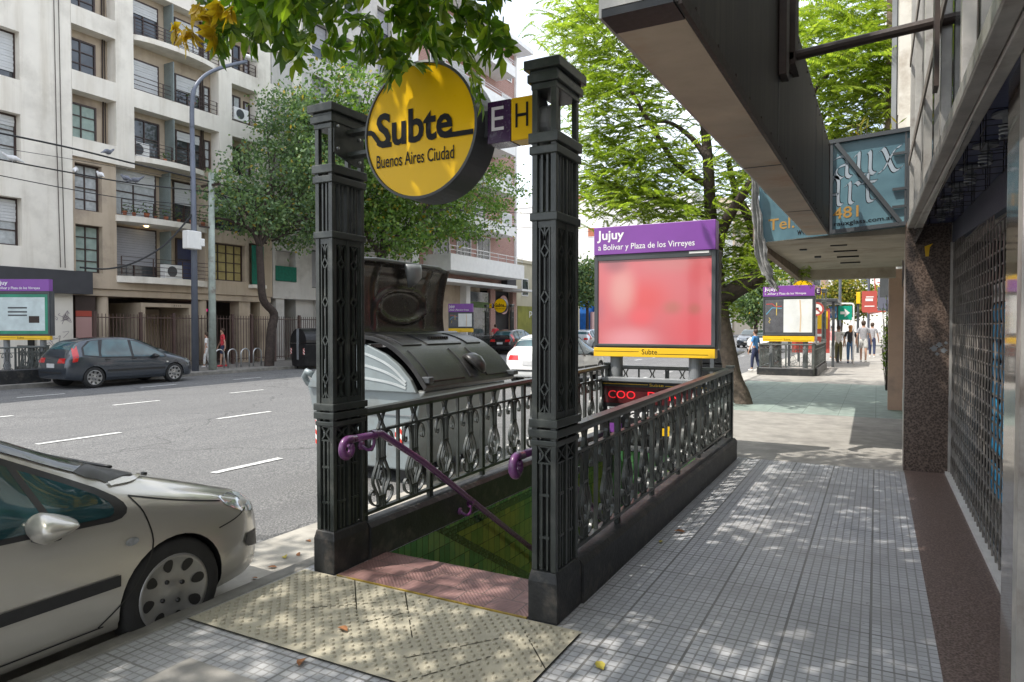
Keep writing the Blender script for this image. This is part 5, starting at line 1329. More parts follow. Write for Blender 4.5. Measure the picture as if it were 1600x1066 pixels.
def wall(b, X0, X1, y0, y1, z0, z1, ops):
    ys = sorted(set([y0, y1] + [q for o in ops for q in (o[0], o[1]) if y0 < q < y1])); zs = sorted(set([z0, z1] + [q for o in ops for q in (o[2], o[3]) if z0 < q < z1]))
    for i in range(len(ys) - 1):
        run = None
        for j in range(len(zs) - 1):
            yc, zc = (ys[i] + ys[i + 1]) / 2, (zs[j] + zs[j + 1]) / 2
            solid = not any(o[0] < yc < o[1] and o[2] < zc < o[3] for o in ops)
            if solid: run = (run[0], zs[j + 1]) if run else (zs[j], zs[j + 1])
            if (not solid or j == len(zs) - 2) and run: b.box(X0, X1, ys[i], ys[i + 1], run[0], run[1]); run = None
    return b
def win(par, X, y0, y1, z0, z1, ny, nz, pane='winglass', shutter=0.0, sh='shutterw', fm='brownframe', fw=0.06):
    """window facing +X: frame part with bars, pane and roller shutter as sub-parts"""
    b = MB(); d = 0.05
    b.box(X, X + d, y0, y0 + fw, z0, z1); b.box(X, X + d, y1 - fw, y1, z0, z1); b.box(X, X + d, y0 + fw, y1 - fw, z0, z0 + fw); b.box(X, X + d, y0 + fw, y1 - fw, z1 - fw, z1)
    for i in range(1, ny): y = lerp(y0, y1, i / ny); b.box(X + .003, X + d - .008, y - fw * .35, y + fw * .35, z0 + fw, z1 - fw)
    for i in range(1, nz): z = lerp(z0, z1, i / nz); b.box(X + .006, X + d - .012, y0 + fw, y1 - fw, z - fw * .3, z + fw * .3)
    f = b.build('window', M[fm], par)
    b = MB(); b.box(X - .02, X + .004, y0 + .02, y1 - .02, z0 + .02, z1 - .02); b.build('pane', M[pane], f)
    if shutter > 0:
        b = MB(); zz = z1 - fw; n = max(2, int((z1 - z0) * shutter / .09)); st = (z1 - z0) * shutter / n
        for i in range(n): b.box(X + .03, X + d - .004 + .006 * (i % 2), y0 + fw * .9, y1 - fw * .9, zz - (i + 1) * st, zz - i * st - .006)
        b.build('roller_shutter', M[sh], f)
    return f

wb = thing('white_building', 'pale stuccoed corner building with charcoal fascia and roller-shuttered windows, at the far left', 'building', (-28, 8, 0))
ops = [(10.95, 12.12, z, z + 1.55) for z in (4.2, 6.9, 9.55, 12.2, 14.85)] + [(7.6, 8.9, z, z + 1.55) for z in (4.2, 6.9, 9.55, 12.2, 14.85)]
b = wall(MB(), -24.9, -24.5, -3, 13.72, 3.45, 17.5, ops); b.box(-38, -24.9, -3, 13.7, 3.3, 17.45); b.build('wall', M['stucco'], wb)
for i, o in enumerate(ops): win(wb, -24.82, *o, 2, 3, 'curtain' if i in (0, 1) else 'winglass', (0.45, .2, .78, .5, .3)[i % 5])
b = MB(); b.box(-25, -24.25, -3, 14.22, 2.72, 3.5); b.build('fascia', M['charcoal'], wb)
b = MB(); b.box(-38, -24.75, -3, 13.72, 0, 2.72); b.build('ground_wall', M['stucco'], wb)
for y in (11.2, 12.55): 
    b = MB(); b.box(-24.76, -24.55, y, y + (1.05 if y < 12 else 1.15), 0, 2.72); b.build('pilaster', M['stucco'], wb)
b = MB(); b.box(-24.77, -24.7, 12.26, 12.54, 0, 2.72); b.build('dark_gap', M['black'], wb)
for y, z in ((13.15, 17), (13.3, 17)):
    b = MB(); b.tube([(-24.47, y, z), (-24.47, y + .05, 8), (-24.47, y + .12, 3.6)], .012, 5); b.build('wall_cable', M['rust'], wb)
M['graff'] = plain('graffiti_paint', (0.3, 0.25, 0.27), 0.7)
random.seed(3); b = MB(); fg = lambda y, z, d: (-24.545 + d, y, z)
for i in range(16):
    y, z = random.uniform(12.75, 13.5), random.choice([random.uniform(1.7, 2.1), random.uniform(.9, 1.8)])
    b.strip(curve_pts([(y + random.uniform(-.16, .16), z + random.uniform(-.16, .16)) for _ in range(4)], 4), .016, fg, 0, .002)
b.build('graffiti', M['graff'], wb)

# ---- apartment block with projecting white frame
ap = thing('apartment_block', 'beige apartment block with white concrete frame and curved balconies, behind the parked dark hatchback', 'building', (-28, 18, 0))
rows = [(8.15, 9.78), (10.45, 12.03), (12.68, 14.27), (14.9, 16.5), (17.1, 18.7)]
colsA, colsC = (13.74, 15.29), [(20.36, 21.76), (22.5, 23.9)]
ops = [(*c_, *r) for c_ in [colsA] + colsC for r in rows] + [(15.97, 19.7, 7.4, 9.78), (15.97, 19.7, 10.45, 14.27), (15.97, 19.7, 14.9, 18.7)]
b = wall(MB(), -25.02, -24.5, 13.73, 24.4, 7.5, 19.4, ops); b.build('frame', M['stucco'], ap)
b = MB(); b.box(-36, -25.03, 13.73, 24.4, 7.51, 19.39); b.build('upper_wall', M['beige'], ap)
def curved_slab(z, th, y0, y1, X, bulge, nm='balcony', m='stucco'):
    pts = [(X - .9, y0)] + [(X + bulge * max(0, sin(pi * i / 16)) ** .6, lerp(y0, y1, i / 16)) for i in range(17)] + [(X - .9, y1)]
    b = MB(); b.prism(pts, lambda x, y, d: (x, y, d), z, z + th); recalc(b.build(nm, M[m], ap))
def bars(z, y0, y1, X, n=5, h=.5, m='brownframe'):
    b = MB()
    for i in range(n): b.beam((X, y0, z + h * i / (n - 1)), (X, y1, z + h * i / (n - 1)), .02, .02)
    k_ = max(1, int((y1 - y0) / 1.2))
    for i in range(k_ + 1): y = lerp(y0, y1, i / k_); b.beam((X, y, z - .05), (X, y, z + h), .03, .03)
    b.build('balcony_rail', M[m], ap)
def flowerpot(y, X, z, s=1.0):
    b = MB(); b.lathe([(0, 0), (.06 * s, 0), (.085 * s, .14 * s), (.07 * s, .14 * s), (0, .12 * s)], Matrix.Translation((X, y, z)), 8)
    t = tag(b.build('flowerpot', M['terracotta']), None, 'flowerpot', 'flowerpots on the balcony'); 
    b = MB()
    for i in range(int(34 * s)):
        c = Vector((X + random.gauss(0, .07), y + random.gauss(0, .11) * s, z + .15 * s + abs(random.gauss(0, .16)) * s)); d = Vector((random.gauss(0, 1), random.gauss(0, 1), random.gauss(0, 1))).normalized() * .05; e = d.cross(Vector((random.random(), .3, 1))).normalized() * .03
        b.add([c - d, c + e, c + d, c - e], [(0, 1, 2, 3)])
    b.build('foliage', M['plantgreen'], t); return t
for i, r in enumerate(rows):
    z0, z1 = r
    win(ap, -25.01, 13.76, 14.84, z0 + .02, z1 - .3, 2, 3, ('gcurtain', 'winglass', 'winglass', 'curtain', 'winglass')[i])
    b = MB(); b.tube([(-24.97, 15.08, z0), (-24.97, 15.1, z1)], .03, 5); b.tube([(-24.98, 15.18, z0), (-24.98, 15.18, z1)], .02, 5); b.build('pipe', M['rust'], ap)
    for j, (y0, y1) in enumerate(colsC):
        win(ap, -25.01, y0 + .1, y0 + .85, z0 + .02, z1 - .3, 2, 2, 'curtain' if (i + j) % 2 else 'winglass'); win(ap, -25.01, y0 + 1.02, y1 - .06, z0 + .02, z1 - .4, 1, 2, 'shutterg')
        bars(z0 + .08, y0 + .02, y1 - .02, -24.62, 4, .45)
    # bay B
    win(ap, -25.01, 16.05, 17.3, z0, z1 - .25, 2, 2, 'winglass', (.0, .95, .35, .9, .5)[i]); win(ap, -25.01, 18.0, 19.15, z0, z1 - .25, 2, 2, 'winglass', (.25, .45, .8, .3, .9)[i]); win(ap, -25.01, 19.3, 19.62, z0 + .1, z1 - .35, 1, 3, 'curtain')
    b = MB(); b.box(-25.0, -24.45, 17.55, 17.6, z0, z1 - .05); b.build('balcony_screen', M['frost'], ap)
    b = MB(); b.tube([(-24.97, 19.2, z0), (-24.97, 19.2, z1)], .04, 6); b.tube([(-24.95, 19.27, z0), (-24.95, 19.27, z1)], .025, 6); b.build('pipe', M['rust'], ap)
    if i in (1, 3): bars(z0 + .06, 16.0, 19.68, -24.6, 4, .5)
curved_slab(7.78, .2, 15.97, 19.0, -24.55, .35); bars(8.06, 16.0, 19.0, -24.5, 5, .55); curved_slab(12.3, .2, 15.97, 19.7, -24.6, .45); bars(12.56, 16.0, 19.68, -24.45, 5, .55); curved_slab(16.75, .2, 15.97, 19.7, -24.6, .45)
# lower floors
opsL = [(13.86, 14.8, 5.68, 7.32), (13.86, 14.8, 3.5, 5.18), (15.32, 19.05, 3.42, 5.5), (15.32, 19.05, 5.72, 7.8), (19.45, 21.12, 3.55, 5.15), (19.45, 21.12, 5.7, 7.4), (21.3, 22.0, 3.45, 5.3), (21.3, 22.5, 5.7, 7.4)]
b = wall(MB(), -25.2, -24.62, 13.73, 22.62, 2.95, 7.5, opsL); b.box(-24.62, -24.6, 14.2, 22.6, 2.96, 3.3); b.build('lower_wall', M['beige'], ap)
b = MB(); b.box(-36, -25.21, 13.73, 22.62, 2.95, 7.49); b.build('bay_wall', M['beige'], ap)
win(ap, -24.9, 13.86, 14.8, 5.68, 7.32, 2, 4, 'curtain'); win(ap, -24.9, 13.86, 14.8, 3.5, 5.18, 2, 4, 'gcurtain')
win(ap, -25.19, 15.4, 17.25, 5.76, 7.62, 2, 2, 'curtain', .3); win(ap, -25.19, 18.0, 19.0, 5.76, 7.5, 2, 2, 'winglass', .5); win(ap, -25.19, 15.4, 17.25, 3.46, 5.38, 2, 2, 'winglass', .72, 'shutterg'); win(ap, -25.19, 18.1, 19.0, 3.46, 5.2, 1, 2, 'bluepaint')
win(ap, -24.9, 19.45, 21.12, 3.55, 5.15, 4, 4, 'ycurtain'); win(ap, -24.9, 19.45, 21.12, 5.7, 7.4, 4, 3, 'winglass', .5)
for z in (3.44, 5.72):
    b = MB(); b.box(-25.2, -24.55, 17.42, 17.47, z, z + 1.9); b.build('balcony_screen', M['frost'], ap)
curved_slab(5.46, .22, 15.28, 19.1, -24.55, .45); bars(5.75, 15.32, 19.05, -24.3, 5, .5); curved_slab(3.22, .24, 15.28, 19.1, -24.55, .4); bars(3.55, 15.32, 19.05, -24.35, 5, .62)
b = MB(); b.box(-25, -24.3, 21.25, 22.0, 3.3, 3.45); b.build('balcony', M['stucco'], ap); b = MB(); b.box(-24.45, -24.42, 21.3, 21.95, 3.47, 5.2); b.build('green_netting', M['netting'], ap)
random.seed(9)
for i, (y, s) in enumerate(((15.5, 1.0), (15.85, .9), (16.35, 1.25), (16.7, .8), (17.15, 1.1), (17.7, .9), (18.3, 1.3), (18.8, 1.1))):
    flowerpot(y, -24.4, 5.7, s)['label'] = ['terracotta pot with small plant at the left end of the planted balcony', 'second terracotta flowerpot from the left on the planted balcony', 'tall leafy plant in a terracotta pot, third on the planted balcony', 'smallest flowerpot on the planted balcony, right of the tall leafy one', 'bushy flowerpot in the middle of the planted balcony', 'flowerpot just right of the middle of the planted balcony', 'largest leafy flowerpot, second from the right on the planted balcony', 'bushy flowerpot at the right end of the planted balcony'][i]
flowerpot(17.2, -24.5, 7.98, .9)['label'] = 'terracotta pot on the curved balcony above the planted one'; flowerpot(18.5, -24.6, 10.5, 1.4)['label'] = 'overgrown plant pot on the higher balcony with the white half-shut blind'
def ac(y, z, X, label):
    t = thing('air_conditioner', label, 'air conditioner', (X, y, z), 0, 'air conditioner units on the apartment block')
    b = MB(); b.box(-.16, .16, -.38, .38, 0, .55); b.build('casing', M['white'], t, world=False, bevel=.02); b = MB(); b.lathe([(0, 0), (.2, .0), (.21, .012), (.0, .014)], Matrix.Translation((.16, -.08, .28)) @ Matrix.Rotation(pi / 2, 4, 'Y'), 18); b.build('fan_grille', M['dgrey'], t, world=False)
ac(20.9, 10.55, -24.7, 'white air conditioner on the narrow balcony right of the street lamp arm'); ac(17.5, 3.47, -24.6, 'white air conditioner standing on the lowest balcony by the grey shutter'); ac(16.25, 7.99, -24.75, 'white air conditioner on the curved balcony at the corner'); ac(15.05, 13.0, -25.3, 'white air conditioner high in the corner window bay')
# ground floor
b = MB(); b.box(-36, -27.0, 13.73, 22.62, 0, 2.95); b.build('ground_wall', M['brownwall'], ap); b = MB(); b.box(-27, -24.7, 13.75, 22.6, 2.7, 2.94); b.build('ground_ceiling', M['beige'], ap)
for y in (14.95, 19.1):
    b = MB(); b.tube([(-24.95, y, 0), (-24.95, y, 2.94)], .2, 16); b.build('column', M['beige'], ap, smooth=True)
b = MB(); b.box(-25.4, -24.8, 20.9, 21.5, 0, 2.7); b.build('column', M['beige'], ap); b = MB(); b.box(-25.4, -24.8, 22.05, 22.6, 0, 2.7); b.build('column', M['beige'], ap)
b = MB(); b.box(-26.9, -24.65, 16.25, 16.42, .0, 2.5); b.box(-26.9, -24.65, 18.3, 18.48, 0, 2.5); b.box(-26.9, -24.65, 16.42, 18.3, 2.35, 2.5); b.build('portal', M['beige'], ap)
text('house_number', '3115', M['brownframe'], ap, (-24.645, 17.6, 2.385), (0, 1, 0), (0, 0, 1), .35, .07)
b = MB(); b.box(-26.85, -26.4, 16.5, 18.2, 0, 2.3); b.build('garage_back', M['beige'], ap)
win(ap, -26.2, 19.4, 20.7, .1, 2.1, 2, 2, 'winglass'); M['neon'] = plain('magenta_lit_sign', (0.5, 0.0, 0.12), .5, 0, .6)
b = MB(); b.box(-25.9, -25.85, 19.7, 20.1, 2.25, 2.36); b.build('lit_sign', M['neon'], ap)
M['redwin'] = plain('red_poster_window', (0.45, 0.07, 0.045), .5); M['pinkwin'] = plain('pink_poster_window', (0.5, 0.3, 0.28), .5)
b = MB(); b.box(-25.0, -24.85, 13.95, 14.65, 0, 2.7); b.build('side_door', M['brownframe'], ap); b = MB(); b.box(-24.85, -24.83, 13.95, 14.5, 1.95, 2.15); b.build('door_poster', M['redwin'], ap); b = MB(); b.box(-24.85, -24.83, 13.95, 14.5, 1.2, 1.93); b.build('door_poster', M['pinkwin'], ap)
lampb = MB(); lampb.lathe([(0, -.04), (.07, -.03), (.09, 0), (0, 0)], Matrix.Translation((-24.8, 16.6, 5.45)), 12); M['warm'] = plain('lit_ceiling_lamp', (1, .8, .45), .5, 0, 3.0); lampb.build('ceiling_lamp', M['warm'], ap)
# fence
fn = thing('railing_fence', 'brown iron bar fence with posts in front of the apartment block', 'fence', (-24.15, 18, 0))
yp = [14.2, 15.9, 17.25, 18.2, 19.1, 20.0, 21.0, 22.3, 23.8, 25.4]
for y in yp: b = MB(); b.box(-24.2, -24.1, y - .05, y + .05, 0, 2.12); b.build('post', M['fencebrown'], fn)
for i in range(len(yp) - 1):
    b = MB(); n = max(3, int((yp[i + 1] - yp[i]) / .13))
    for j in range(1, n): y = lerp(yp[i], yp[i + 1], j / n); b.box(-24.16, -24.14, y - .009, y + .009, .12, 2.05)
    for z in (.2, 1.9): b.box(-24.165, -24.135, yp[i] + .05, yp[i + 1] - .05, z, z + .035)
    b.build('bar_panel', M['fencebrown'], fn)

def block(name, label, X0, X1, y0, y1, H, m, cat='building', wz=(), wy=(), faceX=True, facem='winglass', ww=1.1, wh=1.4, sh='shutterw', group=None, south=()):
    t = thing(name, label, cat, ((X0 + X1) / 2, (y0 + y1) / 2, 0), 0, group)
    b = MB(); b.box(X0, X1, y0, y1, 0, H); b.box(X0 - .12, X1 + .12, y0 - .12, y1 + .12, H, H + .25); b.build('walls', M[m], t)
    fx = X1 if faceX else X0; s = 1 if faceX else -1
    for z in wz:
        for y in wy:
            b = MB(); b.box(fx, fx + s * .06, y, y + ww, z, z + wh); f = b.build('window', M['white'], t); b = MB(); b.box(fx + s * .061, fx + s * .075, y + .08, y + ww - .08, z + .08, z + wh - .08); b.build('pane', M[facem], f)
    for x, z in south:
        b = MB(); b.box(x, x + ww, y0 - .06, y0, z, z + wh); f = b.build('window', M['white'], t); b = MB(); b.box(x + .08, x + ww - .08, y0 - .075, y0 - .061, z + .08, z + wh - .08); b.build('pane', M[facem], f)
    return t
gb = block('grey_block', 'tall grey-white block with dark shuttered windows, between the beige apartments and the brick building', -40, -25.0, 24.42, 33.2, 25, 'greyrend')
b = wall(MB(), -25.0, -24.6, 22.64, 33.2, 2.9, 25, [(22.8, 24.05, 3.7, 5.15)] + [(25.1, 26.4, z, z + 1.9) for z in (3.5, 6.2, 8.9)] + [(y, y + 1.3, z, z + 1.8) for z in (12.2, 14.9, 17.6) for y in (25.2, 27.6, 30.2)]); b.build('facade', M['greyrend'], gb)
for z in (12.2, 14.9, 17.6):
    for y in (25.2, 27.6, 30.2): win(gb, -24.93, y, y + 1.3, z, z + 1.8, 1, 2, 'winglass', .6, 'shutterg', 'dgrey')
for z in (6.2, 8.9): win(gb, -24.93, 25.1, 26.4, z, z + 1.9, 2, 2, 'winglass', .6, 'shutterg', 'dgrey')
win(gb, -24.93, 25.1, 26.4, 3.5, 5.4, 1, 2, 'shutterg', .7, 'shutterg', 'dgrey')
b = MB(); b.box(-24.64, -24.58, 22.78, 24.08, 3.72, 4.42); b.build('green_netting', M['netting'], gb); b = MB(); b.box(-25.4, -25.0, 22.66, 24.3, 3.5, 5.4); b.build('balcony_recess', M['greyrend'], gb)
b = MB(); b.box(-27, -26.5, 22.64, 33.2, 0, 2.9); b.build('ground_wall', M['dark_in'], gb)
for y in (22.9, 25.6, 28.6): b = MB(); b.box(-26.5, -24.7, y, y + .5, 0, 2.9); b.build('column', M['greyrend'], gb)

# ---- brick building
k = NT('red_brick'); o = k.pos(); mp = k.n('ShaderNodeCombineXYZ'); sp = k.n('ShaderNodeSeparateXYZ'); k.l(o, sp.inputs[0]); k.l(k.math('ADD', sp.outputs[0], sp.outputs[1]), mp.inputs[0]); k.l(sp.outputs[2], mp.inputs[1])
br = k.n('ShaderNodeTexBrick'); 
for kk, v in (('Scale', 1.0), ('Mortar Size', .012), ('Brick Width', .24), ('Row Height', .075)): br.inputs[kk].default_value = v
br.inputs['Color1'].default_value = (.3, .13, .1, 1); br.inputs['Color2'].default_value = (.38, .18, .14, 1); br.inputs['Mortar'].default_value = (.4, .33, .3, 1); k.l(mp.outputs[0], br.inputs['Vector']); k.col(br.outputs['Color']); k.set(Roughness=.85); M['brick'] = k.m
bb = thing('brick_building', 'red brick block with white balconies and a curved white roof edge, beyond the grey block', 'building', (-30, 40, 0))
b = MB(); b.box(-40, -24.6, 33.25, 46.6, 4.6, 22.2); b.build('walls', M['brick'], bb); b = MB(); b.box(-24.6, -24.5, 33.25, 33.9, 3, 22.2); b.box(-24.6, -24.45, 46.4, 46.62, 5.5, 22.2); b.build('white_edge', M['white'], bb)
b = MB(); b.box(-40.2, -23.2, 33.2, 46.9, 22.2, 22.5); b.build('roof_slab', M['white'], bb)
for i, z in enumerate((8.2, 11.1, 14.0, 16.9, 19.6)):
    b = MB(); b.box(-24.6, -23.0, 34.6, 43.6, z - .2, z); b.box(-23.1, -23.0, 34.6, 43.6, z, z + .55); b.box(-24.6, -23.1, 43.5, 43.6, z, z + .55); b.build('balcony', M['white'], bb)
    b = MB(); 
    for q in (.75, .9): b.beam((-23.05, 34.6, z + q), (-23.05, 43.6, z + q), .03, .03)
    b.build('balcony_rail', M['steel'], bb)
    for y in (35.2, 37.6, 40.2): win(bb, -24.58, y, y + 1.7, z + .02, z + 2.1, 2, 1, 'winglass', .2 + .15 * (i % 3), 'shutterw', 'white')
    win(bb, -24.58, 44.4, 45.9, z + .4, z + 1.9, 2, 1, 'winglass', .75, 'shutterw', 'white')
b = MB(); b.box(-24.6, -22.6, 34.5, 44.2, 5.0, 6.0); b.box(-24.6, -22.8, 34.4, 43.5, 4.3, 4.5); b.box(-24.6, -23.0, 44.6, 46.9, 4.2, 4.35); b.build('first_balcony', M['white'], bb)
b = MB(); b.beam((-22.7, 34.5, 6.5), (-22.7, 44.2, 6.5), .04, .04); b.beam((-22.7, 34.5, 6.25), (-22.7, 44.2, 6.25), .03, .03)
for i in range(9): b.beam((-22.7, 34.6 + i * 1.18, 6), (-22.7, 34.6 + i * 1.18, 6.5), .03, .03)
b.build('first_balcony_rail', M['steel'], bb)
for y in (35.5, 38.2, 40.8): win(bb, -24.58, y, y + 1.8, 6.05, 7.9, 2, 1, 'winglass', 0, 'shutterw', 'white')
b = MB(); b.box(-40, -24.8, 33.25, 41.6, 0, 4.6); b.build('ground_wall', M['beige'], bb); b = MB(); b.box(-24.9, -24.3, 39.0, 39.5, 0, 4.3); b.build('white_column', M['white'], bb); b = MB(); b.box(-24.85, -24.6, 39.5, 42.6, .3, 4.0); b.build('shop_window', M['winglass'], bb)
b = MB(); b.box(-24.8, -24.5, 42.6, 43.3, 0, 4.6); b.build('brick_pier', M['brick'], bb); b = MB(); b.box(-24.8, -24.5, 46.0, 46.6, 0, 4.6); b.build('brick_pier', M['brick'], bb); b = MB(); b.box(-26, -24.9, 43.3, 46.0, 0, 4.2); b.build('shop_door', M['dark_in'], bb); b = MB(); b.box(-24.58, -24.55, 39.6, 42.5, 2.9, 3.3); b.build('shop_band', M['plantgreen'], bb)
b = MB(); b.lathe([(0, 0), (.7, 0), (.7, .04), (0, .04)], Matrix.Translation((-24.6, 44.7, 3.2)) @ Matrix.Rotation(pi / 2, 4, 'Y'), 24); b.build('round_shop_sign', M['pinkwin'], bb); b = MB(); b.box(-24.5, -24.0, 44.2, 45.6, 4.6, 5.5); b.build('air_conditioner_box', M['charcoal'], bb)

M['cream'] = mat('cream_render', (0.5, 0.46, 0.34), 0.85, 0, 0.1, 0.7, dirt=(0.4, 0.37, 0.28), dscale=.5); M['olive'] = mat('olive_mural', (0.22, 0.22, 0.04), 0.8, 0, 0.3, 1.0); M['bluewall'] = mat('bright_blue_wall', (0.01, 0.12, 0.42), 0.7); M['whitewall'] = mat('whitewashed_wall', (0.74, 0.72, 0.68), 0.9, 0, 0.06, .4, dirt=(0.55, 0.52, 0.48), dscale=.22); M['sandwall'] = mat('sandy_wall', (0.45, 0.38, 0.29), .9, 0, .1, .5)
yb = block('cream_building', 'low cream building with an olive mural, right of the brick building', -40, -24.8, 46.95, 60, 6.6, 'cream', wz=(4.0,), wy=(48, 51.5))
b = MB(); b.box(-24.79, -24.75, 47.3, 59, 0, 3.2); b.build('mural', M['olive'], yb); text('lettering', 'publico', M['wtext'], yb, (-24.74, 49.3, 2.3), (0, 1, 0), (0, 0, 1), 3.4, .7)
bl = block('blue_building', 'bright blue low building with white gabled sign, between the near gate pillar and red poster', -40, -24.8, 62, 84, 6.2, 'bluewall')
b = MB(); b.prism([(63, 2.6), (66.5, 2.6), (64.75, 5.4)], lambda y, z, d: (-24.6 + d, y, z), 0, .15); recalc(b.build('gable_sign', M['white'], bl)); b = MB(); b.box(-24.79, -24.6, 66, 78, 0, 3.0); b.build('green_shopfront', M['netting'], bl); b = MB(); b.box(-24.7, -24.5, 62.5, 66, .3, 3.0); b.build('pink_poster', M['pinkwin'], bl)
block('white_tower', 'tall whitewashed block with a blank sunlit side wall, behind the purple sign header', -62, -23.5, 100, 130, 21, 'whitewall', south=((-40, 15.5), (-36, 15.5), (-30.5, 12.0), (-27, 9)), ww=1.3, wh=1.5, facem='terracotta')
b = MB(); b.box(-46, -43, 103, 106, 21.25, 23); b.box(-38, -36, 103, 105, 21.25, 22.6); tag(b.build('roof_tank', M['terracotta']), 'brown water tanks on the roof of the whitewashed block', 'roof tank')
block('sandy_building', 'sandy pale block far down the left side of the street', -50, -24, 135, 175, 26, 'sandwall', wz=(5, 8.5, 12, 15.5, 19), wy=(137, 142, 147, 152, 157, 162), ww=2, wh=1.8)
block('pale_building', 'pale block farthest down the left side of the street', -50, -24, 180, 240, 32, 'whitewall', wz=(5, 9, 13, 17, 21, 25), wy=(182, 190, 198, 206, 214), ww=3, wh=2)
# right-hand side beyond the pink pier
block('cream_shop', 'cream shop building beyond the pink pier on the right', .46, 9, 24.1, 40, 11, 'whitewall', faceX=False, wz=(3.6, 6.8), wy=(25, 28.5, 32, 36), ww=1.6, wh=1.8)
block('grey_shop', 'grey building further along the right side, with pale signs', .46, 12, 40.2, 62, 16, 'greyrend', faceX=False, wz=(4, 7.2, 10.4), wy=(42, 46, 50, 54, 58), ww=1.8, wh=1.8)
block('right_tower', 'tall pale tower far along the right side of the street', .46, 16, 64, 100, 34, 'whitewall', faceX=False, wz=(5, 9, 13, 17, 21, 25, 29), wy=(66, 73, 80, 87, 94), ww=3, wh=2)
block('end_tower', 'narrow white tower with dark window stripes closing the view above the walkers', -12, 2, 210, 225, 46, 'whitewall', south=[(x, z) for x in (-11, -7.5, -4) for z in (5, 9, 13, 17, 21, 25, 29)], ww=2.2, wh=2.2)
block('end_block', 'reddish brown block beside the white end tower', -26, -14, 230, 245, 36, 'pink', south=[(x, z) for x in (-25, -21, -17.5) for z in (9, 14, 19, 24)], ww=2.2, wh=2.6)
# ================================================================== trees
M['bark'] = mat('grey_brown_bark', (0.11, 0.085, 0.065), 0.9, 0, 0.35, 8, 0.9, 18, 0.03)
M['barkdark'] = mat('dark_bark', (0.05, 0.036, 0.03), 0.9, 0, 0.35, 8, 0.9, 18, 0.03)
M['leafplane'] = leaf_mat('plane_tree_leaves', [(0.0, (0.06, 0.12, 0.025)), (0.55, (0.125, 0.215, 0.05)), (0.93, (0.2, 0.28, 0.06)), (0.975, (0.3, 0.24, 0.03)), (1.0, (0.4, 0.26, 0.03))], 0.4)
M['leafgreen2'] = leaf_mat('blue_green_leaves', [(0.0, (0.065, 0.12, 0.06)), (0.6, (0.15, 0.23, 0.11)), (0.95, (0.21, 0.29, 0.12)), (0.98, (0.3, 0.24, 0.04)), (1.0, (0.4, 0.28, 0.04))], 0.35)
M['leafjac'] = leaf_mat('jacaranda_leaves', [(0.0, (0.12, 0.18, 0.03)), (0.5, (0.21, 0.275, 0.045)), (1.0, (0.33, 0.38, 0.075))], 0.6)
M['leafash'] = leaf_mat('ash_tree_leaves', [(0.0, (0.045, 0.1, 0.01)), (0.5, (0.11, 0.2, 0.02)), (1.0, (0.26, 0.33, 0.04))], 0.55, 0.35)
M['leafyellow'] = leaf_mat('yellowed_leaves', [(0.0, (0.4, 0.26, 0.012)), (0.6, (0.55, 0.37, 0.03)), (1.0, (0.42, 0.3, 0.05))], 0.4)
M['leafauto'] = leaf_mat('yellow_green_leaves', [(0.0, (0.06, 0.11, 0.015)), (0.6, (0.2, 0.2, 0.03)), (1.0, (0.35, 0.26, 0.03))], 0.35)
RND = random.Random(21)
def rdir(r): 
    while True:
        v = Vector((r.uniform(-1, 1), r.uniform(-1, 1), r.uniform(-1, 1)))
        if .05 < v.length < 1: return v.normalized()
def leaf_quad(b, c, d, n, L, W):
    s = d.cross(n).normalized() * W
    b.v += [tuple(c), tuple(c + d * L * .5 + s), tuple(c + d * L), tuple(c + d * L * .5 - s)]; k_ = len(b.v); b.f.append((k_ - 4, k_ - 3, k_ - 2, k_ - 1)); b.m.append(0)
def crown(blobs, clumps, per, L, W, r, spread, shell=.55):
    b = MB(); tot = sum(q[3] * q[4] * q[5] for q in blobs)
    for (x, y, z, rx, ry, rz) in blobs:
        for _ in range(max(3, int(clumps * rx * ry * rz / tot))):
            d = rdir(r); f = lerp(shell, 1.0, r.random() ** .7)
            cc = Vector((x + d.x * rx * f, y + d.y * ry * f, z + d.z * rz * f)); sp = spread * r.uniform(.6, 1.3)
            for _ in range(per):
                p = cc + Vector((r.gauss(0, sp), r.gauss(0, sp), r.gauss(0, sp * .6))); dd = (rdir(r) + Vector((0, 0, -.35)) + (p - cc) * .5).normalized()
                leaf_quad(b, p, dd, rdir(r), L * r.uniform(.7, 1.25), W * r.uniform(.8, 1.2))
    return b
def limbs(paths):
    b = MB()
    for pts, r0, r1 in paths:
        P = curve_pts(pts, 4); n = len(P); b.tube(P, [lerp(r0, r1, i / (n - 1)) for i in range(n)], 8)
    return b
def tree(label, base, trunkp, branchp, blobs, clumps, per, L, W, spread, lm, bark='bark', name='street_tree', group=None, r=RND, shell=.5, twigs=0):
    t = thing(name, label, 'tree', base, 0, group)
    tr = limbs(trunkp).build('trunk', M[bark], t, smooth=True)
    bb_ = limbs(branchp)
    top = Vector(trunkp[0][0][-1])
    for (x, y, z, rx, ry, rz) in blobs:
        for _ in range(twigs):
            d = rdir(r); e = Vector((x + d.x * rx * .8, y + d.y * ry * .8, z + d.z * rz * .8)); s_ = top.lerp(Vector((x, y, z)), r.uniform(.3, .9))
            mid = s_.lerp(e, .5) + rdir(r) * .25; P = curve_pts([s_, mid, e], 3); bb_.tube(P, [lerp(.04, .012, i / (len(P) - 1)) for i in range(len(P))], 5)
    if bb_.v: bb_.build('limbs', M[bark], t, smooth=True)
    crown(blobs, clumps, per, L, W, r, spread, shell).build('crown', M[lm], t)
    return t
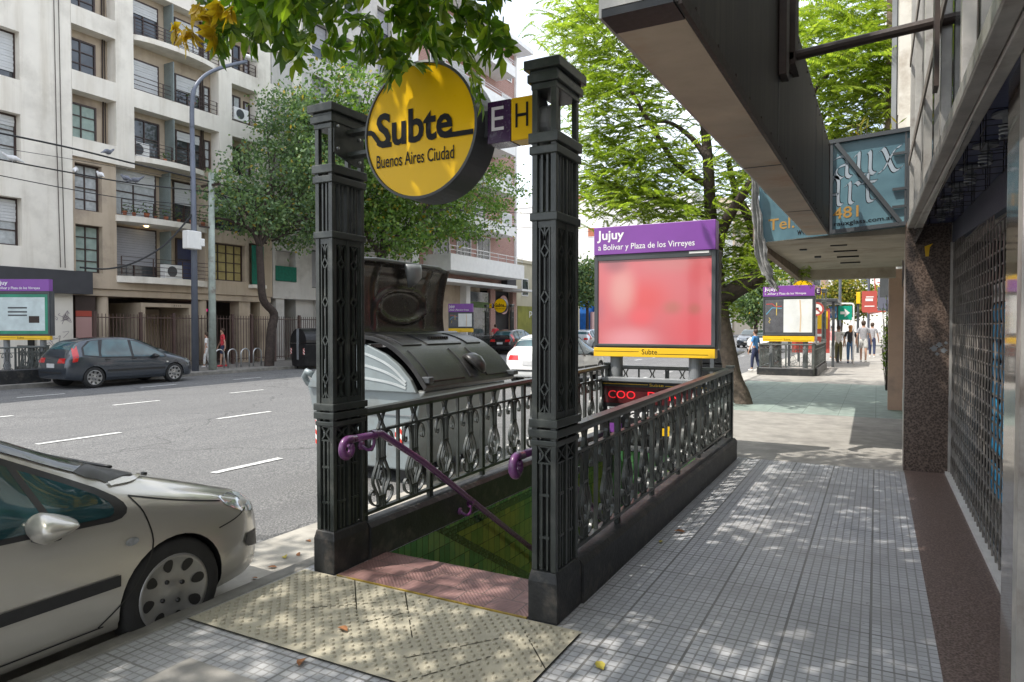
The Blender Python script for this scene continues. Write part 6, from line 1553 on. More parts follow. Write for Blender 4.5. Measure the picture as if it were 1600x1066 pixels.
# far-kerb trees
tb = at(420, 567, X=-21.6); tb.z = 0
def fp(u, v, X=-21.6): return tuple(at(u, v, X=X))
tree('far-kerb street tree with kinked dark trunk, in front of the beige apartments', tb, [([(tb.x, tb.y, -.1), fp(422, 545), fp(424, 515), fp(428, 490), fp(411, 468), fp(407, 420), fp(405, 385)], .2, .13)],
     [([fp(405, 385), fp(392, 360), fp(360, 345), fp(335, 340)], .1, .03), ([fp(405, 385), fp(408, 350), fp(420, 300), fp(430, 240)], .1, .03), ([fp(405, 388), fp(425, 360), fp(470, 345), fp(500, 330)], .09, .03), ([fp(398, 365), fp(380, 320), fp(370, 290)], .06, .02)],
     [(*fp(440, 280), 2.2, 2.0, 1.9), (*fp(475, 350), 1.7, 1.6, 1.1), (*fp(390, 330), 1.7, 1.6, 1.0), (*fp(470, 200), 2.0, 1.9, 1.6), (*fp(510, 280), 1.6, 1.5, 1.9), (*fp(340, 300), .8, .8, .8), (*fp(440, 370), .7, .7, .5)], 330, 46, .17, .05, .34, 'leafgreen2', 'barkdark', twigs=5)
t2 = at(588, 545, X=-21.8); t2.z = 0
def f2(u, v, X=-21.8): return tuple(at(u, v, X=X))
tree('large spreading far-kerb tree whose crown fills the gap behind the round yellow sign', t2, [([(t2.x, t2.y, -.1), f2(590, 480), f2(592, 430), f2(597, 400)], .3, .22)],
     [([f2(597, 400), f2(575, 370), f2(560, 320)], .16, .05), ([f2(597, 400), f2(620, 370), f2(660, 340), f2(720, 320)], .16, .05), ([f2(597, 402), f2(600, 350), f2(610, 250)], .16, .05), ([f2(640, 352), f2(690, 300), f2(730, 260)], .1, .03)],
     [(*f2(600, 360), 2.6, 2.4, 1.6), (*f2(560, 250), 3.4, 3, 2.8), (*f2(540, 160), 2.6, 2.5, 1.9), (*f2(660, 330), 3.0, 2.6, 2.2), (*f2(740, 330), 2.6, 2.4, 2.0), (*f2(780, 290), 1.8, 1.8, 1.5), (*f2(640, 230), 3.2, 3, 2.6), (*f2(700, 270), 2.2, 2.0, 1.7), (*f2(550, 330), 2.0, 2, 1.8), (*f2(505, 190), 1.6, 1.5, 1.5), (*f2(600, 280), 3, 2.5, 2.5)], 640, 46, .22, .07, .42, 'leafplane', 'barkdark', twigs=4)
def at_tree(label, u, v, Y, crownpx, lm, s=1.0, n=90, group='trees further down the street'):
    p = at(u, v, Y=Y); base = Vector((p.x, Y, 0))
    bl = []
    for (cu, cv, rr) in crownpx: q = at(cu, cv, Y=Y); bl.append((q.x, q.y, q.z, rr, rr, rr * .85))
    hi = Vector(bl[0][:3])
    return tree(label, base, [([base - Vector((0, 0, .1)), base.lerp(hi, .5) + Vector((.1, 0, 0)), hi], .18 * s, .08 * s)], [([base.lerp(hi, .6), hi + Vector((bl[-1][3] * .5, 0, .3))], .09 * s, .03 * s)], bl, n, 40, .26 * s, .085 * s, .42 * s, lm, 'barkdark', 'street_tree', group, twigs=2)
at_tree('small bushy tree in front of the bright blue building', 917, 545, 52, [(915, 440, 1.6), (912, 455, 1.4), (922, 425, 1.2), (898, 440, 1.2)], 'leafgreen2', 1.0, 110)
at_tree('dark green tree down the street, just left of the far purple sign', 1180, 520, 52, [(1178, 470, 1.9), (1165, 455, 1.6), (1190, 480, 1.6), (1195, 440, 1.5)], 'leafgreen2', 1.0, 130)
at_tree('green tree far down the street, by the second row of parked cars', 1215, 515, 74, [(1213, 470, 2.4), (1225, 485, 2.0)], 'leafplane', 1.1, 90)
at_tree('yellowing tree beyond the green arrow sign', 1310, 530, 62, [(1315, 468, 1.9), (1338, 462, 1.9), (1298, 475, 1.2), (1350, 470, 1.3), (1328, 450, 1.3)], 'leafauto', 1.0, 130)

# jacaranda on the near pavement: leaning forked trunk, feathery fronds
JY = 14.7
def J(u, v, dy=0): return at(u, v, Y=JY + dy)
jb = Vector((-2.42, JY, 0))
jt = thing('jacaranda_tree', 'tall feathery light-green jacaranda with leaning forked trunk, on the pavement behind the red poster sign', 'tree', jb)
limbs([([Vector((-2.4, JY, -.1)), Vector((-2.46, JY, .15)), J(1146, 590), J(1137, 545), J(1128, 500), J(1124, 465), J(1120, 430)], .19, .15)]).build('trunk', M['bark'], jt, smooth=True)
lb = limbs([([J(1120, 432), J(1113, 390), J(1110, 330), J(1106, 250), J(1098, 180, .3), J(1075, 110, .6)], .17, .07), ([J(1126, 470), J(1150, 452), J(1178, 438), J(1195, 418), J(1192, 395)], .2, .13), ([J(1116, 410), J(1128, 360, -.2), J(1150, 320, -.5), J(1178, 275, -.8), J(1200, 200, -1)], .14, .05),
            ([J(1192, 398), J(1170, 340, .3), J(1150, 300, .3), J(1138, 250, .5)], .12, .05), ([J(1106, 250), J(1080, 215), J(1040, 190), J(990, 200)], .07, .02), ([J(1108, 290), J(1060, 260), J(1020, 200, -.5), J(985, 140, -1)], .08, .03), ([J(1112, 340), J(1060, 320), J(1000, 300, -.6), J(940, 290, -1)], .07, .02),
            ([J(1098, 180), J(1060, 120), J(1000, 60), J(940, 20)], .07, .02), ([J(1178, 275, -.8), J(1230, 200, -1.4), J(1290, 120, -1.6), J(1340, 60, -1.8)], .07, .02), ([J(1195, 410), J(1230, 400), J(1260, 415)], .07, .02), ([J(1170, 340), J(1240, 300), J(1300, 220, -.4), J(1350, 190, -.6)], .07, .02),
            ([J(1195, 330), J(1260, 250), J(1290, 180), J(1370, 130)], .06, .02)])
rj = random.Random(4)
jd = []   # frond anchor points
def jac_cluster(u, v, dy, su, sv, sy, n):
    for _ in range(int(n * (2.0 if u > 1180 else 3.7))): jd.append(J(u + rj.gauss(0, su), v + rj.gauss(0, sv), dy + rj.gauss(0, sy)))
for q in ((900, 60, .5, 30, 40, .8, 60), (940, 20, 0, 40, 30, 1, 80), (930, 140, -.6, 35, 35, .7, 70), (990, 100, .5, 40, 40, 1, 80), (960, 230, -.5, 35, 25, .7, 75), (940, 290, -.6, 30, 22, .6, 65), (1000, 300, -.6, 35, 20, .6, 60), (1040, 250, -.2, 35, 25, .7, 50), (1020, 180, .8, 40, 35, .8, 35), (1060, 60, 1, 40, 40, 1, 70),
          (1050, 330, -.5, 35, 18, .6, 45), (1080, 370, 0, 25, 16, .5, 28), (1140, 300, .6, 30, 30, .8, 30), (1150, 400, .5, 25, 22, .6, 35), (1180, 370, .7, 25, 35, .7, 40), (1205, 395, -.2, 26, 16, .5, 45), (1235, 415, -.1, 14, 7, .3, 14), (1130, 480, .2, 14, 14, .3, 16), (1180, 240, .4, 35, 35, .8, 60),
          (1290, 60, -1.6, 40, 35, .8, 100), (1340, 40, -1.4, 35, 35, .8, 90), (1380, 100, -1, 22, 35, .6, 50), (1330, 130, -1.3, 35, 25, .7, 75), (1290, 170, -.8, 25, 25, .6, 30), (1350, 190, -.6, 25, 22, .5, 45), (1310, 215, -.3, 22, 12, .5, 25), (1370, 60, .8, 30, 50, .6, 50), (1250, 130, 1, 40, 50, .8, 50), (1200, 60, 1.2, 60, 60, .9, 80), (1120, 40, 1.6, 60, 60, .9, 60)): jac_cluster(*q)
# upper crown above the frame, kept lighter
for _ in range(420): jd.append(Vector((rj.uniform(-6.5, .6), JY + rj.gauss(0, 1.6), rj.uniform(8.2, 10.5))))
jf = MB()
for p in jd:
    a = rj.uniform(0, 2 * pi); d = Vector((cos(a), sin(a), rj.uniform(-.35, .7))).normalized(); L = rj.uniform(.38, .66); n = 17
    droop = rj.uniform(.5, 1.1); w = rj.uniform(.09, .14)
    side = d.cross(Vector((0, 0, 1))).normalized(); q = p - d * L * .4
    for i in range(n):
        f = i / (n - 1); c = q + d * (L * f) + Vector((0, 0, -droop * L * .5 * f * f)); ww = w * (1 - .75 * f) * (.6 + .4 * min(1, f * 6))
        fw = d * .042
        for s in (-1, 1):
            tip = c + side * s * ww + fw * 1.3 + Vector((0, 0, -.025 - .03 * rj.random()))
            k_ = len(jf.v); jf.v += [tuple(c), tuple(c + (tip - c) * .45 + fw * .42), tuple(tip), tuple(c + (tip - c) * .55 - fw * .36)]; jf.f.append((k_, k_ + 1, k_ + 2, k_ + 3)); jf.m.append(0)
    rj.random()
lb.build('limbs', M['barkdark'], jt, smooth=True)
jf.build('crown', M['leafjac'], jt)

# ash-like street tree beside the camera: crown overhead, drooping sprays in front of the yellow sign
nt = thing('street_tree', 'overhanging kerb tree with dark green drooping leaves and a yellowed sprig, at the top', 'tree', (-2.75, -1.6, 0))
limbs([([(-2.75, -1.6, -.1), (-2.7, -1.5, 1.5), (-2.85, -1.3, 3.2), (-3.0, -.9, 4.6)], .2, .14)]).build('trunk', M['bark'], nt, smooth=True)
nl = limbs([([(-3, -.9, 4.6), (-3.2, .4, 5.4), (-3.0, 2.2, 5.3), (-2.7, 3.0, 4.7), (-2.5, 3.2, 4.0)], .12, .02), ([(-3, -.9, 4.6), (-3.8, .3, 5.2), (-4, 1.8, 4.9), (-3.6, 2.7, 4.1)], .1, .02), ([(-3, -.9, 4.6), (-2.2, .6, 5.8), (-2.0, 3, 5.8), (-2.4, 5, 5.9)], .12, .03), ([(-3, -.9, 4.6), (-3.4, -.6, 6.5), (-3.3, .6, 8)], .13, .03), ([(-3.0, 2.2, 5.3), (-2.3, 2.9, 4.8), (-2.0, 3.1, 4.2)], .05, .015)])
ra = random.Random(8)
def vlow(u):
    K = [(280, 60), (300, 105), (340, 108), (380, 75), (415, 95), (450, 128), (472, 125), (500, 70), (530, 55), (560, 105), (600, 148), (625, 140), (650, 105), (690, 95), (715, 110), (740, 140), (752, 165), (765, 115), (785, 85)]
    for (a, b_), (c, d) in zip(K, K[1:]):
        if a <= u <= c: return lerp(b_, d, (u - a) / (c - a))
    return 40
green, yel = MB(), MB()
def leaflet(b, c, d, n, L, W):
    s = d.cross(n).normalized(); n2 = s.cross(d).normalized(); k_ = len(b.v)
    b.v += [tuple(c), tuple(c + d * L * .3 + s * W * .85 + n2 * W * .25), tuple(c + d * L * .65 + s * W * .7 + n2 * W * .2), tuple(c + d * L - n2 * L * .08), tuple(c + d * L * .65 - s * W * .7 + n2 * W * .2), tuple(c + d * L * .3 - s * W * .85 + n2 * W * .25), tuple(c + d * L * .5)]
    b.f += [(k_, k_ + 1, k_ + 6), (k_ + 1, k_ + 2, k_ + 6), (k_ + 2, k_ + 3, k_ + 6), (k_ + 3, k_ + 4, k_ + 6), (k_ + 4, k_ + 5, k_ + 6), (k_ + 5, k_, k_ + 6)]; b.m += [0] * 6
def spray(b, tip, L, tilt, LL):
    """pinnate leaf hanging with its last leaflet at tip"""
    d = (Vector((0, 0, -1)) + tilt).normalized(); base = tip - d * L; n = 4 + int(L / .1)
    a = ra.uniform(0, 2 * pi); sd = d.cross(Vector((cos(a), sin(a), .2))).normalized(); nrm = sd.cross(d).normalized()
    b.tube([base, base.lerp(tip, .5), tip - d * LL], [.004, .0035, .002], 4, False)
    leaflet(b, tip - d * LL, d, (nrm + rdir(ra) * .3), LL, LL * .235)
    for i in range(n):
        c = base.lerp(tip - d * LL, .15 + .85 * i / n)
        for s in (-1, 1):
            dd = (d * .6 + sd * s * .9 + rdir(ra) * .5 + Vector((0, 0, -.12))).normalized(); leaflet(b, c, dd, (nrm + rdir(ra) * .45), LL * ra.uniform(.75, 1.1), LL * .235)
    return base
for _ in range(125):
    u = ra.uniform(350, 785); lo = vlow(u)
    if 488 < u < 545 and ra.random() < .5: continue
    v = lo - 10 - (lo + 70) * ra.random() ** 1.6
    y = ra.uniform(2.5, 3.15) if u > 520 else ra.uniform(2.2, 2.9)
    spray(green, at(u, v, Y=y), ra.uniform(.2, .34), rdir(ra) * .95, ra.uniform(.1, .13))
for u, v, y in ((455, 128, 2.6), (470, 120, 2.6), (600, 150, 2.9), (612, 145, 3.0), (625, 138, 2.9), (748, 165, 2.9), (756, 192, 3.05), (768, 125, 2.9), (560, 108, 2.8), (715, 105, 3.0), (440, 118, 2.5), (785, 125, 3.0)): spray(green, at(u, v, Y=y), .3, rdir(ra) * .25, .11)
for u, v in ((342, 98), (352, 112), (362, 80)): spray(green, at(u, v, Y=2.35), .2, rdir(ra) * .2, .1)
for u, v in ((292, 94), (284, 74), (305, 78), (318, 56), (298, 48), (330, 44), (322, 82), (345, 52)): spray(yel, at(u, v, Y=2.25), .14, rdir(ra) * .5, .09)
# the rest of the crown, overhead and out of the view, that shades the pavement
def shade(x0, x1, y0, y1, z0, z1, n):
    for _ in range(n):
        c = Vector((ra.uniform(x0, x1), ra.uniform(y0, y1), ra.uniform(z0, z1)))
        for _ in range(7): leaflet(green, c + Vector((ra.gauss(0, .16), ra.gauss(0, .16), ra.gauss(0, .12))), (rdir(ra) + Vector((0, 0, -.4))).normalized(), (Vector((0, 0, 1)) + rdir(ra) * .8), ra.uniform(.13, .19), .042)
shade(-7.6, -1.0, -3.5, .6, 4.9, 7.6, 1300); shade(-3.5, -1.8, .6, 2.6, 5.2, 7.6, 520); shade(-4.6, -3.5, .6, 2.6, 5.2, 7.6, 110); shade(-3.9, -1.9, 2.6, 5.9, 6.4, 8.2, 600)
shade(-3.6, -2.2, -.5, 1.8, 7.6, 9, 90)
nl.build('limbs', M['barkdark'], nt, smooth=True); green.build('crown', M['leafash'], nt); yel.build('yellowed_sprig', M['leafyellow'], nt)
# a bare seed cluster
# weeds on the canopy, potted plant by the right wall
def weeds(label, x0, x1, y, z, n, h, m='leafauto'):
    t = thing('weeds', label, 'plant', ((x0 + x1) / 2, y, z)); b = MB(); s = MB()
    for _ in range(n):
        x = ra.uniform(x0, x1); p = Vector((x, y + ra.uniform(-.2, .2), z)); hh = h * ra.uniform(.4, 1.0); tip = p + Vector((ra.gauss(0, .06), ra.gauss(0, .06), hh)); s.tube([p, p.lerp(tip, .5) + rdir(ra) * .02, tip], .005, 4)
        for i in range(12): c = p.lerp(tip, ra.uniform(.3, 1)); leaf_quad(b, c, (rdir(ra) + Vector((0, 0, .6))).normalized(), rdir(ra), .13, .012)
    s.build('stems', M['rust'], t); b.build('leaves', M[m], t)
weeds('dry weeds growing on top of the canopy above the blue sign', -.35, .25, 9.3, 2.9, 26, 1.35)
weeds('dark green climbing plant on the wall beyond the pink pier', .2, .42, 19.5, .0, 70, 2.4, 'leafash')

# ================================================================== poles, wires, birds, racks
M['poleblue'] = mat('blue_grey_pole', (0.12, 0.135, 0.17), 0.5, 0.2, .1, 4); M['polepale'] = mat('pale_peeling_pole', (0.36, 0.41, 0.37), 0.7, 0, .2, 4, dirt=(.2, .17, .14), dscale=3)
PX = -21.5
L0 = at(305, 575, X=PX)
sl = thing('street_lamp', 'tall blue-grey street lamp with a curved arm and white control box, at the far kerb', 'street lamp', (PX, L0.y, 0))
def PP(u, v): return at(u, v, X=PX)
b = MB(); b.tube([(PX, L0.y, 0), (PX, L0.y, 5), PP(300, 200)], [.125, .1, .08], 12); b.build('pole', M['poleblue'], sl, smooth=True)
b = MB(); b.tube(curve_pts([PP(300, 202), PP(300, 165), PP(304, 138), PP(320, 118), PP(345, 106), PP(385, 96)], 5), [.08] * 10 + [.065] * 16, 10); b.build('arm', M['poleblue'], sl, smooth=True)
h_ = PP(392, 92); b = MB(); b.lathe([(0, .12), (.16, .08), (.2, 0), (.12, -.06), (0, -.08)], Matrix.Translation(h_) @ Matrix.Diagonal((.8, 2.0, 1, 1)), 16); b.build('lamp_head', M['white'], sl, smooth=True)
q = PP(294, 376); b = MB(); b.box(PX + .08, PX + .38, q.y - .3, q.y + .26, q.z - .32, q.z + .32); b.box(PX + .15, PX + .4, q.y + .2, q.y + .38, q.z - .2, q.z + .08); b.build('control_box', M['white'], sl, bevel=.03)
p2 = at(332, 572, X=PX)
up_ = thing('utility_pole', 'pale peeling wooden-looking utility pole right of the street lamp, carrying the wires', 'pole', (PX, p2.y, 0))
b = MB(); b.tube([(PX, p2.y, 0), (PX, p2.y + .02, 7.2)], [.14, .1], 12); b.build('pole', M['polepale'], up_, smooth=True); b = MB(); b.beam((PX - .5, p2.y, 6.75), (PX + .5, p2.y, 6.75), .08, .08); b.beam((PX, p2.y - .5, 5.2), (PX, p2.y + .3, 5.2), .06, .06); b.build('cross_arm', M['rust'], up_)
M['wire'] = plain('black_cable', (.012, .012, .013), .6)
def wire(label, pts, r):
    b = MB(); b.tube(curve_pts(pts, 8), r, 6); return tag(b.build('overhead_wire', M['wire']), label, 'wire', 'overhead wires across the street')
def sag(p, q, s): m = Vector(p).lerp(Vector(q), .5); m.z -= s; return [p, m, q]
A = lambda u, v: at(u, v, X=PX)
top = A(328, 284); W1 = A(-60, 196)
wire('thickest overhead wire on the left, topmost, with one dark pigeon on it', [W1, A(100, 229), A(210, 256), top], .028)
wire('second overhead wire below the thickest one, with several pigeons on it', [A(-60, 238), A(100, 268), A(210, 287), A(328, 300)], .022)
wire('thin overhead wire, third from the top on the left', [A(-60, 262), A(100, 294), A(210, 312), A(328, 322)], .014)
wire('thin slack overhead wire crossing in front of the upper windows', [A(-60, 222), A(130, 252), A(328, 288)], .008)
wire('wire from the utility pole running down the street behind the gate pillar', [top, A(480, 318), A(640, 325), A(830, 334), A(1000, 345)], .022)
wire('lower wire from the utility pole running down the street', [A(328, 300), A(480, 340), A(640, 348), A(830, 356), A(1000, 368)], .018)
wire('dark drooping cable from the apartment wall up to the street lamp', [A(125, 418), A(170, 420), A(215, 408), A(260, 380), A(300, 335)], .03)
wire('thin stay wire high at the top right of the near gate pillar', [at(890, -10, Y=11), at(950, 62, Y=12.5), at(1010, 115, Y=14)], .006)
M['pigeon'] = mat('grey_pigeon_feathers', (.14, .15, .18), .8, 0, .4, 12); M['pigeonw'] = mat('white_pigeon_feathers', (.6, .6, .6), .8, 0, .2, 12)
def pigeon(p, rz, label, m='pigeon'):
    t = thing('pigeon', label, 'bird', p, rz, 'pigeons on the wires'); s = 1.35
    prof = [(0, -.2), (.012, -.2), (.02, -.14), (.05, -.06), (.062, .0), (.055, .06), (.035, .11), (.03, .135), (.033, .155), (.024, .18), (.006, .195), (.004, .215), (0, .217)]
    cx = lambda h: .09 + (.0 if h < .06 else (h - .06) * .75) if h > -.06 else .09 + (h + .06) * .5
    b = MB(); n = 10; vs = []
    for r_, h in prof:
        for k_ in range(n): a = 2 * pi * k_ / n; vs.append((s * r_ * cos(a), s * h, s * (cx(h) + r_ * sin(a))))
    b.add(vs, [(i * n + k_, i * n + (k_ + 1) % n, (i + 1) * n + (k_ + 1) % n, (i + 1) * n + k_) for i in range(len(prof) - 1) for k_ in range(n)])
    for x in (-.02, .02): b.tube([(s * x, .01, s * .045), (s * x, .015, 0)], .008, 4)
    recalc(b.build('body', M[m], t, world=False, smooth=True)); return t
for u, v, rz, lb_, m in ((168, 243, 0.3, 'dark pigeon on the thickest wire', 'pigeon'), (20, 254, 2.6, 'pale pigeon near the left edge, on the second wire', 'pigeonw'), (118, 272, 1.0, 'white pigeon on the second wire, left of the narrow brown windows', 'pigeonw'), (157, 279, 1.4, 'grey and white pigeon on the second wire, by the narrow brown windows', 'pigeonw'),
                        (197, 284, 1.6, 'grey pigeon on the second wire against the white blind, left one of the close pair', 'pigeon'), (211, 287, -.6, 'grey pigeon on the second wire against the white blind, right one of the close pair', 'pigeon')):
    pigeon(A(u, v), rz, lb_, m)
racks = ['nearest-left bike hoop, in front of the boy in the red shirt', 'second bike hoop from the left at the far kerb', 'third bike hoop from the left at the far kerb', 'right-hand bike hoop, next to the kinked tree trunk']
for i, u in enumerate((343, 363, 383, 402)):
    p = at(u, 560, X=-22.0); b = MB(); w = .2
    pts = [(0, -w, 0), (0, -w, .45)] + [(0, -w * cos(pi * j / 10), .52 + w * sin(pi * j / 10)) for j in range(11)] + [(0, w, .45), (0, w, 0)]
    b.tube([Vector(q) + Vector((p.x, p.y, 0)) for q in pts], .028, 8); tag(b.build('bike_rack', M['steel'], smooth=True), racks[i], 'bike rack', 'bike hoops at the far kerb')

# ================================================================== people
M['skin'] = mat('skin', (.45, .26, .18), .55, 0, .08, 20); M['hairbrown'] = mat('brown_hair', (.05, .028, .016), .6, 0, .3, 60); M['hairorange'] = mat('ginger_hair', (.42, .17, .04), .6, 0, .3, 60)
def cloth(n, c): return mat(n, c, .85, 0, .15, 12, .2, 60)
C_ = {n: cloth(n + '_cloth', c) for n, c in dict(white=(.7, .69, .66), black=(.03, .03, .035), grey=(.3, .3, .32), red=(.55, .045, .06), olive=(.14, .13, .06), jeans=(.08, .16, .3), pale=(.58, .58, .56), navy=(.03, .04, .09), blue=(.06, .2, .42), pinkc=(.6, .3, .3)).items()}
def skin_obj(name, verts, edges, mt, par, root=0, sub=1):
    me = bpy.data.meshes.new(name); me.from_pydata([v[:3] for v in verts], edges, []); o = bpy.data.objects.new(name, me); COL.objects.link(o)
    md = o.modifiers.new('Skin', 'SKIN'); md.use_smooth_shade = True
    sv = me.skin_vertices[0].data
    for i, v in enumerate(verts): r = v[3]; sv[i].radius = (r if isinstance(r, tuple) else (r, r)); sv[i].use_root = (i == root)
    s_ = o.modifiers.new('Sub', 'SUBSURF'); s_.levels = sub; s_.render_levels = sub
    dg = bpy.context.evaluated_depsgraph_get(); me2 = bpy.data.meshes.new_from_object(o.evaluated_get(dg)); bpy.data.objects.remove(o); bpy.data.meshes.remove(me)
    me2.name = name; me2.materials.clear(); me2.materials.append(mt); me2.polygons.foreach_set('use_smooth', [True] * len(me2.polygons)); o = bpy.data.objects.new(name, me2); COL.objects.link(o); o.parent = par; return o
def person(label, loc, rz, H, shirt, trousers, hair='hairbrown', shorts=False, long_hair=False, stride=.16, arm=.12, shoes='white', slim=1.0, group=None):
    t = thing('person', label, 'person', loc, rz, group); k_ = H / 1.75; S = lambda x, y, z: (x * k_, y * k_, z * k_)
    V = [(*S(0, 0, .95), (.12 * k_ * slim, .09 * k_)), (*S(0, .0, 1.12), (.115 * k_ * slim, .085 * k_)), (*S(0, .01, 1.32), (.14 * k_ * slim, .095 * k_)), (*S(0, 0, 1.45), (.07 * k_, .06 * k_)), (*S(0, .01, 1.52), .048 * k_), (*S(0, .025, 1.6), (.066 * k_, .078 * k_)), (*S(0, .02, 1.69), (.062 * k_, .075 * k_))]
    E_ = [(0, 1), (1, 2), (2, 3), (3, 4), (4, 5), (5, 6)]; legs = {}; arms = {}
    for s, ph in ((-1, 1), (1, -1)):
        st = stride * ph
        i = len(V); V += [(*S(s * .09, 0, .88), .085 * k_), (*S(s * .095, st * .55 + .03, .5), .055 * k_), (*S(s * .095, st * 1.0 - (.05 if ph < 0 else 0), .09), .038 * k_), (*S(s * .1, st * 1.0 + .12 - (.05 if ph < 0 else 0), .03), (.036 * k_, .025 * k_))]; E_ += [(0, i), (i, i + 1), (i + 1, i + 2), (i + 2, i + 3)]; legs[s] = i
        j = len(V); V += [(*S(s * .175, 0, 1.41), .052 * k_), (*S(s * (.2 + arm * .4), -st * .35, 1.13), .038 * k_), (*S(s * (.2 + arm * .7), -st * .8 + .05, .9), .03 * k_), (*S(s * (.2 + arm * .7), -st * .8 + .08, .8), (.022 * k_, .034 * k_))]; E_ += [(3, j), (j, j + 1), (j + 1, j + 2), (j + 2, j + 3)]; arms[s] = j
        for f in range(4):                                       # short fingers and thumb
            b0 = Vector(V[j + 3][:3]); V.append((b0.x, b0.y + (.018 * f - .03) * k_, b0.z - (.075 + .01 * (f in (1, 2))) * k_, .008 * k_)); E_.append((j + 3, len(V) - 1))
        V.append((b0.x - s * .02 * k_, b0.y + .045 * k_, b0.z - .03 * k_, .009 * k_)); E_.append((j + 3, len(V) - 1))
    V.append((*S(0, .105, 1.585), .014 * k_)); E_.append((5, len(V) - 1))     # nose
    for s in (-1, 1): V.append((*S(s * .078, .015, 1.59), .014 * k_)); E_.append((5, len(V) - 1))
    skin_obj('body', V, E_, M['skin'], t)
    g = 1.0
    def grow(idx, extra): return [(*V[i][:3], tuple(x + extra * k_ for x in (V[i][3] if isinstance(V[i][3], tuple) else (V[i][3], V[i][3])))) for i in idx]
    T = grow([0, 1, 2, 3], .018); T[0] = (*S(0, 0, .84), (.155 * k_ * slim, .125 * k_)); e = [(0, 1), (1, 2), (2, 3)]
    for s in (-1, 1):
        j = arms[s]; a = Vector(V[j][:3]); c = Vector(V[j + 1][:3]); T.append((*a, .066 * k_)); T.append((*a.lerp(c, .75), .055 * k_)); e += [(3, len(T) - 2), (len(T) - 2, len(T) - 1)]
    skin_obj('shirt', T, e, C_[shirt], t)
    T = [(*S(0, 0, 1.06), (.128 * k_ * slim, .098 * k_)), (*S(0, 0, .9), (.14 * k_ * slim, .11 * k_))]; e = [(0, 1)]
    for s in (-1, 1):
        i = legs[s]; a, c, d = (Vector(V[i + q][:3]) for q in (0, 1, 2)); n0 = len(T); T.append((*a, .1 * k_)); e.append((1, n0))
        if shorts: T.append((*a.lerp(c, .85), .09 * k_)); e.append((n0, n0 + 1))
        else: T += [(*c, .072 * k_), (*c.lerp(d, .9), .058 * k_)]; e += [(n0, n0 + 1), (n0 + 1, n0 + 2)]
    skin_obj('trousers', T, e, C_[trousers], t)
    for s in (-1, 1):
        b = MB(); i = legs[s]; p = Vector(V[i + 2][:3]); q = Vector(V[i + 3][:3]); b.tube([p + Vector((0, -.05 * k_, -.05 * k_)), p.lerp(q, .5) + Vector((0, 0, -.02 * k_)), q + Vector((0, .03 * k_, .0))], [.045 * k_, .05 * k_, .035 * k_], 8)
        b.build('shoe', C_[shoes], t, world=False, smooth=True)
    b = MB(); prof = [(0, .115), (.05, .105), (.085, .07), (.094, .02), (.088, -.03), (.07, -.07)] + ([(.075, -.16), (.06, -.26), (0, -.27)] if long_hair else [(.05, -.09), (0, -.09)])
    b.lathe([(r_ * k_, h * k_) for r_, h in prof], Matrix.Translation(S(0, -.012, 1.655)), 14); b.build('hair', M[hair], t, world=False, smooth=True)
    b = MB()
    for s in (-1, 1): b.lathe([(0, .006 * k_), (.009 * k_, 0)], Matrix.Translation(S(s * .03, .108, 1.615)) @ Matrix.Rotation(-pi / 2, 4, 'X'), 6)
    b.box(-.024 * k_, .024 * k_, .1 * k_, .104 * k_, 1.545 * k_, 1.553 * k_); b.build('face_features', M['hairbrown'], t, world=False)
    return t
W_ = 'people walking away down the pavement'
person('woman in a white top and olive trousers walking away, left of the trio', (-1.47, 33.2, 0), 0.05, 1.62, 'white', 'olive', stride=.12, slim=.95, group=W_)
person('person with ginger hair, black top and blue jeans walking away, middle of the trio', (-1.0, 33.0, 0), 0, 1.64, 'black', 'jeans', 'hairorange', long_hair=True, stride=.08, shoes='navy', group=W_)
person('man in a grey T-shirt and pale shorts walking away, right of the trio', (-.52, 34.4, 0), -.03, 1.84, 'grey', 'pale', shorts=True, stride=.14, slim=1.1, group=W_)
person('distant person in pale clothes by the bus shelter, left of the walking trio', (-1.85, 36.0, 0), pi, 1.62, 'pinkc', 'pale', stride=.05, group=W_)
person('distant man in grey seen just behind the walking trio, on the right', (-.2, 40, 0), 0, 1.78, 'grey', 'navy', stride=.12, group=W_)
person('person in a blue shirt by the road, left of the far purple sign', (-4.1, 27.5, RZ), 1.2, 1.6, 'blue', 'navy', stride=.1, arm=.5)
kb = at(343, 566, Z=0); kx = -22.9; kb = at(348, 558, X=kx)
person('boy in a red T-shirt and dark shorts on the far pavement behind the bike hoops', (kx, kb.y, 0), 2.6, 1.52, 'red', 'navy', shorts=True, stride=.1, arm=.5, shoes='red', slim=1.15)
kc = at(323, 558, X=-23.1); person('person in a white T-shirt half hidden by the pale utility pole, beside a boy', (-23.1, kc.y, 0), 2.3, 1.35, 'white', 'white', stride=.1, arm=.5)
ps = at(774, 540, X=-21.9); person('person in dark red seen over the roof of the black hatchback', (-21.9, ps.y, 0), .5, 1.72, 'red', 'navy', stride=.1)

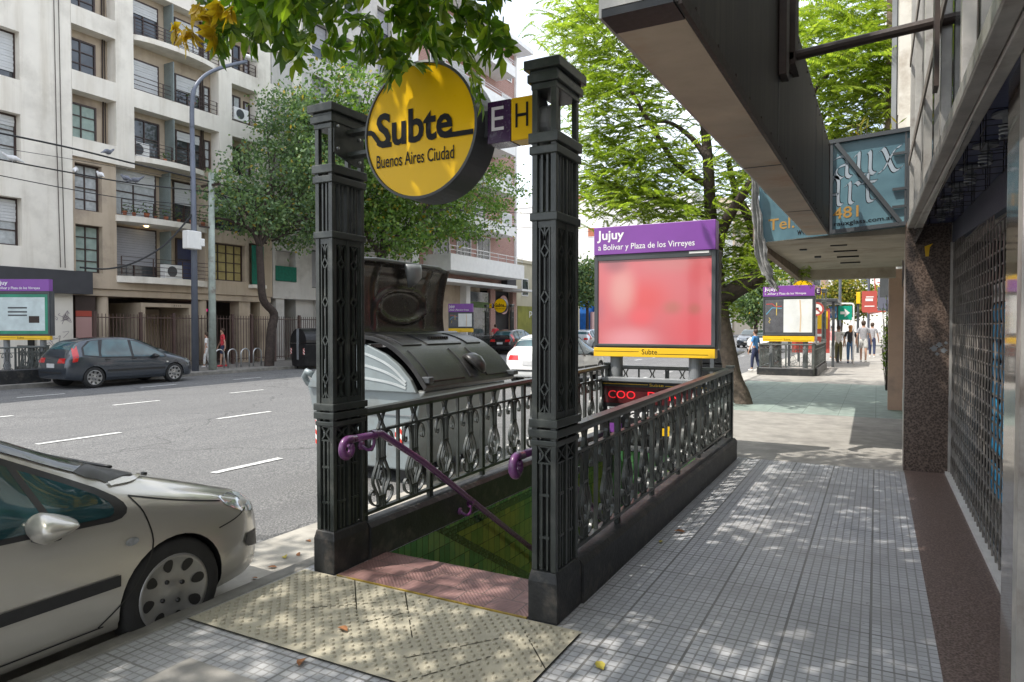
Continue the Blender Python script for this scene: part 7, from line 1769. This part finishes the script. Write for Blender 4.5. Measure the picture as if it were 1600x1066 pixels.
# ================================================================== other metro entrances
for k_ in ('map', ): pass
M['mapdark'] = mat('dark_map_panel', (.09, .09, .1), .3, 0, .25, 6); M['mapwhite'] = mat('pale_map_panel', (.68, .69, .68), .3, 0, .12, 2.5); M['greenad'] = mat('green_bordered_poster', (.02, .22, .13), .4); M['adpale'] = mat('pale_blue_poster', (.5, .58, .58), .4, 0, .15, 4)
def map_poster(t, w, zb, zt_):
    W = wmat(t); h = w / 2
    def P(nm, m, x0, x1, z0, z1, d=-.0585):
        b = MB(); b.box(x0, x1, d, d + .003, z0, z1); return b.build(nm, M[m], t, world=False)
    P('map_panel', 'mapdark', -h + .06, -.15, zb, zt_); P('map_panel', 'mapwhite', -.145, h - .06, zb, zt_)
    H = zt_ - zb; F = lambda x, z, d: (x, -.0605 + d, z)
    M.setdefault('lineR', plain('red_line', (.5, .06, .05), .5)); M.setdefault('lineB', plain('blue_line', (.1, .4, .6), .5)); M.setdefault('lineY', plain('yellow_line', (.6, .45, .1), .5)); M.setdefault('lineT', plain('tan_road_line', (.6, .45, .3), .5))
    for nm, m, pts, ww in (('map_line', 'lineR', [(-.68, .86), (-.5, .87), (-.38, .78), (-.2, .8)], .025), ('map_line', 'lineB', [(-.68, .55), (-.5, .75), (-.2, .73)], .02), ('map_line', 'lineY', [(-.36, .9), (-.36, .52)], .025), ('map_line', 'lineY', [(-.6, .45), (-.55, .4), (-.6, .32), (-.56, .28)], .02), ('map_road', 'lineT', [(.36, 0.02), (.38, .5), (.35, .98)], .04)):
        b = MB(); b.strip([(x * w / 1.56, zb + z * H) for x, z in pts], ww, F, 0, .001); b.build(nm, M[m], t, world=False)
s2 = info_sign('purple station sign with dark metro map and pale street map, over the second metro entrance', -3.34, -1.77, 24.0, (1.1, 1.3, 2.58, 2.93), fine=False, poster='dgrey')
map_poster(s2, 1.56, 1.4, 2.48)
railing('pale-lit iron railing across the near end of the second metro entrance, under the map sign', (-3.42, 23.8, 0), (-1.78, 23.8, 0), 2, 0, 'iron_grey', False, 'second metro entrance railings')
railing('shop-side iron railing of the second metro entrance, next to the bus shelter', (-1.74, 23.85, 0), (-1.74, 28.4, 0), 6, 0, 'iron_grey', False, 'second metro entrance railings')
railing('street-side iron railing of the second metro entrance', (-3.42, 23.85, 0), (-3.42, 28.4, 0), 6, 0, 'iron_grey', False, 'second metro entrance railings')
g2 = pillar('pale grey gate pillar of the second metro entrance, right of its map sign', -1.78, 28.6, 'iron_grey', 'second entrance gate pillars'); g2b = pillar('gate pillar of the second metro entrance on the street side, behind the map sign', -3.38, 28.6, 'iron_grey', 'second entrance gate pillars')
round_sign('small far yellow metro disc showing above the second purple sign', (-2.55, 28.6, 2.95), .45, .22, full=False)
# no-dogs style prohibition disc
pd = thing('prohibition_sign', 'round white prohibition sign with a red ring, right of the second purple sign', 'sign', (-1.85, 25.9, 1.9))
b = MB(); b.lathe([(0, 0), (.24, 0), (.24, .02), (0, .02)], Matrix.Translation((-1.85, 25.9, 2.2)) @ Matrix.Rotation(pi / 2, 4, 'X'), 24); b.build('disc', M['white'], pd)
M['signred'] = plain('sign_red', (.42, .075, .06), .45); b = MB(); b.lathe([(.18, .021), (.24, .021), (.24, .026), (.18, .026)], Matrix.Translation((-1.85, 25.9, 2.2)) @ Matrix.Rotation(pi / 2, 4, 'X'), 24); b.beam((-2.0, 25.876, 2.33), (-1.7, 25.876, 2.07), .004, .05); b.build('red_ring', M['signred'], pd); b = MB(); b.box(-1.93, -1.78, 25.874, 25.878, 2.16, 2.25); b.build('pictogram', M['ink'], pd); b = MB(); b.tube([(-1.85, 25.93, 0), (-1.85, 25.93, 2.2)], .03, 8); b.build('post', M['mgrey'], pd)  # sign red made paler, putting the distance haze into its colour
# far-left entrance
e3 = info_sign('purple station sign over a pale green-bordered poster, at the left edge across the street', -22.95, -21.35, 10.95, (1.2, 1.34, 2.63, 2.98), rz=radians(30), fine=False, poster='dgrey')
b = MB(); b.box(-.74, .74, -.059, -.056, 1.38, 2.54); b.build('green_border', M['greenad'], e3, world=False); b = MB(); b.box(-.66, .66, -.062, -.0595, 1.47, 2.45); b.build('pale_print', M['adpale'], e3, world=False); b = MB(); b.box(.2, .5, -.064, -.0625, 1.7, 1.9); b.build('printed_object', M['rust'], e3, world=False)
b = MB(); 
for z in (2.12, 2.0, 1.9): b.box(-.4, .15, -.064, -.0625, z, z + .045)
b.build('printed_lines', M['dgrey'], e3, world=False)
railing('iron railing of the metro entrance across the street, left of the parked dark hatchback', (-21.15, 6.2, 0), (-21.15, 11.05, 0), 6, 0, 'iron_grey', False, 'far side metro railings', pz=.4)
railing('short end railing of the metro entrance across the street, behind its sign', (-22.75, 11.1, 0), (-21.2, 11.1, 0), 2, 0, 'iron_grey', False, 'far side metro railings', pz=.4)
# entrance beyond the brick building
e4 = info_sign('small far purple station sign with maps, in front of the brick building', -22.7, -21.2, 34.6, (1.25, 1.5, 2.45, 2.95), rz=radians(18), fine=False, poster='dgrey'); map_poster(e4, 1.5, 1.58, 2.36)
railing('far iron railing of the metro entrance in front of the brick building', (-21.2, 34.6, 0), (-21.2, 39.0, 0), 6, 0, 'iron', False, 'far metro entrance railings', pz=.3)
railing('far end railing below the small purple sign by the brick building', (-22.8, 34.5, 0), (-21.3, 34.5, 0), 2, 0, 'iron', False, 'far metro entrance railings', pz=.3)
pillar('far dark gate pillar left of the small yellow metro disc by the brick building', -22.9, 39.3, group='far entrance gate pillars'); pillar('far dark gate pillar right of the small yellow metro disc by the brick building', -21.0, 39.3, group='far entrance gate pillars')
r4 = round_sign('small round yellow metro sign in front of the brick building across the street', (-21.7, 39.0, 2.95), .48, .25, full=False, side=-1)

# ================================================================== street furniture further along the pavement
ar = thing('arrow_sign', 'green square sign with a white arrow pointing right, in a white pole frame', 'sign', (-1.2, 32, 0))
M['signgreen'] = plain('sign_green', (.0, .3, .2), .4); M['signblue'] = plain('sign_blue', (.05, .22, .5), .4)
b = MB(); b.box(-1.44, -.92, 31.98, 32.02, 1.87, 2.46); b.build('green_panel', M['signgreen'], ar)
b = MB(); b.prism([(-1.36, 2.11), (-1.2, 2.11), (-1.2, 1.99), (-1.0, 2.165), (-1.2, 2.34), (-1.2, 2.22), (-1.36, 2.22)], lambda x, z, d: (x, 31.977 + d, z), 0, .002); recalc(b.build('arrow', M['white'], ar))
b = MB(); b.box(-1.8, -1.5, 31.98, 32.02, 1.95, 2.44); b.build('blue_panel', M['signblue'], ar); b = MB(); b.box(-1.7, -1.6, 31.974, 31.979, 2.05, 2.36); b.box(-1.76, -1.54, 31.973, 31.978, 2.15, 2.22); b.build('pictogram', M['white'], ar)
b = MB(); b.tube(curve_pts([(-1.88, 32.03, 2.46), (-1.84, 32.03, 2.53), (-1.7, 32.03, 2.55), (-1.0, 32.03, 2.55), (-.88, 32.03, 2.5), (-.86, 32.03, 2.3), (-.86, 32.03, 1.0), (-.86, 32.03, 0)], 4), .035, 8); b.build('frame', M['white'], ar, smooth=True)
bs = thing('bus_shelter', 'grey bus shelter with a red advert, between the second metro entrance and the walkers', 'bus shelter', (-2.6, 29.5, 0))
b = MB(); b.box(-3.3, -1.35, 29.3, 33.5, 2.55, 2.68); b.build('roof', M['dgrey'], bs, bevel=.02); 
for x, y in ((-1.5, 29.5), (-1.5, 33.3), (-3.1, 29.5), (-3.1, 33.3)): b = MB(); b.box(x - .05, x + .05, y - .05, y + .05, 0, 2.55); b.build('post', M['dgrey'], bs)
b = MB(); b.box(-3.0, -1.62, 29.45, 29.52, .55, 2.3); b.build('advert', M['signred'], bs); b = MB(); b.prism([(-2.9, 1.5), (-1.7, 1.5), (-1.7, 2.2), (-2.9, 1.7)], lambda x, z, d: (x, 29.44 + d, z), 0, .004); recalc(b.build('advert_panel', M['ystrip'], bs)); b = MB(); b.box(-2.6, -1.9, 29.44, 29.446, 1.2, 1.3); b.box(-2.5, -2.0, 29.44, 29.446, .95, 1.02); b.build('advert_lines', M['white'], bs)
hs = thing('hanging_sign', 'square red shop sign with white lettering projecting over the pavement, above the walkers', 'sign', (-.25, 30, 2.2))
b = MB(); b.box(-.53, .0, 29.97, 30.03, 2.2, 2.97); b.box(-.5, .3, 29.97, 30.03, 2.14, 2.2); b.build('panel', M['signred'], hs); b = MB(); b.box(-.4, -.14, 29.962, 29.968, 2.58, 2.68); b.box(-.43, -.09, 29.962, 29.968, 2.36, 2.4); b.box(-.38, -.12, 29.962, 29.968, 2.72, 2.76); b.build('white_marks', M['white'], hs); b = MB(); b.beam((-.1, 30, 3.6), (-.02, 30, 2.2), .04, .04); b.beam((0, 30, 3.3), (.46, 30, 3.2), .04, .04); b.build('bracket', M['signred'], hs)
def blade(label, y, z0, z1, x0, m):
    b = MB(); b.box(x0, .46, y - .04, y + .04, z0, z1); return tag(b.build('blade_sign', M[m], bevel=.01), label, 'sign', 'projecting shop signs')
blade('slim white projecting shop sign right of the red one', 33, 2.4, 3.6, .12, 'white'); blade('tall white projecting shop sign further down the pavement', 38, 1.6, 4.6, .15, 'white'); blade('dark grey projecting shop sign under the canopy', 27, 2.6, 3.6, .08, 'dgrey'); blade('blue-grey projecting sign beside the red square one', 31.5, 2.2, 3.2, .02, 'bluegrey')
aw = MB(); aw.prism([(48, 2.6), (48, 2.75), (54, 2.75), (54, 2.6)], lambda y, z, d: (d, y, z + (d - .4) * .2), -.5, .44); tag(recalc(aw.build('shop_awning', M['signred'])), 'red awning far down the right side of the pavement', 'awning')
for x, y, h, lb_ in ((-1.9, 44, 6, 'slim grey pole with a curved arm beyond the bus shelter'), (-.5, 52, 7.5, 'blue-grey pole behind the red shop sign')):
    t = thing('lamp_post', lb_, 'pole', (x, y, 0), 0, 'poles beyond the bus shelter'); b = MB(); b.tube([(x, y, 0), (x, y, h)], .08, 8); b.build('pole', M['poleblue'], t); b = MB(); b.tube(curve_pts([(x, y, h), (x - .3, y, h + .35), (x - 1.2, y, h + .4)], 4), .05, 6); b.build('arm', M['poleblue'], t)
tl = thing('traffic_light', 'yellow traffic light housing on a dark post beyond the green arrow sign', 'traffic light', (-1.0, 46, 0)); b = MB(); b.tube([(-1.0, 46, 0), (-1.0, 46, 3.2)], .07, 8); b.build('post', M['dgrey'], tl); b = MB(); b.box(-1.1, -.88, 45.85, 46.15, 2.95, 3.65); b.build('housing', M['ystrip'], tl, bevel=.03)
d5 = round_sign('tiny yellow metro disc far down the street, left of the second purple sign', (-9.6, 62, 3.2), .62, .25, boxes=False, full=False)
b = MB(); b.tube([(-9.6, 62, 0), (-9.6, 62, 2.6)], .08, 8); b.build('post', M['dgrey'], d5)
# far traffic
car('white car far down the road, left of the second purple sign', (-6.6, 48, RZ), pi, 1.0, P_WHITE, False); car('dark car far down the road behind the leaning bin', (-9.0, 58, RZ), pi, 1.0, P_DARK, False); car('silver car farthest down the road, beneath the distant trees', (-6.4, 70, RZ), pi, 1.0, P_LSILV, False)

# fallen leaves
M['deadleaf'] = mat('dead_leaf', (.24, .1, .035), .8, 0, .4, 30); M['yleaf'] = mat('yellow_fallen_leaf', (.4, .33, .05), .7, 0, .3, 30)
rl = random.Random(2)
for u, v, z, m, lb_ in ((536, 982, .02, 'deadleaf', 'curled brown leaf on the tactile paving, towards the middle'), (470, 1034, .012, 'deadleaf', 'brown leaf scraps on the small tiles at the bottom, left of the tactile paving'), (425, 886, RZ - .03, 'deadleaf', 'orange-brown leaf in the gutter in front of the silver car'), (466, 866, RZ - .03, 'deadleaf', 'brown leaf in the gutter by the street-side gate pillar'), (482, 845, RZ - .03, 'deadleaf', 'small brown leaf in the gutter against the street-side pillar base'),
                       (398, 903, RZ - .03, 'deadleaf', 'dark leaf scraps in the gutter beside the silver car bumper'), (937, 1039, .012, 'yleaf', 'yellow-green fallen leaf on the small square tiles at the bottom'), (1033, 846, .012, 'yleaf', 'small yellow leaf on the tiles beside the shop-side railing'), (1062, 830, .012, 'deadleaf', 'small dark leaf on the tiles halfway along the shop-side railing'), (445, 870, RZ - .03, 'yleaf', 'small yellow leaf in the gutter between the car and the pillar')):
    p = at(u, v, Z=z); a = rl.uniform(0, 6.28); b = MB(); d = Vector((cos(a), sin(a), .1)); L = rl.uniform(.05, .085)
    leaflet(b, p - d * L / 2, d, Vector((rl.gauss(0, .2), rl.gauss(0, .2), 1)), L, L * .33); tag(b.build('fallen_leaf', M[m]), lb_, 'leaf', 'fallen leaves')
